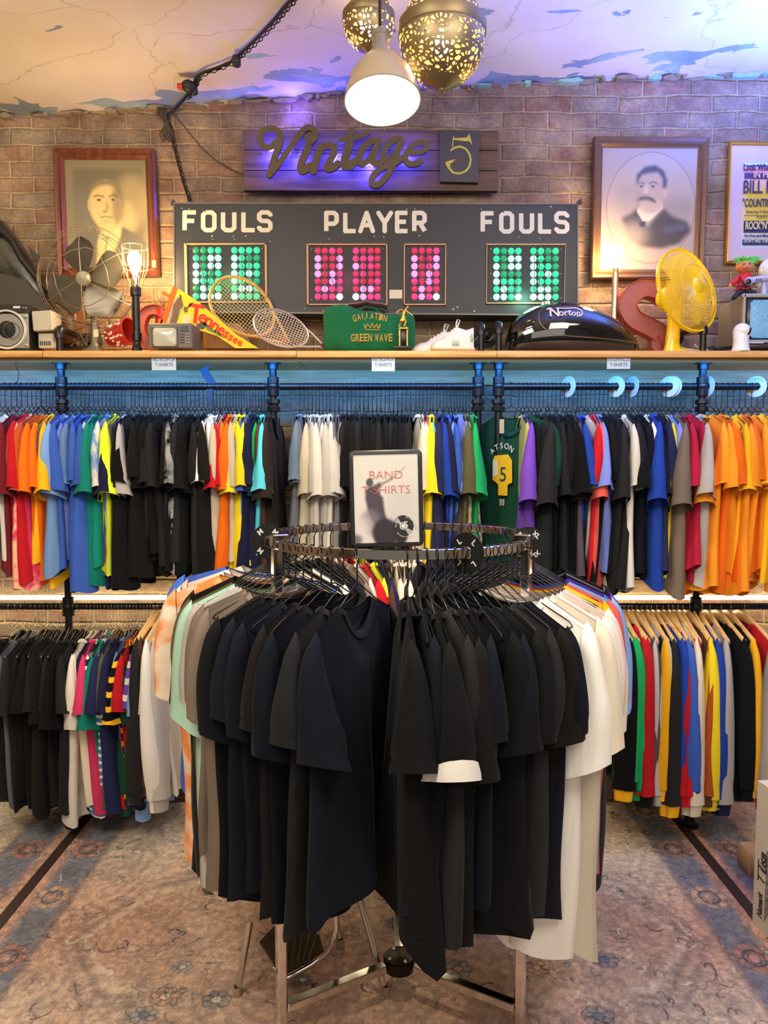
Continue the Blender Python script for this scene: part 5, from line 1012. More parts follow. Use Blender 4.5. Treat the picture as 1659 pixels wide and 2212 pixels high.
def band(lo, hi):
    a = N('ShaderNodeMath'); a.operation = 'GREATER_THAN'; a.inputs[1].default_value = lo; L(sp.outputs['Z'], a.inputs[0]); b_ = N('ShaderNodeMath'); b_.operation = 'LESS_THAN'; b_.inputs[1].default_value = hi; L(sp.outputs['Z'], b_.inputs[0])
    c_ = N('ShaderNodeMath'); c_.operation = 'MULTIPLY'; L(a.outputs[0], c_.inputs[0]); L(b_.outputs[0], c_.inputs[1]); return c_.outputs[0]
s1 = N('ShaderNodeMath'); L(band(.055, .30), s1.inputs[0]); L(band(.335, .50), s1.inputs[1]); s2 = N('ShaderNodeMath'); L(s1.outputs[0], s2.inputs[0]); L(band(.66, .93), s2.inputs[1])
hl_ = N('ShaderNodeMath'); hl_.operation = 'MULTIPLY'; L(g1.outputs[0], hl_.inputs[0]); L(s2.outputs[0], hl_.inputs[1]); iv = N('ShaderNodeMath'); iv.operation = 'SUBTRACT'; iv.inputs[0].default_value = 1; L(hl_.outputs[0], iv.inputs[1]); L(iv.outputs[0], p.inputs['Alpha'])
gb = N('ShaderNodeNewGeometry'); bm_ = N('ShaderNodeMix'); bm_.data_type = 'RGBA'; L(gb.outputs['Backfacing'], bm_.inputs[0]); bm_.inputs[6].default_value = (.32, .24, .13, 1); bm_.inputs[7].default_value = (.60, .42, .10, 1); L(bm_.outputs[2], p.inputs['Base Color'])  # backfaces in brighter gold: the lit interior is put into the colour
mm_ = N('ShaderNodeMapRange'); mm_.inputs[3].default_value = .85; mm_.inputs[4].default_value = 0; L(gb.outputs['Backfacing'], mm_.inputs[0]); L(mm_.outputs[0], p.inputs['Metallic']); L(iv.outputs[0], p.inputs['Alpha'])
PB = m; glow_in = mat('gold_lining', srgb(236, 190, 60), .5, 0, bump=.2, bscale=90)
def orb(px, py, rpx, Y, label, en):
    c_ = PT(px, py, Y); r = rpx * Y / F / math.cos(.4); o = thing('pierced_lamp', label, 'pendant lamp', tuple(c_ + Vector((0, 0, -r)))); n = 20
    prof = [(max(1e-4, r * .93 * math.sin(math.pi * k / n)), -1.02 * r * math.cos(math.pi * k / n)) for k in range(n + 1)]
    MB().lathe(prof, c_, 40).build('pierced_shell', PB, o)
    prof = [(max(1e-4, r * .88 * math.sin(math.pi * k / n)), -.97 * r * math.cos(math.pi * k / n)) for k in range(n, -1, -1)]
    MB().lathe([(r * .935, -.03 * r), (r * .955, 0), (r * .955, .22 * r), (r * .92, .25 * r)], c_ + Vector((0, 0, r * .05)), 40).build('seam_band', mat('dull_brass', (.28, .21, .11), .45, .85), o)
    MB().lathe([(r * .30, -.955 * r), (r * .18, -1.03 * r), (.010, -1.07 * r), (.008, -1.10 * r), (.011, -1.13 * r), (.0005, -1.20 * r)], c_, 20).build('finial', mat('dull_brass', (.28, .21, .11), .45, .85), o)
    b_ = MB().sphere(c_ + Vector((0, -.01, -.15 * r)), .032, 14, 10, (1, 1, 1.25)).build('bulb', emit('bulb_hot', (1, .80, .42), 60), o); b_.visible_shadow = True
    MB().cyl(c_ + Vector((0, 0, r)), (c_.x, c_.y, ceil_z(c_.x) + .01), .004, 6).build('cord', blkp, o)
    point('pierced_lamp_light', c_ + Vector((0, 0, -.1 * r)), en, (1, .76, .40), .04)
orb(955, 82, 88, 2.55, 'large egg-shaped pierced brass pendant lamp, right of the cone lamp', 9)
orb(796, 48, 52, 2.85, 'small pierced brass pendant lamp behind the cone lamp', 5)
# cone lamp
cb_ = PT(825, 182, 2.45); o = thing('cone_lamp', 'glowing white enamel cone pendant lamp hanging in front of the vintage sign', 'pendant lamp', tuple(cb_ + Vector((0, 0, -.05))))
tl_ = Euler((R(-12), R(-2), 0)).to_matrix(); enam = mat('enamel_shade', srgb(186, 168, 136), .3, .3); rr = .120
MB().lathe([(rr, -.062), (rr + .003, -.060), (rr * .97, -.03), (rr * .80, .03), (rr * .52, .075), (rr * .30, .098), (.030, .105)], cb_, 40, tl_).build('shade', enam, o)
MB().lathe([(.030, .102), (rr * .30, .094), (rr * .51, .071), (rr * .785, .027), (rr * .955, -.03), (rr * .99, -.060)], cb_, 40, tl_).build('shade_lining', mat('white_enamel', srgb(240, 234, 214), .4), o)
MB().lathe([(.030, .10), (.031, .12), (.026, .124), (.026, .16), (.029, .162), (.029, .18), (.018, .19), (.004, .195)], cb_, 20, tl_).build('socket', mat('pewter', (.42, .38, .32), .35, .8), o)
MB().sphere(cb_ + tl_ @ Vector((0, 0, .0)), .058, 18, 12).build('bulb', emit('lamp_hot', (1, .90, .66), 34), o)
tp = cb_ + tl_ @ Vector((0, 0, .195)); MB().cyl(tp, (tp.x, tp.y, ceil_z(tp.x) + .01), .005, 6).build('cord', blkp, o)
point('sign_blue_light', PT(640, 236, 3.62), 1.6, (.10, .08, 1), .03)
spot('cone_lamp_light', cb_ + Vector((0, -.02, -.09)), cb_ + tl_ @ Vector((0, 0, -2)) + Vector((0, 0, 0)), 55, (1, .84, .56), 150, .6, .08)
# ================================================================== CABLES ON CEILING AND WALL
cab = mat('black_cable', (.018, .016, .014), .5); brc = mat('brown_cable', srgb(72, 58, 40), .5)
def cpt(px, py, dz=-.012):
    zz = 3.42
    for _ in range(4): v = PZ(px, py, zz + dz); zz = ceil_z(v.x)
    return v
pth = [cpt(640, -12), cpt(615, 14), cpt(590, 45), cpt(565, 72), cpt(545, 92), cpt(520, 115), cpt(498, 134), cpt(470, 146), cpt(440, 156), cpt(425, 165), cpt(415, 190), cpt(400, 212), PT(378, 236, 3.655), PT(362, 246, 3.65), PT(368, 275, 3.65), PT(374, 310, 3.65), PT(384, 350, 3.65), PT(396, 395, 3.65), PT(409, 434, 3.65)]
o = MB().tube(pth, .0065, 7).tube([v + Vector((.012, -.004, .004)) for v in pth[:13]], .004, 6).build('power_cable', cab, origin=pth[12]); tag(o, 'thick black power cable running from ceiling down to the scoreboard', 'cable')
links = MB(); LP = pth[:12] + [PT(380, 340, 3.64), PT(392, 375, 3.64), PT(412, 432, 3.64)]
def chain(mb, pts, ln=.02, r=.0022):
    d = 0; k = 0
    for a, b_ in zip(pts[:-1], pts[1:]):
        L_ = (b_ - a).length; n = max(1, int(L_ / ln)); t_ = (b_ - a).normalized(); u = t_.orthogonal().normalized(); v = t_.cross(u)
        for i in range(n):
            c_ = a + (b_ - a) * ((i + .5) / n); w = u if k % 2 else v; k += 1
            mb.tube([c_ + t_ * (.013 * math.cos(q_)) + w * (.006 * math.sin(q_)) for q_ in [2 * math.pi * j / 10 for j in range(10)]], r, 5, closed=True)
chain(links, [v + Vector((.018, -.01, -.010)) for v in pth[:12]]); o = links.build('chain', mat('dark_chain', (.03, .025, .02), .4, .8), origin=pth[6]); tag(o, 'dark metal chain hanging alongside the ceiling cable', 'chain')
links = MB(); chain(links, [v + Vector((.010, -.010, 0)) for v in pth[14:]]); o = links.build('chain', bpy.data.materials['dark_chain'], origin=pth[16]); tag(o, 'dark metal chain hanging down the bricks to the scoreboard', 'chain')
o = MB().tube([PT(370, 240, 3.66), PT(400, 275, 3.662), PT(432, 315, 3.664), PT(465, 345, 3.664), PT(500, 366, 3.66), PT(526, 376, 3.64)], .0028, 6).build('wire', brc, origin=PT(432, 315, 3.66)); tag(o, 'thin brown wire sagging across bricks to the wooden sign', 'wire')
q = MB(); rd = random.Random(3)
for k in range(9):
    a, b_ = rd.uniform(-8, 8), rd.uniform(-6, 6); q.tube([PT(358, 262, 3.645), PT(344 + a * .6, 246 + b_ * .4, 3.64), PT(346 + a, 232 + b_ * .3, 3.64), PT(354 + a * .5, 238, 3.635), PT(360, 262, 3.632), PT(356 + a * 1.4, 285 + b_, 3.64), PT(362 + a * 1.4, 302 + b_, 3.635), PT(368 + a, 292, 3.63), PT(360, 264, 3.635)], .0032, 6)
q.tube([PT(354, 262, 3.63), PT(366, 263, 3.625), PT(366, 268, 3.64), PT(354, 266, 3.64)], .004, 6, closed=True)
o = q.build('coiled_cord', brc, origin=PT(358, 262, 3.64)); tag(o, 'brown extension cord coiled and tied below the ceiling edge', 'cord')
pp_ = cpt(406, 186, -.04); o = thing('junction_plug', 'cluster of black plugs with a red cap on the ceiling cable', 'plug', tuple(pp_)); MB().sphere(pp_, .026, 12, 8, (1.2, 1, 1)).sphere(pp_ + Vector((.02, .03, -.008)), .018).build('plug_body', cab, o)
MB().lathe([(0, .012), (.014, .011), (.014, -.011), (0, -.012)], pp_ + Vector((-.034, -.004, -.004)), 14, Matrix.Rotation(R(90), 3, 'Y')).build('red_cap', mat('red_plastic', srgb(196, 40, 34), .35), o)
q = MB()
for k in range(3): q.tube([pp_ + Vector((.01, -.02, .02)), pp_ + Vector((-.04 - .01 * k, -.02, .03)), pp_ + Vector((-.055, -.02, -.01 - .01 * k)), pp_ + Vector((-.03, -.01, -.03))], .0014, 5)
q.build('loose_wire', mat('white_wire', srgb(200, 180, 130), .5), o)
pp_ = cpt(511, 132, -.03); o = MB().bbox(pp_, (.034, .03, .045), .006).sphere(pp_ + Vector((0, -.012, -.02)), .012).build('adapter_plug', cab, origin=pp_); tag(o, 'small black and brown adapter hanging from the ceiling cable', 'plug')
# ================================================================== THINGS ON THE SHELF
def SP(px, Y): return Vector((PT(px, 750, Y).x, Y, ZS))
G = 'items on the pine shelf'
# boom box
Yb = 3.26; o = thing('boombox', 'silver and black portable stereo with a big round speaker', 'stereo', tuple(SP(20, Yb + .06)))
bb = mat('stereo_black', (.02, .02, .02), .35); sv = mat('stereo_silver', srgb(168, 166, 160), .35, .6); dk_ = mat('speaker_cone', (.012, .013, .014), .3, coat=.4)
x0, x1 = PT(-60, 750, Yb).x, PT(62, 750, Yb).x; zt = PT(20, 657, Yb).z; q = MB(); q.bbox(((x0 + x1) / 2, Yb + .075, (ZS + zt) / 2), (x1 - x0, .15, zt - ZS), .006); q.build('body', bb, o, sharp=25)
q = MB(); pxbox(q, -58, 677, 60, 752, Yb - .006, .008, .003); q.build('front_panel', sv, o, sharp=25)
q = MB(); pxbox(q, -58, 660, 46, 675, Yb - .006, .008, .002); q.build('tuner_panel', bb, o, sharp=25); q = MB(); pxbox(q, 28, 661, 43, 666, Yb - .009, .003, .001); q.build('price_sticker', wht, o, smooth=False)
sc_ = PT(15, 712, Yb - .006); rsp = 41 * Yb / F; rot = Matrix.Rotation(R(90), 3, 'X')
MB().lathe([(rsp * .90, -.001), (rsp * .92, .008), (rsp, .009), (rsp * 1.02, .002), (rsp * 1.02, -.001)], sc_, 40, rot).build('speaker_ring', mat('ivory_ring', srgb(216, 212, 196), .3), o)
MB().lathe([(rsp * .92, .004), (rsp * .75, -.004), (rsp * .3, .002), (.0005, .003)], sc_, 40, rot).build('speaker_cone', dk_, o)
MB().lathe([(.034, .007), (.036, .010), (.033, .010)], sc_ + Vector((.024, 0, -.004)), 28, rot).build('tweeter_ring', mat('dim_ring', (.2, .2, .2), .3, .8), o)
q = MB(); 
for a, b_ in ((50, 684), (52, 746), (-30, 684)): pxbox(q, a, b_ - 4, a + 9, b_ + 3, Yb - .010, .004, .001)
q.build('button', sv, o)
q = MB()
for k in range(2): q.sphere(PT(50 + 5 * k, 665, Yb - .008), .0035, 8, 5)
q.build('knob', chrome, o)
# black leather case and dark board behind
lea = mat('black_leather', (.012, .012, .012), .28, bump=.7, bscale=14, coat=.2)
ob = [(-60, 440), (-20, 458), (10, 480), (34, 512), (56, 545), (84, 592), (108, 640), (128, 690), (126, 720), (96, 700), (58, 634), (34, 612), (0, 590), (-60, 560)]
def pillow(pts, Y, d, n=7, k=.62):
    """an inflated outline: proper rounded body from a traced outline"""
    P = [PT(x, y, Y) for x, y in pts]; c_ = sum(P, Vector()) / len(P); q = MB(); secs = []
    for i in range(n + 1):
        a = math.pi * i / n; s_ = (1 - (1 - k)) * 0 + k + (1 - k) * math.sin(a); yy = -math.cos(a) * d
        secs.append([c_ + (p_ - c_) * s_ + Vector((0, yy, 0)) for p_ in P])
    return q.loft(secs)
o = thing('leather_case', 'shiny black leather instrument case slanting up behind the stereo', 'case', tuple(SP(60, 3.50))); b_ = pillow(ob, 3.53, .06, 8, .8).build('case_body', lea, o); 
q = MB(); q.tube([PT(x, y, 3.455) for x, y in ((-30, 498), (4, 502), (26, 520), (46, 560), (70, 590), (104, 630), (112, 640))], [.012, .014, .016, .014, .012, .008, .005], 8); q.build('seam_fold', lea, o)
q = MB(); pxquad(q, [(60, 530), (85, 556), (86, 566), (70, 562)], 3.50, .02); q.build('strap_end', lea, o, smooth=False)
o = MB(); pxquad(o, [(-60, 588), (0, 590), (52, 604), (96, 650), (122, 700), (112, 751), (-60, 751)], 3.42, .03); o = o.build('dark_board', mat('dark_board', srgb(66, 56, 48), .5, vary=.2, bscale=9), origin=SP(40, 3.42), smooth=False); tag(o, 'dark brown slanted board between the stereo and leather case', 'board')
# off-white boxes
ow = mat('aged_plastic', srgb(190, 182, 160), .5)
rm = Matrix.Rotation(R(-3), 3, 'Y'); c_ = PT(102, 697, 3.33)
o = MB().bbox(c_, (.088, .10, .085), .004, rm).build('plastic_box', ow, origin=c_, sharp=25); tag(o, 'off-white tilted square plastic box on top of vented box', 'box')
o = thing('vented_box', 'small off-white vented box beneath the square box', 'box', tuple(SP(100, 3.31))); q = MB(); pxbox(q, 83, 719, 115, 752, 3.31, .08, .003); q.build('housing', ow, o, sharp=25)
q = MB()
for k in range(6): pxbox(q, 86 + 4.2 * k, 737, 88 + 4.2 * k, 746, 3.308, .004, .0004)
q.build('vent_slots', bb, o, smooth=False)
# pipe brackets rising over the shelf
def elbow(px, pt, Y, label, fl=True, back=True, group=None):
    x = SP(px, Y).x; zt = PT(px, pt, Y).z; o = thing('pipe_bracket', label, 'pipe bracket', (x, Y, ZS), group=group)
    MB().cyl((x, Y, ZS), (x, Y, zt - .02), .0145, 12).build('pipe', iron, o)
    q = MB(); q.tube([(x, Y, zt - .045), (x, Y, zt - .02), (x, Y + .006, zt - .008), (x, Y + .025, zt - .002), (x, Y + .045, zt - .002)], [.020, .019, .019, .019, .020], 12); q.build('elbow_fitting', iron, o)
    if back:
        MB().cyl((x, Y + .04, zt - .002), (x, YW - .005, zt - .002), .0135, 12).build('pipe', iron, o)
        MB().lathe([(.0, -.006), (.048, -.006), (.048, .002), (.026, .006), (.022, .03), (.015, .03)], (x, YW - .004, zt - .002), 20, Matrix.Rotation(R(90), 3, 'X')).build('flange', iron, o)
    return o
elbow(129, 708, 3.30, 'black pipe bracket elbow below the big grey fan'); elbow(1039, 702, 3.30, 'left one of two black pipe elbows right of the sneakers'); elbow(1077, 699, 3.30, 'right one of two black pipe elbows, next to the tank'); elbow(1518, 700, 3.34, 'black pipe bracket elbow right of the yellow fan')
# vintage fan
Yf = 3.36; c_ = PT(192, 606, Yf); k_ = Yf / F; tilt = Matrix.Rotation(R(4), 3, 'X') @ Matrix.Rotation(R(-6), 3, 'Z')
o = thing('desk_fan', 'large grey antique desk fan with four bare metal blades', 'fan', tuple(SP(205, Yf + .02)))
fm = mat('fan_grey', srgb(112, 106, 92), .4, .55, vary=.2, bscale=12); wm = mat('fan_wire', srgb(150, 140, 116), .35, .7); FP = lambda x, y, z: c_ + tilt @ Vector((x * k_, y, z * k_))
def blade(a0):
    q = MB(); rows = []
    for i in range(8):
        r = 12 + (88 - 12) * i / 7; wd = [12, 28, 44, 57, 64, 63, 52, 26][i]; row = []
        for j in range(7):
            t_ = (j / 6 - .5); off = t_ * wd * 1.25 + (8 * math.sin(i / 7 * 2.6)); a = R(a0); rr_ = r - abs(t_) ** 2 * (18 if i > 4 else 0)
            x = math.cos(a) * rr_ - math.sin(a) * off; z = math.sin(a) * rr_ + math.cos(a) * off; row.append(FP(x, -.02 + .05 * t_ * min(1, r / 40), z))
        rows.append(row)
    vs = [v for r_ in rows for v in r_]; n = len(vs); back_ = [v + tilt @ Vector((0, .002, 0)) for v in vs]; q.v = [tuple(v) for v in vs + back_]
    for i in range(7):
        for j in range(6): a = i * 7 + j; q.f += [(a, a + 1, a + 8, a + 7), (a + n, a + n + 7, a + n + 8, a + n + 1)]
    edge = [j for j in range(7)] + [i * 7 + 6 for i in range(1, 8)] + [49 + j for j in range(5, -1, -1)] + [i * 7 for i in range(6, 0, -1)]
    for a, b_ in zip(edge, edge[1:] + edge[:1]): q.f.append((a, a + n, b_ + n, b_))
    q.build('blade', fm, o)
for a0 in (97, 15, 300, 203): blade(a0)
ft = tilt @ Matrix.Rotation(R(90), 3, 'X')
MB().lathe([(.0005, .022), (.026, .020), (.032, .014), (.033, 0), (.0, 0)], FP(0, -.045, 0), 28, ft).build('hub_cap', mat('fan_cap', srgb(176, 170, 152), .35, .6), o)
q = MB(); circ = lambda r, y: [FP(r * math.cos(2 * math.pi * k / 48), y, r * math.sin(2 * math.pi * k / 48)) for k in range(48)]
for r_, y in ((110, -.02), (98, -.052), (100, .02), (92, -.062)): q.tube(circ(r_, y), .0016, 6, closed=True)
q.tube([FP(62 * math.cos(a) * (1 if (k // 4) % 2 else .93), -.068, 62 * math.sin(a) * (1 if (k // 4) % 2 else .93)) for k, a in enumerate([2 * math.pi * k / 32 for k in range(32)])], .0015, 6, closed=True)
for a in [R(x) for x in (90, 150, 210, 270, 330, 30)]: q.tube([FP(14 * math.cos(a), -.072, 14 * math.sin(a)), FP(62 * math.cos(a), -.074, 62 * math.sin(a)), FP(92 * math.cos(a), -.062, 92 * math.sin(a)), FP(110 * math.cos(a), -.02, 110 * math.sin(a))], .0016, 6)
for a in [R(x) for x in (78, 84, 96, 102, 200, 206, 214, 220, 320, 326, 334, 340)]: q.tube([FP(92 * math.cos(a), -.062, 92 * math.sin(a)), FP(111 * math.cos(a), -.03, 111 * math.sin(a)), FP(104 * math.cos(a), .02, 104 * math.sin(a))], .0014, 6)
q.build('wire_cage', wm, o)
MB().lathe([(.0, -.10), (.04, -.095), (.055, -.06), (.058, 0), (.05, .02), (0, .02)], FP(0, .03, 0), 24, ft).build('motor_housing', fm, o)
b0 = SP(205, Yf + .03); MB().lathe([(.075, 0), (.078, .006), (.06, .022), (.03, .04), (.018, .06), (.014, .16), (.014, .24)], b0, 28).build('base', fm, o)
q = MB(); pxquad(q, [(201, 713), (211, 711), (213, 727), (202, 728)], Yf - .08, .002); q.tube([PT(206, 690, Yf - .08), PT(206, 712, Yf - .08)], .0006, 5); q.build('price_tag', mat('cream_tag', srgb(214, 200, 160), .7), o, smooth=False)
q = MB(); rd = random.Random(5)
for k in range(5): q.tube([PT(150 + rd.uniform(0, 60), 748, 3.42), PT(160 + rd.uniform(-10, 40), 712 + rd.uniform(-20, 20), 3.44), PT(180 + rd.uniform(-10, 40), 725 + rd.uniform(-25, 10), 3.46), PT(170 + rd.uniform(0, 40), 748, 3.43)], .004, 6)
o = q.build('cord_tangle', brc, origin=SP(180, 3.44)); tag(o, 'tangled dark power cord beneath the grey fan', 'cord')
c2_ = SP(152, 3.50); o = thing('leather_boot', 'brown leather boot lying behind the grey fan', 'boot', tuple(c2_)); bl_ = mat('brown_leather', srgb(120, 76, 40), .4, bump=.3, bscale=20)
pillow([(128, 750), (128, 715), (150, 690), (158, 660), (172, 662), (176, 700), (168, 735), (172, 750)], 3.50, .05).build('upper', bl_, o); q = MB(); pxbox(q, 128, 745, 174, 752, 3.46, .09, .003); q.build('sole', bb, o)
# cage lamp on pipe
Yc = 3.30; o = thing('cage_lamp', 'cage lamp with glowing bulb on a black pipe post', 'lamp', tuple(SP(296, Yc)))
x = SP(296, Yc).x
MB().lathe([(.040, 0), (.040, .008), (.024, .012), (.020, .03), (.016, .035), (.016, .05), (.021, .055), (.021, .09), (.016, .095), (.016, PT(296, 640, Yc).z - ZS), (.023, PT(296, 639, Yc).z - ZS), (.023, PT(296, 622, Yc).z - ZS), (.012, PT(296, 615, Yc).z - ZS)], SP(296, Yc), 18).build('pipe_stand', iron, o)
MB().lathe([(.014, 0), (.016, .03), (.014, .045), (.010, .047)], (x, Yc, PT(296, 618, Yc).z), 14).build('socket', chrome, o)
zb = PT(294, 562, Yc).z; MB().lathe([(.008, -.085), (.013, -.06), (.027, -.02), (.030, .005), (.022, .032), (.0005, .042)], (x - .002, Yc, zb), 18).build('bulb', emit('warm_bulb', (1, .62, .22), 30), o)
q = MB(); zc = [PT(294, y, Yc).z for y in (533, 580, 622)]; rr_ = [.056, .052, .020]
for z, r_ in ((zc[0], .056), (zc[1], .052)): q.tube([(x + r_ * math.cos(2 * math.pi * k / 24), Yc + r_ * math.sin(2 * math.pi * k / 24), z) for k in range(24)], .0022, 6, closed=True)
for k in range(7): a = 2 * math.pi * k / 7 + .2; q.tube([(x + r_ * math.cos(a), Yc + r_ * math.sin(a), z) for r_, z in zip(rr_, zc)], .0018, 6)
q.build('wire_cage', mat('brass_wire', srgb(200, 180, 120), .3, .7), o); point('cage_lamp_light', (x - .01, Yc - .06, zb), 5, (1, .66, .32), .03); point('cage_lamp_light', (x, Yc + .12, zb), 13, (1, .66, .32), .05)
# polka dot pot, plant, red letter
redc = mat('red_ceramic', srgb(176, 44, 40), .3); wdot = mat('white_dot', srgb(226, 214, 190), .4)
c3_ = PT(262, 722, 3.40); rt = Matrix.Rotation(R(78), 3, 'Y') @ Matrix.Rotation(R(20), 3, 'X'); o = thing('polka_dot_pot', 'red pot with white dots lying on its side', 'pot', tuple(SP(262, 3.40)))
prof = [(.0, -.07), (.035, -.068), (.044, -.06), (.055, 0), (.062, .05), (.064, .055), (.058, .055), (.052, 0), (.040, -.055), (0, -.058)]; MB().lathe(prof, c3_, 28, rt).build('pot', redc, o)
q = MB(); rd = random.Random(6)
for _ in range(60): a, h = rd.uniform(0, 6.28), rd.uniform(-.05, .045); r_ = .0565 + h * .16; q.sphere(c3_ + rt @ Vector((r_ * math.cos(a), r_ * math.sin(a), h)), .006, 7, 4, (.9, .9, .9))
q.build('painted_dots', wdot, o)
q = MB(); rd = random.Random(8); b0 = PT(352, 668, 3.50)
for _ in range(26):
    a = rd.uniform(-1.3, 1.1); l_ = rd.uniform(.04, .10); e = b0 + Vector((l_ * math.sin(a), rd.uniform(-.02, .02), l_ * math.cos(a))); q.tube([b0, b0 + (e - b0) * .5 + Vector((rd.uniform(-.01, .01), 0, .005)), e], [.0012, .001, .0006], 5)
o = thing('dried_twigs', 'sprig of dried twigs in a red cup behind the television', 'plant', tuple(SP(352, 3.50))); q.build('twigs', mat('twig', srgb(86, 62, 34), .8), o); MB().lathe([(.03, -.18), (.034, -.08), (.038, 0), (.034, 0), (.03, -.17)], b0, 16).build('cup', redc, o)
mar = mat('faded_red_metal', srgb(176, 66, 54), .5, .2, vary=.2, bscale=20)
def channel(pts, w, Y, d, label, nm_, o=None, m_=mar):
    o = thing(nm_, label, 'letter', tuple(PT(pts[-1][0], 752, Y))) if o is None else o
    sp_ = smooth_path(pts, 6); MB().stroke(sp_, w, lambda a, b_, k: PT(a, b_, Y) + Vector((0, .012 if k == 0 else d, 0)), 0, joint=16).build('letter_face', mat('faded_pink_metal', srgb(158, 88, 76), .5, vary=.18, bscale=16) if m_ is mar else m_, o, smooth=False)
    rim = []
    for i, p_ in enumerate(sp_):
        a, b_ = sp_[max(i - 1, 0)], sp_[min(i + 1, len(sp_) - 1)]; dx, dy = b_[0] - a[0], b_[1] - a[1]; l_ = math.hypot(dx, dy) or 1; rim.append((p_, (-dy / l_, dx / l_)))
    q = MB(); lp = [(p_[0] + n_[0] * w / 2, p_[1] + n_[1] * w / 2) for p_, n_ in rim] + [(p_[0] - n_[0] * w / 2, p_[1] - n_[1] * w / 2) for p_, n_ in reversed(rim)]
    for i in range(len(lp)):
        a, b_ = lp[i], lp[(i + 1) % len(lp)]; A, B = PT(*a, Y), PT(*b_, Y); n_ = Vector((B.z - A.z, 0, -(B.x - A.x))); n_ = n_.normalized() * .0012 if n_.length > 1e-7 else n_
        q.prism([A - n_, B - n_, B + n_, A + n_], (0, d, 0))
    q.build('letter_rim', m_, o, smooth=False); return o
channel([(352, 676), (335, 668), (316, 672), (304, 690), (302, 715), (312, 738), (332, 748)], 20, 3.46, .05, 'red metal letter C behind the cage lamp', 'marquee_letter')
channel([(1442, 640), (1425, 627), (1396, 620), (1368, 634), (1358, 662), (1372, 688), (1402, 704), (1428, 720), (1434, 738), (1428, 742)], 38, 3.47, .07, 'faded red metal letter S between the tank and yellow fan', 'marquee_letter')
# small television
Yt = 3.26; o = thing('portable_television', 'small grey portable television with dark controls below pennant', 'television', tuple(SP(362, Yt + .05))); gm = mat('tv_grey', srgb(104, 98, 88), .5)
q = MB(); pxbox(q, 321, 698, 415, 752, Yt, .15, .005); q.build('case', gm, o, sharp=25); q = MB(); pxbox(q, 327, 705, 384, 750, Yt - .004, .006, .002); q.build('bezel', mat('tv_dark', srgb(70, 66, 60), .4), o, sharp=25)
tvs = MB(); secs = []
A_, B_ = PT(331, 748, Yt - .004), PT(381, 708, Yt - .004)
for s_, y in ((1, 0), (.96, -.004), (.7, -.009), (.3, -.011), (.02, -.0115)): secs.append([Vector(((A_.x + B_.x) / 2 + s_ * (B_.x - A_.x) / 2 * a, Yt - .004 + y, (A_.z + B_.z) / 2 + s_ * (B_.z - A_.z) / 2 * b_)) for a, b_ in ((1, .75), (.85, 1), (-.85, 1), (-1, .75), (-1, -.75), (-.85, -1), (.85, -1), (1, -.75))])
tvs.loft(secs); tvs.build('screen', mat('tv_screen', srgb(186, 188, 168), .15, coat=.6), o)
q = MB(); pxbox(q, 389, 704, 406, 716, Yt - .003, .004, .001)
for k in range(4): pxbox(q, 388, 721 + 6 * k, 398, 723 + 6 * k, Yt - .003, .004, .0005)
q.build('dial_panel', bb, o, smooth=False); q = MB()
for k in range(4):
    for j in range(2): q.sphere(PT(402 + 6 * j, 722 + 6 * k, Yt - .003), .003, 8, 5)
q.build('knob', chrome, o)
# pennant
Yp = 3.40; o = thing('pennant', 'yellow felt Tennessee pennant with orange band leaning behind television', 'pennant', tuple(SP(470, Yp)))
fy = mat('yellow_felt', srgb(240, 206, 52), .9, bump=.3, bscale=120); fo = mat('orange_felt', srgb(240, 104, 36), .9)
q = MB(); q.prism([PT(x, y, Yp) for x, y in ((382, 622), (402, 634), (430, 653), (470, 688), (510, 722), (558, 752), (508, 752), (470, 726), (440, 716), (415, 712), (354, 706))], (0, .004, 0)); q.build('felt_triangle', fy, o, smooth=False)
q = MB(); q.prism([PT(x, y, Yp - .001) for x, y in ((374, 617), (384, 623), (356, 708), (345, 700))], (0, .005, 0)); q.prism([PT(x, y, Yp - .001) for x, y in ((351, 628), (368, 636), (366, 644), (350, 636))], (0, .004, 0)); q.prism([PT(x, y, Yp - .001) for x, y in ((342, 688), (352, 690), (349, 700), (340, 698))], (0, .004, 0)); q.build('orange_band', fo, o, smooth=False)
rk = mat('red_felt_ink', srgb(216, 56, 40), .8)
for ch, x, y, s_, a in (('T', 423, 680, .118, -8), ('e', 438, 685, .082, -20), ('n', 452, 694, .080, -28), ('n', 466, 704, .074, -32), ('e', 479, 713, .070, -34), ('s', 490, 721, .062, -34), ('s', 499, 728, .056, -34), ('e', 509, 734, .050, -30), ('e', 519, 740, .046, -26)):
    text(ch, s_, rk, o, Matrix.Translation(PT(x, y, Yp - .0008)) @ Matrix.Rotation(R(90), 4, 'X') @ Matrix.Rotation(R(a), 4, 'Z'), .0008, bold=.0024 * s_ / .1, name='printed_letter')
inkb = mat('brown_ink', srgb(116, 88, 60), .8); inkg = mat('grey_ink', srgb(150, 160, 170), .8); inkgr = mat('green_ink', srgb(96, 140, 70), .8)
def flat(pts, m_, nm_, lay=1): q = MB(); q.prism([PT(x, y, Yp - .0008 * lay) for x, y in pts][::-1], (0, .0008, 0)); q.build(nm_, m_, o, smooth=False)
flat([(383, 640), (393, 644), (396, 660), (388, 680), (380, 704), (362, 704), (366, 680), (374, 655)], inkg, 'printed_figure_backdrop'); flat([(384, 644), (391, 642), (394, 652), (396, 662), (388, 668), (384, 690), (378, 704), (371, 700), (364, 705), (372, 680), (374, 660)], inkb, 'printed_figure', 2)
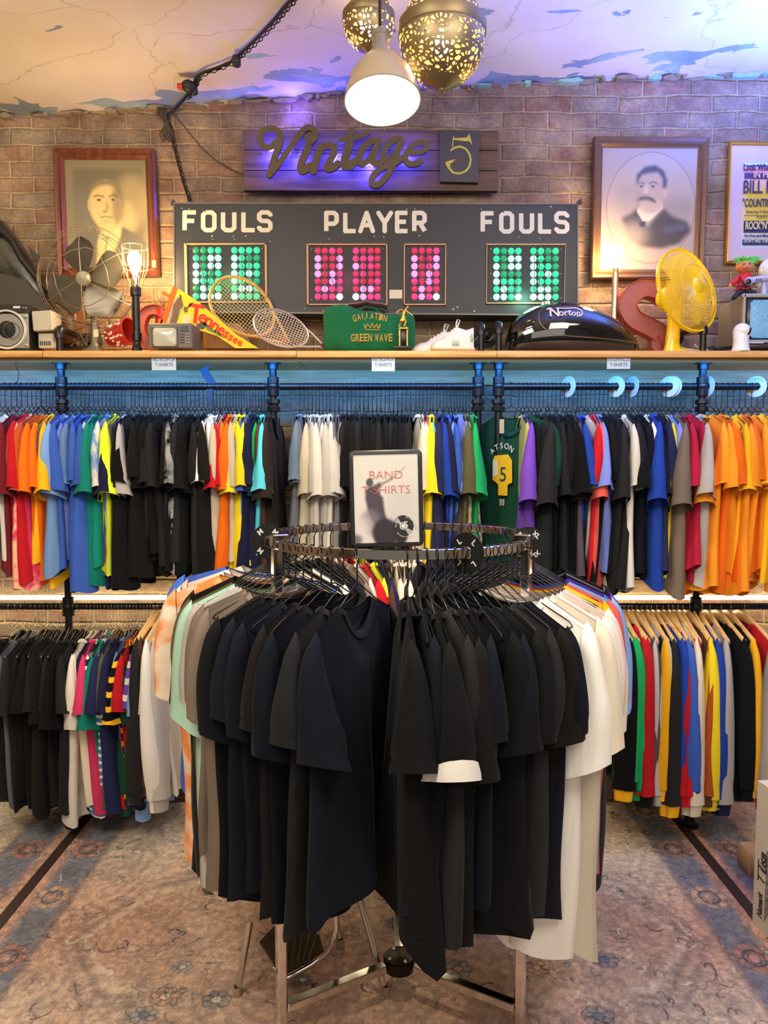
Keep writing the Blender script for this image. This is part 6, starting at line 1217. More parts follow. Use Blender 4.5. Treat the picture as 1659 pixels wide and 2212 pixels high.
flat([(387, 637), (391, 636), (393, 642), (388, 645)], inkb, 'printed_figure_head', 2); flat([(398, 662), (404, 664), (406, 672), (400, 676), (396, 670)], inkb, 'printed_guitar', 2); flat([(403, 664), (416, 652), (417, 654), (405, 667)], inkb, 'printed_guitar_neck', 2)
flat([(424, 700), (436, 696), (448, 700), (452, 706), (444, 706), (438, 712), (424, 708)], mat('dark_grey_ink', srgb(86, 82, 78), .8), 'printed_animal', 2); flat([(444, 705), (470, 716), (486, 732), (470, 724), (446, 712)], inkgr, 'printed_ground', 2)
flat([(393, 690), (398, 682), (406, 678), (412, 682), (412, 692), (404, 700), (394, 702)], mat('cream_ink', srgb(232, 200, 160), .8), 'printed_headdress', 2)
# rackets
def racket(cx, cy, a, b_, ang, Y, nx, ny, hm_, sm_, hr, label, hdl, lean=0):
    o = thing('tennis_racket', label, 'racket', tuple(PT(cx, 752, Y))); ca, sa = math.cos(R(ang)), math.sin(R(ang)); E = lambda u, v, y=0: PT(cx + u * ca - v * sa, cy + u * sa + v * ca, Y + y + lean * (cy - (cy + u * sa + v * ca)) / 100)
    egg = lambda t_: (a * math.cos(t_) * (1 + .0 * math.cos(t_)), b_ * math.sin(t_) * (1 - .10 * math.cos(t_)))
    MB().tube([E(*egg(2 * math.pi * k / 48)) for k in range(48)], hr, 8, closed=True).build('hoop', hm_, o); q = MB()
    for i in range(1, nx):
        u = -a + 2 * a * i / nx; v = b_ * math.sqrt(max(0, 1 - (u / a) ** 2)) * (1 - .1 * u / a); q.tube([E(u, -v, .001 * (i % 2)), E(u, v, .001 * (i % 2))], .0009, 4, cap=False)
    for i in range(1, ny):
        v = -b_ + 2 * b_ * i / ny; u = a * math.sqrt(max(0, 1 - (v / b_) ** 2)); q.tube([E(-u, v, -.001 * (i % 2)), E(u, v, -.001 * (i % 2))], .0009, 4, cap=False)
    q.build('strings', sm_, o)
    q = MB(); u0 = a * .80; v0 = b_ * .58
    for s_ in (-1, 1): q.tube([E(u0, s_ * v0), E(a * 1.15, s_ * v0 * .62), E(a * 1.5, s_ * v0 * .18), E(a * 1.62, s_ * v0 * .12)], hr * .9, 8)
    q.build('throat', hm_, o); MB().tube([E(a * 1.58, 0), E(a * hdl * .8, 0), E(a * hdl, 0)], [hr * 1.6, hr * 1.7, hr * 2.0], 10).build('grip', mat('tan_grip', srgb(150, 100, 60), .6) if hm_ is wdr else mat('maroon_grip', srgb(70, 26, 30), .6), o); return o
wdr = wood('racket_wood', srgb(180, 130, 66), srgb(220, 176, 104), 0, 3, .3); gut = mat('gut_string', srgb(214, 196, 140), .5); whs = mat('white_string', srgb(230, 226, 216), .5); alu = mat('aluminium', srgb(206, 204, 206), .25, .7)
racket(524, 664, 78, 54, 38, 3.46, 24, 18, wdr, gut, .0075, 'old wooden tennis racket in front of the green score lamps', 1.5, 0)
racket(607, 710, 62, 36, 22, 3.37, 20, 15, alu, whs, .0055, 'silver metal tennis racket leaning left of the green bag', 1.9, 0)
o = MB(); pxquad(o, [(437, 690), (520, 700), (548, 752), (440, 752)], 3.56, .02); o = o.build('wooden_crate_panel', wood('dull_wood', srgb(96, 72, 44), srgb(150, 112, 70), 2, 4), origin=SP(500, 3.56), smooth=False); tag(o, 'dull wooden panel standing behind the pennant and racket', 'panel')
# green duffel
Yd = 3.40; o = thing('duffel_bag', 'green canvas bag with worn gold lettering', 'bag', tuple(SP(797, Yd))); gc = cloth('green_canvas', srgb(30, 104, 66))
xa, xb = PT(696, 700, Yd - .10).x, PT(898, 700, Yd - .10).x; ztp = PT(790, 663, Yd - .05).z; cx_ = (xa + xb) / 2; hw = (xb - xa) / 2; hz = (ztp - ZS)
def duf(u, w_):   # u -1..1 along, w angle
    e = (1 - abs(u) ** 5) ** .35 if abs(u) < 1 else .02; sag = 1 - .10 * math.sin(2.4 * u + .9) - .10 * max(0, u) + .02 * math.sin(9 * u)
    cy, sz = math.cos(w_), math.sin(w_); f = lambda c_: math.copysign(abs(c_) ** .62, c_)
    return Vector((cx_ + u * hw, Yd - f(cy) * .105 * (.35 + .65 * e) + .004 * math.sin(11 * u + 3 * w_), ZS + .002 + (hz * .5 + f(sz) * hz * .5 * (.55 + .45 * e)) * (sag if sz > 0 else 1) - (1 - e) * .0))
q = MB(); secs = []
for i in range(41):
    u = -1 + 2 * i / 40; u = math.copysign(1 - (1 - abs(u)) ** 1.3, u) * .999; secs.append([duf(u, 2 * math.pi * k / 36) for k in range(36)])
q.loft(secs); q.build('bag_body', gc, o)
def on_duf(px, py, off=.002):
    p_ = PT(px, py, Yd - .11); u = max(-.95, min(.95, (p_.x - cx_) / hw)); best = None
    for k in range(-30, 31): v = duf(u, R(k * 2.6)); best = v if best is None or abs(v.z - p_.z) < abs(best.z - p_.z) else best
    return Vector((p_.x, best.y - off, p_.z))
gl = mat('worn_gold_print', srgb(176, 144, 52), .7)
for s_, xs_, y_, sz_ in (('GALLATIN', [766 + 9.4 * i for i in range(8)], 686, .040), ('GREEN', [762 + 9.4 * i for i in range(5)], 730, .046), ('WAVE', [814 + 9.8 * i for i in range(4)], 730, .046)):
    for i, (ch, x) in enumerate(zip(s_, xs_)): yy = y_ + (abs(i - 3.5) ** 2 * .5 - 4 if s_ == 'GALLATIN' else 0); text(ch, sz_, gl, o, Matrix.Translation(on_duf(x, yy)) @ Matrix.Rotation(R(90), 4, 'X') @ Matrix.Rotation(R(-(i - 3.5) * 4) if s_ == 'GALLATIN' else 0, 4, 'Z'), .001, bold=.001, width=.0165, name='printed_letter')
q = MB(); q.stroke([(786, 700), (790, 708), (794, 699), (800, 708), (804, 697), (808, 708), (814, 699), (816, 708), (822, 700), (818, 712), (790, 712), (786, 700)], 1.8, lambda a, b_, k: on_duf(a, b_, .003 if k == 0 else .001), 0, joint=5); q.build('printed_crown', gl, o, smooth=False)
q = MB(); q.tube([duf(-.2, R(85)) + Vector((0, 0, .002)), duf(-.1, R(90)) + Vector((0, -.02, .02)), duf(.1, R(90)) + Vector((0, -.02, .016)), duf(.25, R(88)) + Vector((0, 0, .002))], .005, 8); q.build('handle', gc, o)
o = MB(); pk = mat('pink_cloth', srgb(226, 150, 160), .8)
secs = [[PT(x, 664 - 7 * math.sin(math.pi * i / 8) * (1 + .3 * math.sin(i * 2)) + 3 * math.sin(a) , 3.45) + Vector((0, .05 * math.cos(a), 0)) for a in [2 * math.pi * k / 10 for k in range(10)]] for i, x in enumerate(range(748, 837, 11))]
o.loft(secs); o = o.build('folded_cloth', pk, origin=PT(790, 668, 3.45)); tag(o, 'pink cloth tucked on top of the green bag', 'cloth')
# trophy
Yo = 3.25; o = thing('bowling_trophy', 'small trophy with a golden bowling figure in front of green bag', 'trophy', tuple(SP(870, Yo))); gld = mat('trophy_gold', srgb(216, 176, 84), .25, .85); 
q = MB(); pxbox(q, 851, 747, 889, 752.5, Yo - .025, .05, .001); q.build('base', blkp, o); q = MB(); pxbox(q, 866, 711, 877, 747, Yo - .010, .02, .001); q.build('centre_column', blkp, o); q = MB()
for x in (863.5, 879.5): q.cyl(PT(x, 747, Yo - .004), PT(x, 711, Yo - .004), .0045, 10)
q.build('gold_column', gld, o); q = MB(); pxbox(q, 861, 707, 882, 711, Yo - .015, .03, .001); q.build('top_plate', gld, o)
J = {'hip': (871, 686), 'chest': (873, 675), 'neck': (876, 669), 'head': (880, 665), 'shl': (872, 671), 'ell': (864, 668), 'hdl': (859, 674), 'shr': (877, 672), 'elr': (885, 677), 'hdr': (892, 682), 'kl': (866, 696), 'fl': (862, 705), 'tl': (866, 706), 'kr': (877, 694), 'fr': (873, 705), 'tr': (879, 706)}
pt_ = {k: PT(x, y, Yo + (.006 if k[-1] == 'l' else -.006 if k[-1] == 'r' and k != 'hip' else 0)) for k, (x, y) in J.items()}; q = MB()
for ch_, rad in ((('hip', 'chest', 'neck', 'head'), (.0075, .0085, .004, .004)), (('shl', 'ell', 'hdl'), (.004, .003, .0025)), (('shr', 'elr', 'hdr'), (.004, .003, .0025)), (('hip', 'kl', 'fl', 'tl'), (.0075, .0045, .003, .003)), (('hip', 'kr', 'fr', 'tr'), (.0075, .0045, .003, .003)), (('shl', 'chest', 'shr'), (.004, .006, .004))): q.tube([pt_[c_] for c_ in ch_], rad, 9)
q.sphere(pt_['head'] + Vector((.001, 0, .003)), .0062, 12, 8, (.85, 1, 1.1)); q.sphere(pt_['hdl'] + Vector((-.001, 0, -.002)), .0065, 12, 8); q.lathe([(.0075, .008), (.009, 0), (.013, -.018), (.012, -.02)], pt_['hip'], 14, Matrix.Rotation(R(10), 3, 'Y')); q.build('bowler_figure', gld, o)
# sneakers
wl = mat('white_leather', srgb(226, 218, 204), .5, bump=.15, bscale=40); solem = mat('cream_sole', srgb(226, 206, 174), .6); lace = mat('white_lace', srgb(240, 238, 234), .7)
def sneaker(x0, x1, Y, label, yaw=0):
    o = thing('sneaker', label, 'sneaker', (0, 0, 0), (0, 0, 0), 'pair of white sneakers'); L_ = PT(x1, 750, Y).x - PT(x0, 750, Y).x; bx = PT(x0, 750, Y).x; o.location = (bx + L_ / 2, Y, ZS)
    T = lambda u, y, z: Vector((bx + u * L_, Y + y * math.cos(yaw) , ZS + z)); n = 16
    wdt = lambda u: .046 * (1 - .25 * abs(u - .35)) * (max(0.02, 1 - max(0, .12 - u) ** 2 * 60) ** .5) * (1 - max(0, u - .9) * 3)
    hgt = lambda u: .018 + .032 * min(1, u / .18) * .8 + (.050 * max(0, min(1, (u - .25) / .33))) - .012 * max(0, min(1, (u - .62) / .2)) + .01 * max(0, (u - .85) / .15)
    q = MB(); q.loft([[T(u, wdt(u) * 1.08 * math.cos(a), .011 + .011 * math.sin(a) + (.006 * max(0, .15 - u) / .15)) for a in [2 * math.pi * k / n for k in range(n)]] for u in [i / 20 for i in range(21)]]); q.build('sole', solem, o)
    q = MB(); q.loft([[T(u * .97 + .01, wdt(u) * (math.copysign(abs(math.cos(a)) ** .7, math.cos(a))) * (1 - .35 * max(0, math.sin(a)) ** 2), .016 + max(0, math.sin(a)) ** .8 * hgt(u)) for a in [2 * math.pi * k / 20 for k in range(20)]] for u in [i / 24 for i in range(25)]]); q.build('upper', wl, o)
    q = MB()
    for k in range(5): u = .34 + .06 * k; q.tube([T(u, -.030, .016 + hgt(u) * .72), T(u + .02, -.012, .020 + hgt(u)), T(u + .02, .012, .020 + hgt(u)), T(u, .030, .016 + hgt(u) * .72)], .0026, 6)
    for s_ in (-1, 1): q.tube([T(.58, s_ * .004, hgt(.58) + .018), T(.60, s_ * .02, hgt(.6) + .045), T(.66, s_ * .03, hgt(.6) + .04), T(.62, s_ * .012, hgt(.6) + .016)], .0022, 6)
    q.build('laces', lace, o); q = MB(); q.bbox(T(.55, -.047, .035), (.03, .002, .02), .0005).bbox(T(.93, -.02, .06), (.012, .05, .03), .003); q.build('side_patch', mat('green_grey_patch', srgb(170, 190, 170), .5), o)
sneaker(886, 1010, 3.38, 'white sneaker further back, left of its partner'); sneaker(930, 1024, 3.27, 'white sneaker nearest the shelf edge with green tag')
# motorcycle tank
Yk = 3.42; o = thing('motorcycle_tank', 'glossy black motorcycle fuel tank with white lettering', 'fuel tank', tuple(SP(1245, Yk))); paint = mat('black_gloss_paint', (.006, .006, .007), .06, coat=1)
TX = [(1098, 728, .03), (1102, 712, .06), (1110, 695, .08), (1125, 677, .10), (1150, 662, .12), (1180, 652, .13), (1215, 648.5, .135), (1250, 652, .13), (1285, 662, .122), (1315, 674, .11), (1345, 692, .095), (1368, 712, .075), (1385, 735, .05), (1391, 748, .02)]
def tk(px):
    for (a, b_, c_), (d, e, f) in zip(TX[:-1], TX[1:]):
        if px <= d: w = (px - a) / (d - a); return b_ + (e - b_) * w, c_ + (f - c_) * w
    return TX[-1][1:]
Yk0 = Yk - .12
def tsec(px, a): 
    yt_, d = tk(px); zt_ = PT(px, yt_, Yk0 + .06).z; zm = ZS + (zt_ - ZS) * .42; x = PT(px, 700, Yk0 + .05).x; c_, s_ = math.cos(a), math.sin(a)
    return Vector((x, Yk - d * math.copysign(abs(c_) ** .8, c_), zm + (zt_ - zm) * abs(s_) ** .9 if s_ > 0 else zm - (zm - ZS - .002) * abs(s_) ** .7))
q = MB(); q.loft([[tsec(1098 + 293 * i / 40, 2 * math.pi * k / 40) for k in range(40)] for i in range(41)]); q.build('tank_shell', paint, o)
def on_tank(px, py, off):
    z = PT(px, py, Yk0).z; best = None
    for k in range(0, 66): v = tsec(px, R(-22 + k * 1.7)); best = v if best is None or abs(v.z - z) < abs(best.z - z) else best
    x = PT(px, py, best.y).x; return Vector((x, best.y - off, z))
ln = [(1200, 652), (1180, 658), (1166, 672), (1164, 690), (1172, 706), (1190, 718), (1215, 725), (1250, 728), (1290, 730), (1330, 733), (1385, 738)]
q = MB(); q.tube([on_tank(*p_, .001) for p_ in smooth_path(ln, 4)], .0014, 6); q.build('gold_pinstripe', mat('gold_line', srgb(170, 140, 90), .4, .5), o)
def bend(p_, M_): return p_
wtx = mat('off_white_decal', srgb(214, 204, 196), .5)
for ch, px, py, s_, b_ in (('N', 1197, 675, .062, .002), ('o', 1212, 676.5, .044, .0014), ('r', 1222, 676, .044, .0014), ('t', 1230, 675, .046, .0014), ('o', 1239, 676.5, .040, .0014), ('n', 1249, 676.5, .036, .0014)):
    text(ch, s_, wtx, o, Matrix.Translation(on_tank(px, py, .0035)) @ Matrix.Rotation(R(90 - 22), 4, 'X'), .001, bold=b_ * .6, name='decal_letter')
q = MB(); q.stroke([(1190, 668), (1184, 664), (1182, 667)], 3.5, lambda a, b_, k: on_tank(a, b_, .003 if k == 0 else .0005), 0, joint=6).stroke([(1202, 664), (1220, 665), (1244, 663), (1255, 668), (1258, 676), (1254, 682), (1246, 683)], 2.4, lambda a, b_, k: on_tank(a, b_, .003 if k == 0 else .0005), 0, joint=6); q.build('decal_scroll', wtx, o, smooth=False)
MB().lathe([(.028, 0), (.028, .010), (.024, .014), (0, .014)], tsec(1190, R(90)) + Vector((0, 0, -.003)), 20).build('filler_cap', chrome, o)
# candle lamp
Yl = 3.52; o = thing('pipe_lamp', 'pipe lamp with bare glowing bulb in front of the oval portrait', 'lamp', tuple(SP(1326, Yl))); x = SP(1326, Yl).x
MB().cyl((x, Yl, ZS), (x, Yl, PT(1326, 590, Yl).z), .0145, 14).build('lamp_post', mat('brushed_steel', (.42, .38, .32), .35, .9), o); z0 = PT(1326, 588, Yl).z
MB().lathe([(.012, 0), (.013, .02), (.011, .055), (.009, .06)], (x, Yl, z0), 14).build('socket', mat('dull_brass', (.28, .21, .11), .45, .85), o); q = MB()
for s_ in (-1, 1): q.tube([(x + s_ * .004, Yl, z0 + .002), (x + s_ * .02, Yl, z0), (x + s_ * .026, Yl, z0 + .018), (x + s_ * .024, Yl, z0 + .03)], .0018, 6)
q.build('harp_bracket', wm, o); zb = PT(1330, 553, Yl).z
MB().lathe([(.012, -.060), (.018, -.03), (.031, .006), (.031, .026), (.018, .046), (.0005, .052)], (x, Yl, zb), 18).build('bulb', emit('amber_bulb', (1, .72, .30), 45), o); point('pipe_lamp_light', (x - .03, Yl + .05, zb), 5.5, (1, .66, .28), .035); point('pipe_lamp_light', (x - .02, Yl - .08, zb), 3.0, (1, .66, .28), .03)
# yellow fan
Yy = 3.36; o = thing('desk_fan', 'bright yellow plastic desk fan turned towards the right', 'fan', tuple(SP(1470, Yy))); yp_ = mat('yellow_plastic', srgb(250, 206, 12), .3, coat=.3); yw = mat('yellow_wire', srgb(250, 212, 30), .35)
cf = PT(1487, 626, Yy - .04); rf = .186; fr = Matrix.Rotation(R(31), 3, 'Z') @ Matrix.Rotation(R(90 - 12), 3, 'X')   # local z = fan axis towards viewer
FF = lambda r, a, z: cf + fr @ Vector((r * math.cos(a), r * math.sin(a), z))
q = MB()
for k in range(120): a = 2 * math.pi * k / 120; q.tube([FF(.034, a, .050), FF(.08, a + .05, .046), FF(.13, a + .10, .034), FF(.17, a + .13, .012), FF(rf, a + .14, -.008)], .0010, 4, cap=False)
for k in range(60): a = 2 * math.pi * k / 60; q.tube([FF(.05, a, -.060), FF(.12, a, -.055), FF(.17, a, -.036), FF(rf, a, -.012)], .0011, 4, cap=False)
for r_, z in ((.10, .043), (.145, .028)): q.tube([FF(r_, 2 * math.pi * k / 40, z) for k in range(40)], .0012, 5, closed=True)
q.build('wire_grille', yw, o)
q = MB(); q.loft([[FF(rf + dr, 2 * math.pi * k / 56, z) for dr, z in ((-.004, -.014), (.004, -.016), (.006, -.008), (.004, .002), (-.004, 0))] for k in range(57)], cap=False); q.build('rim', yp_, o)
MB().lathe([(.0005, .058), (.030, .056), (.037, .050), (.037, .044), (0, .044)], cf, 28, fr).build('hub_badge', yp_, o)
q = MB()
for a0 in (20, 110, 200, 290):
    rows = []
    for i in range(7):
        r_ = .03 + .13 * i / 6
        for j in range(7): t_ = j / 6 - .5; rows.append(FF(r_, R(a0) + t_ * (1.15 if i > 0 else .7) * (1 - .25 * (i / 6) ** 3), -.010 - t_ * .045))
    off = len(q.v); q.v += [tuple(v) for v in rows]; q.f += [(off + i * 7 + j, off + i * 7 + j + 1, off + i * 7 + j + 8, off + i * 7 + j + 7) for i in range(6) for j in range(6)]
q.build('fan_blades', mat('clear_yellow', srgb(250, 220, 60), .2, alpha=.7), o)
MB().lathe([(0, -.15), (.035, -.148), (.052, -.13), (.058, -.07), (.05, -.058), (0, -.056)], cf, 26, fr).build('motor_housing', yp_, o)
pb = SP(1452, Yy + .04); q = MB(); q.loft([[Vector((pb.x + w_ * .5 * a + sh, pb.y + d_ * .5 * b_, z)) for a, b_ in ((1, .6), (.6, 1), (-.6, 1), (-1, .6), (-1, -.6), (-.6, -1), (.6, -1), (1, -.6))] for w_, d_, z, sh in ((.075, .05, ZS + .016, 0), (.055, .045, ZS + .06, .0), (.050, .045, ZS + .14, .004), (.058, .055, ZS + .20, .008), (.05, .06, ZS + .27, .012))]); q.build('neck', yp_, o)
q = MB(); q.loft([[Vector((pb.x + .03 + r_ * .115 * math.cos(2 * math.pi * k / 36), pb.y - .01 + r_ * .09 * math.sin(2 * math.pi * k / 36), ZS + z)) for k in range(36)] for r_, z in ((1, 0), (1, .008), (.93, .014), (.4, .020), (.3, .03))]); q.build('base', yp_, o)
# cables on the shelf
wc = mat('white_cable', srgb(220, 216, 206), .45)
for m_, lab, sd, xa_, xb_ in ((wc, 'tangle of white cables right of the yellow fan', 1, 1462, 1530), (cab, 'tangle of black cables left of the white camera', 2, 1500, 1588)):
    q = MB(); rd = random.Random(sd)
    for _ in range(6):
        pts = [Vector((PT(rd.uniform(xa_, xb_), 750, 3.42).x, 3.42 + rd.uniform(-.06, .06), ZS + rd.uniform(.006, .055 if 0 < k < 5 else .012))) for k in range(6)]
        sm = []
        for i in range(5):
            a, b_, c_, d = pts[max(i - 1, 0)], pts[i], pts[i + 1], pts[min(i + 2, 5)]
            for k in range(5): w = k / 5; sm.append(.5 * ((2 * b_) + (c_ - a) * w + (2 * a - 5 * b_ + 4 * c_ - d) * w * w + (3 * b_ - a - 3 * c_ + d) * w ** 3))
        for v in sm: v.z = max(v.z, ZS + .004)
        q.tube(sm, .0028, 6)
    o = q.build('cable_tangle', m_, origin=SP((xa_ + xb_) / 2, 3.42)); tag(o, lab, 'cables')
# CRT television
Yv = 3.26; o = thing('television', 'grey tube television glowing with blue static at right edge', 'television', tuple(SP(1640, Yv + .1))); tvg = mat('tv_beige', srgb(140, 132, 112), .5); tvf = mat('tv_silver', srgb(170, 168, 158), .35, .3)
q = MB(); pxbox(q, 1606, 637, 1760, 752, Yv + .02, .26, .006); q.build('cabinet', tvg, o, sharp=25); q = MB()
for a in ((1604, 634, 1762, 642), (1604, 734, 1762, 740), (1604, 634, 1613, 740), (1752, 634, 1762, 740)): pxbox(q, *a, Yv - .004, .026, .003)
q.build('front_bezel', tvf, o, sharp=25); q = MB(); pxbox(q, 1612, 641, 1753, 735, Yv + .004, .01, .001); q.build('inner_bezel', bb, o)
m, t, p = nt('crt_static'); N = t.nodes.new; L = t.links.new; tc = N('ShaderNodeTexCoord'); nz = N('ShaderNodeTexNoise'); nz.inputs['Scale'].default_value = 420; nz.inputs['Detail'].default_value = 2; L(tc.outputs['Object'], nz.inputs['Vector']); cr = N('ShaderNodeValToRGB'); cr.color_ramp.elements[0].position = .35; cr.color_ramp.elements[0].color = (.06, .20, .42, 1); cr.color_ramp.elements[1].position = .65; cr.color_ramp.elements[1].color = (.28, .62, .98, 1); L(nz.outputs['Fac'], cr.inputs[0]); L(cr.outputs[0], p.inputs['Emission Color']); p.inputs['Emission Strength'].default_value = .95; p.inputs['Base Color'].default_value = (.02, .02, .02, 1)
q = MB(); A_, B_ = PT(1618, 731, Yv), PT(1748, 646, Yv); q.loft([[Vector(((A_.x + B_.x) / 2 + s_ * (B_.x - A_.x) / 2 * a, Yv + .004 + y, (A_.z + B_.z) / 2 + s_ * (B_.z - A_.z) / 2 * b_)) for a, b_ in ((1, .85), (.9, 1), (-.9, 1), (-1, .85), (-1, -.85), (-.9, -1), (.9, -1), (1, -.85))] for s_, y in ((1, .004), (.97, 0), (.7, -.006), (.3, -.009), (.02, -.010))]); q.build('screen', m, o)
q = MB(); pxbox(q, 1608, 742, 1760, 752, Yv + .0, .05, .001); q.build('control_strip', bb, o); q = MB(); pxbox(q, 1612, 739, 1650, 741.5, Yv - .008, .006, .001); q.build('trim_bar', wht, o)
# doll
Yq = 3.32; zt_ = PT(1600, 637, Yv + .05).z; o = thing('doll', 'small doll with bright green hair in a red jacket on the television', 'doll', tuple(PT(1612, 636, Yq)))
skin = mat('doll_skin', srgb(206, 130, 84), .5); rj = mat('doll_jacket', srgb(206, 30, 36), .7); bt_ = mat('doll_trousers', (.015, .015, .018), .8)
hc = PT(1609, 577, Yq); q = MB(); q.sphere(hc, .036, 18, 12, (1.1, 1, .78), Matrix.Rotation(R(14), 3, 'Y')); q.sphere(hc + Vector((-.012, -.03, -.006)), .008, 10, 6); q.sphere(hc + Vector((.034, -.004, .010)), .011, 10, 7, (.6, .5, 1.4)); q.sphere(hc + Vector((-.034, -.002, -.004)), .010, 10, 7, (.6, .5, 1.1)); q.tube([hc + Vector((-.002, 0, -.03)), hc + Vector((0, 0, -.045))], .012, 10)
q.build('head', skin, o); q = MB()
for s_, x, y in ((1, 1578, 617),): q.sphere(PT(x, y, Yq - .01), .008, 8, 6, (1, 1, 1.3)); [q.tube([PT(x - 2 + 2 * k, y + 2, Yq - .012), PT(x - 4 + 2.4 * k, y + 7, Yq - .014)], .0016, 5) for k in range(4)]
q.build('hand', skin, o); q = MB(); [q.sphere(hc + Vector((x, -.033, .006)), .0042, 8, 6) for x in (-.020, .004)]; q.build('eye', bb, o)
q = MB(); q.tube([hc + Vector((-.022, -.033, -.014)), hc + Vector((-.010, -.036, -.018)), hc + Vector((.004, -.034, -.014))], .0012, 5); q.build('mouth', mat('mouth', srgb(120, 50, 36), .6), o)
q = MB(); rd = random.Random(12)
for _ in range(150): 
    a = rd.uniform(0, 6.28); r_ = rd.uniform(0, .032); s0 = hc + Vector((r_ * math.cos(a), r_ * .8 * math.sin(a), .022 - r_ * .2)); d_ = Vector((math.cos(a) * .02 + rd.uniform(-.02, .03), math.sin(a) * .015, rd.uniform(.006, .022) - (r_ > .026) * .02)); q.tube([s0, s0 + d_ * .6 + Vector((0, 0, .006)), s0 + d_ * 1.3], [.0022, .0016, .0005], 4)
q.build('hair', mat('green_hair', srgb(110, 226, 90), .7), o)
q = MB(); b0 = PT(1610, 594, Yq); q.loft([[PT(x, y, Yq) + Vector((w_ * math.cos(a), .024 * math.sin(a), 0)) for a in [2 * math.pi * k / 14 for k in range(14)]] for x, y, w_ in ((1611, 591, .018), (1610, 596, .030), (1608, 608, .030), (1605, 622, .032), (1603, 627, .030))]); q.tube([PT(1600, 598, Yq), PT(1590, 606, Yq - .01), PT(1581, 614, Yq - .012)], [.012, .012, .010], 10); q.tube([PT(1618, 598, Yq), PT(1626, 606, Yq - .01), PT(1630, 614, Yq - .014)], [.012, .011, .009], 10); q.build('jacket', rj, o)
q = MB(); q.tube([PT(1597, 598, Yq - .034), PT(1604, 610, Yq - .036), PT(1612, 618, Yq - .032)], .003, 6).tube([PT(1592, 620, Yq - .03), PT(1604, 617, Yq - .036), PT(1614, 619, Yq - .03)], .003, 6); q.build('strap', bt_, o)
q = MB(); q.tube([PT(1604, 626, Yq), PT(1594, 634, Yq - .03), PT(1584, 645, Yq - .075)], [.016, .013, .009], 10).tube([PT(1614, 626, Yq), PT(1622, 632, Yq - .02), PT(1634, 634, Yq - .03)], [.016, .013, .010], 10); q.build('trousers', bt_, o)
# white figure beside doll and games handset on the tv
o = thing('lavender_handset', 'pale lavender handset with black round pad on the television', 'handset', tuple(PT(1640, 634, 3.29))); lv = mat('lavender_plastic', srgb(178, 180, 214), .35)
q = MB(); q.tube([PT(1618, 608, 3.29), PT(1634, 604, 3.29), PT(1652, 602, 3.29), PT(1690, 600, 3.29)], [.016, .014, .014, .014], 12).sphere(PT(1618, 608, 3.29), .0195, 14, 9).tube([PT(1650, 604, 3.30), PT(1650, 636, 3.30)], [.010, .014], 10); q.build('handset_body', lv, o); MB().sphere(PT(1617, 608, 3.272), .0125, 14, 9, (1, .4, 1)).build('round_pad', bb, o)
q = MB(); [q.bbox(PT(1634 + 5 * k, 604, 3.273), (.003, .003, .010), .0005) for k in range(3)]; q.build('button', bb, o)
o = MB().sphere(PT(1662, 584, 3.36), .05, 16, 12, (.9, .8, 1)).sphere(PT(1660, 618, 3.36), .045, 16, 12, (1, .8, .8)).build('white_ornament', mat('white_ceramic', srgb(228, 222, 212), .35), origin=PT(1662, 634, 3.36)); tag(o, 'rounded white ornament behind the lavender handset', 'ornament')
# security camera
Yw = 3.235; o = thing('security_camera', 'white dome security camera in front of the blue television screen', 'camera', tuple(SP(1602, Yw))); wp = mat('white_plastic', srgb(236, 232, 228), .3, coat=.3)
b0 = SP(1600, Yw); hcz = PT(1603, 716, Yw).z; MB().lathe([(.038, 0), (.038, .006), (.033, .02), (.031, .045), (.034, hcz - ZS - .004), (.031, hcz - ZS + .006)], b0, 28).build('camera_base', wp, o)
MB().sphere((b0.x + .003, Yw, hcz), .0365, 24, 16, (1, 1, .95)).build('camera_head', wp, o); MB().sphere((b0.x + .020, Yw - .024, hcz - .004), .0135, 14, 10, (.7, .7, 1.5), Matrix.Rotation(R(25), 3, 'Y')).build('lens', dk_, o)
# ================================================================== SIGNS UNDER THE SHELF, DISCS, STRAP
tag_m = mat('pale_blue_card', srgb(196, 214, 236), .5, coat=.3); tk_ = mat('card_ink', srgb(60, 80, 130), .6)
for x0, x1, y1, l1, l2, lab in ((328, 380, 800, 'RETRO/POP', 'T-SHIRTS', 'small retro/pop T-shirts card under the shelf by the television'), (803, 853, 802, 'RETRO/POP', 'T-SHIRTS', 'small retro/pop T-shirts card under the shelf below the trophy'), (1311, 1362, 797, 'NASHVILLE', 'T-SHIRTS', 'small Nashville T-shirts card hanging under the motorcycle tank')):
    o = thing('shelf_card', lab, 'sign', tuple(PT((x0 + x1) / 2, 770, 3.215))); q = MB(); pxbox(q, x0, 768, x1, y1, 3.214, .003, .0005); q.build('card', tag_m, o, smooth=False)
    for s_, yy in ((l1, 777), (l2, 788)): text(s_, .020, tk_, o, Matrix.Translation(PT((x0 + x1) / 2, yy, 3.2132)) @ Matrix.Rotation(R(90), 4, 'X'), .0004, width=(x1 - x0 - 5) * 3.21 / F * (1 if s_ == l1 else .82), name='card_lettering')
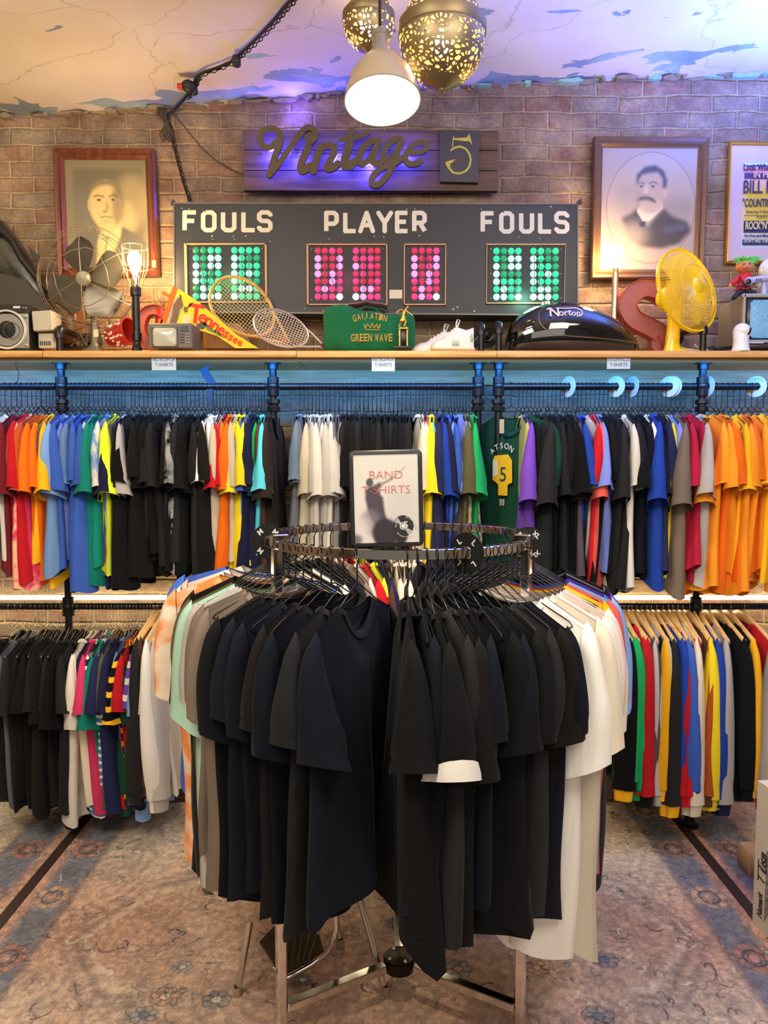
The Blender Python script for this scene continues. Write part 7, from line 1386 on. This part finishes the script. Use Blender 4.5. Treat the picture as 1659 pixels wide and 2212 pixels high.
for px, yaw, lab in ((1230, -62, 'round white divider disc, leftmost on the right upper rail'), (1333, -50, 'round white divider disc above the coral shirts'), (1369, -72, 'thin-looking white divider disc right of the coral shirts'), (1449, -50, 'left disc of the overlapping white divider pair'), (1456, -52, 'right disc of the overlapping white divider pair'), (1532, -74, 'round white divider disc just right of the rightmost post'), (1638, -46, 'round white Auburn divider disc above tangerine shirts')):
    c_ = Vector((PT(px, 832, YR - .02).x, YR, ZU)); o = thing('divider_disc', lab, 'divider disc', tuple(c_), (0, 0, R(yaw)), 'white round divider discs'); W_ = WM(o); q = MB(); n = 36
    q.v = [tuple(W_ @ Vector((rr_ * math.sin(t_), y, rr_ * math.cos(t_)))) for rr_, y in ((.047, -.001), (.047, .001), (.018, .001), (.018, -.001)) for t_ in [2 * math.pi * k / n for k in range(n)]]
    for j in range(4):
        for k in range(n): q.f.append((j * n + k, j * n + (k + 1) % n, ((j + 1) % 4) * n + (k + 1) % n, ((j + 1) % 4) * n + k))
    q.build('disc', mat('white_disc', srgb(196, 198, 200), .5), o, sharp=30)
    if px in (1638, 1333):
        for k_, ch in enumerate('AUBURN' if px == 1638 else 'BEARS'): a_ = R(50 - 20 * k_); text(ch, .0115, tk_, o, W_ @ Matrix.Translation((-.034 * math.sin(a_), -.0014, .034 * math.cos(a_))) @ Matrix.Rotation(R(90), 4, 'X') @ Matrix.Rotation(a_, 4, 'Z'), .0003, name='disc_letter') if px == 1638 else None
q = MB(); q.loft([[PT(x, y, 3.38) + Vector((w_ * a, d_, 0)) for a, d_ in ((1, .004), (-1, .004), (-1, -.004), (1, -.004))] for x, y, w_ in ((448, 792, .012), (441, 800, .018), (449, 815, .022), (460, 830, .018), (452, 845, .014), (455, 860, .012), (453, 874, .008))]); o = q.build('dangling_strap', mat('navy_strap', (.02, .03, .06), .7), origin=PT(450, 800, 3.38)); tag(o, 'dark blue strap dangling from the shelf over the white shirts', 'strap')
o = MB().tube([PT(38, 772, 3.3), PT(33, 788, 3.32), PT(41, 806, 3.34), PT(38, 824, 3.38), PT(28, 838, 3.42)], .0016, 5).build('wire', cab, origin=PT(35, 800, 3.34)); tag(o, 'thin black wire hanging under the shelf above red shirts', 'wire')
# ================================================================== FLOOR THINGS
# white carton, right: its long side runs from the far corner towards the room
fl = PZ(1625, 1995, 0); zt_ = PT(1637, 1686, fl.y).z; o = thing('carton', 'white cardboard carton with black lettering at the right edge', 'carton', (fl.x + .2, fl.y - .25, 0)); cw = mat('white_card', srgb(214, 202, 186), .7)
Wc = Matrix.Translation((fl.x, fl.y, 0)) @ Matrix.Rotation(R(9), 4, 'Z'); q = MB(); q.box((0, 0, 0), (1, 1, 1)); q.v = [tuple(Wc @ Vector(((v[0] + .5) * .34, (v[1] - .5) * .46, (v[2] + .5) * zt_))) for v in q.v]; q.build('box_body', cw, o, smooth=False)
ik = mat('black_ink', (.02, .02, .022), .6)
SIDE = Matrix(((0, 0, -1, 0), (0, 1, 0, 0), (1, 0, 0, 0), (0, 0, 0, 1)))
def ctext(s, zc_, u, size, bold=0, wd=None, sh=.25): text(s, size, ik, o, Wc @ Matrix.Translation((-.0012, -u, zc_)) @ SIDE, .0004, bold=bold, shear=sh, width=wd, name='carton_lettering')
zz = lambda y: PT(1640, y, fl.y).z
ctext('Numark', zz(1942), .040, .036, .001, abs(zz(1915) - zz(1968))); ctext('TT', zz(1877), .042, .055, 0, abs(zz(1850) - zz(1900)) * .9); ctext('USB', zz(1850), .054, .040, .0012, abs(zz(1826) - zz(1868)))
for k in range(3): ctext('THE TURNTABLE WITH USB AUDIO INTERFACE', zz(1893), .068 + .008 * k, .008, 0, abs(zz(1820) - zz(1968)) * (1 - .12 * k), 0)
q = MB(); q.box((0, 0, 0), (1, 1, 1)); q.v = [tuple(Wc @ Vector((-.0006 + v[0] * .001, -.095 - (v[1] + .5) * .2, zz(1862) + (v[2] + .5) * (zz(1755) - zz(1862))))) for v in q.v]; q.build('printed_picture', ik, o, smooth=False)
# small kraft box behind the carton
fb = PZ(1640, 1745, 0); o = MB().bbox((PT(1660, 1745, 2.95).x, 3.0, .05), (.14, .1, .10), .003).build('small_box', mat('kraft_card', srgb(186, 152, 110), .8), origin=(PT(1660, 1745, 2.95).x, 3.0, 0)); tag(o, 'small brown box on the floor behind the white carton', 'box')
# chair under the rack
o = thing('step_stool', 'low chrome tube stool with ribbed brown seat under the rack', 'stool', (-.14, 2.42, 0)); ch_ = mat('chrome_tube', (.6, .58, .55), .15, 1); bs = mat('ribbed_brown_seat', srgb(74, 60, 40), .25, coat=.4)
fA, fB, fC = PZ(513, 2150, 0), PZ(833, 2148, 0), PZ(735, 2045, 0)
for f0, tpx in ((fA, (540, 1990)), (fB, (775, 1930)), (fC, (722, 1960))):
    tp_ = PT(*tpx, f0.y + .03 + (0 if f0 is not fB else .05)); q = MB(); q.tube([f0 + Vector((0, 0, .002)), tp_], .0105, 12); l_ = q.build('leg', ch_, o); MB().lathe([(.014, 0), (.015, .012), (.0125, .03), (.011, .03)], f0, 14).build('rubber_foot', mat('beige_rubber', srgb(150, 130, 104), .7), l_)
seat = [(560, 2035), (590, 2002), (640, 1990), (690, 2020), (700, 2055), (672, 2075), (620, 2100), (592, 2082)]
SQ = [PT(x, y, 2.36 + (2055 - y) * .0016) for x, y in seat]; q = MB(); q.prism(SQ, (0, .01, -.02)); q.build('seat', bs, o, smooth=False)
q = MB()
for k in range(7): a = SQ[1].lerp(SQ[3], k / 6 * .9 + .05); b_ = SQ[7].lerp(SQ[5], k / 6 * .9 + .05); q.tube([a + Vector((0, -.004, .002)), b_ + Vector((0, -.004, .004))], .004, 6)
q.build('seat_ribs', bs, o); q = MB(); q.tube([SQ[7] + Vector((0, -.004, -.012)), SQ[6] + Vector((0, -.008, -.014)), SQ[5] + Vector((0, -.006, -.01)), PT(705, 2060, 2.33), PT(720, 2035, 2.33), PT(727, 2005, 2.34), PT(724, 1960, 2.35)], .010, 12); q.build('tube_frame', ch_, o)
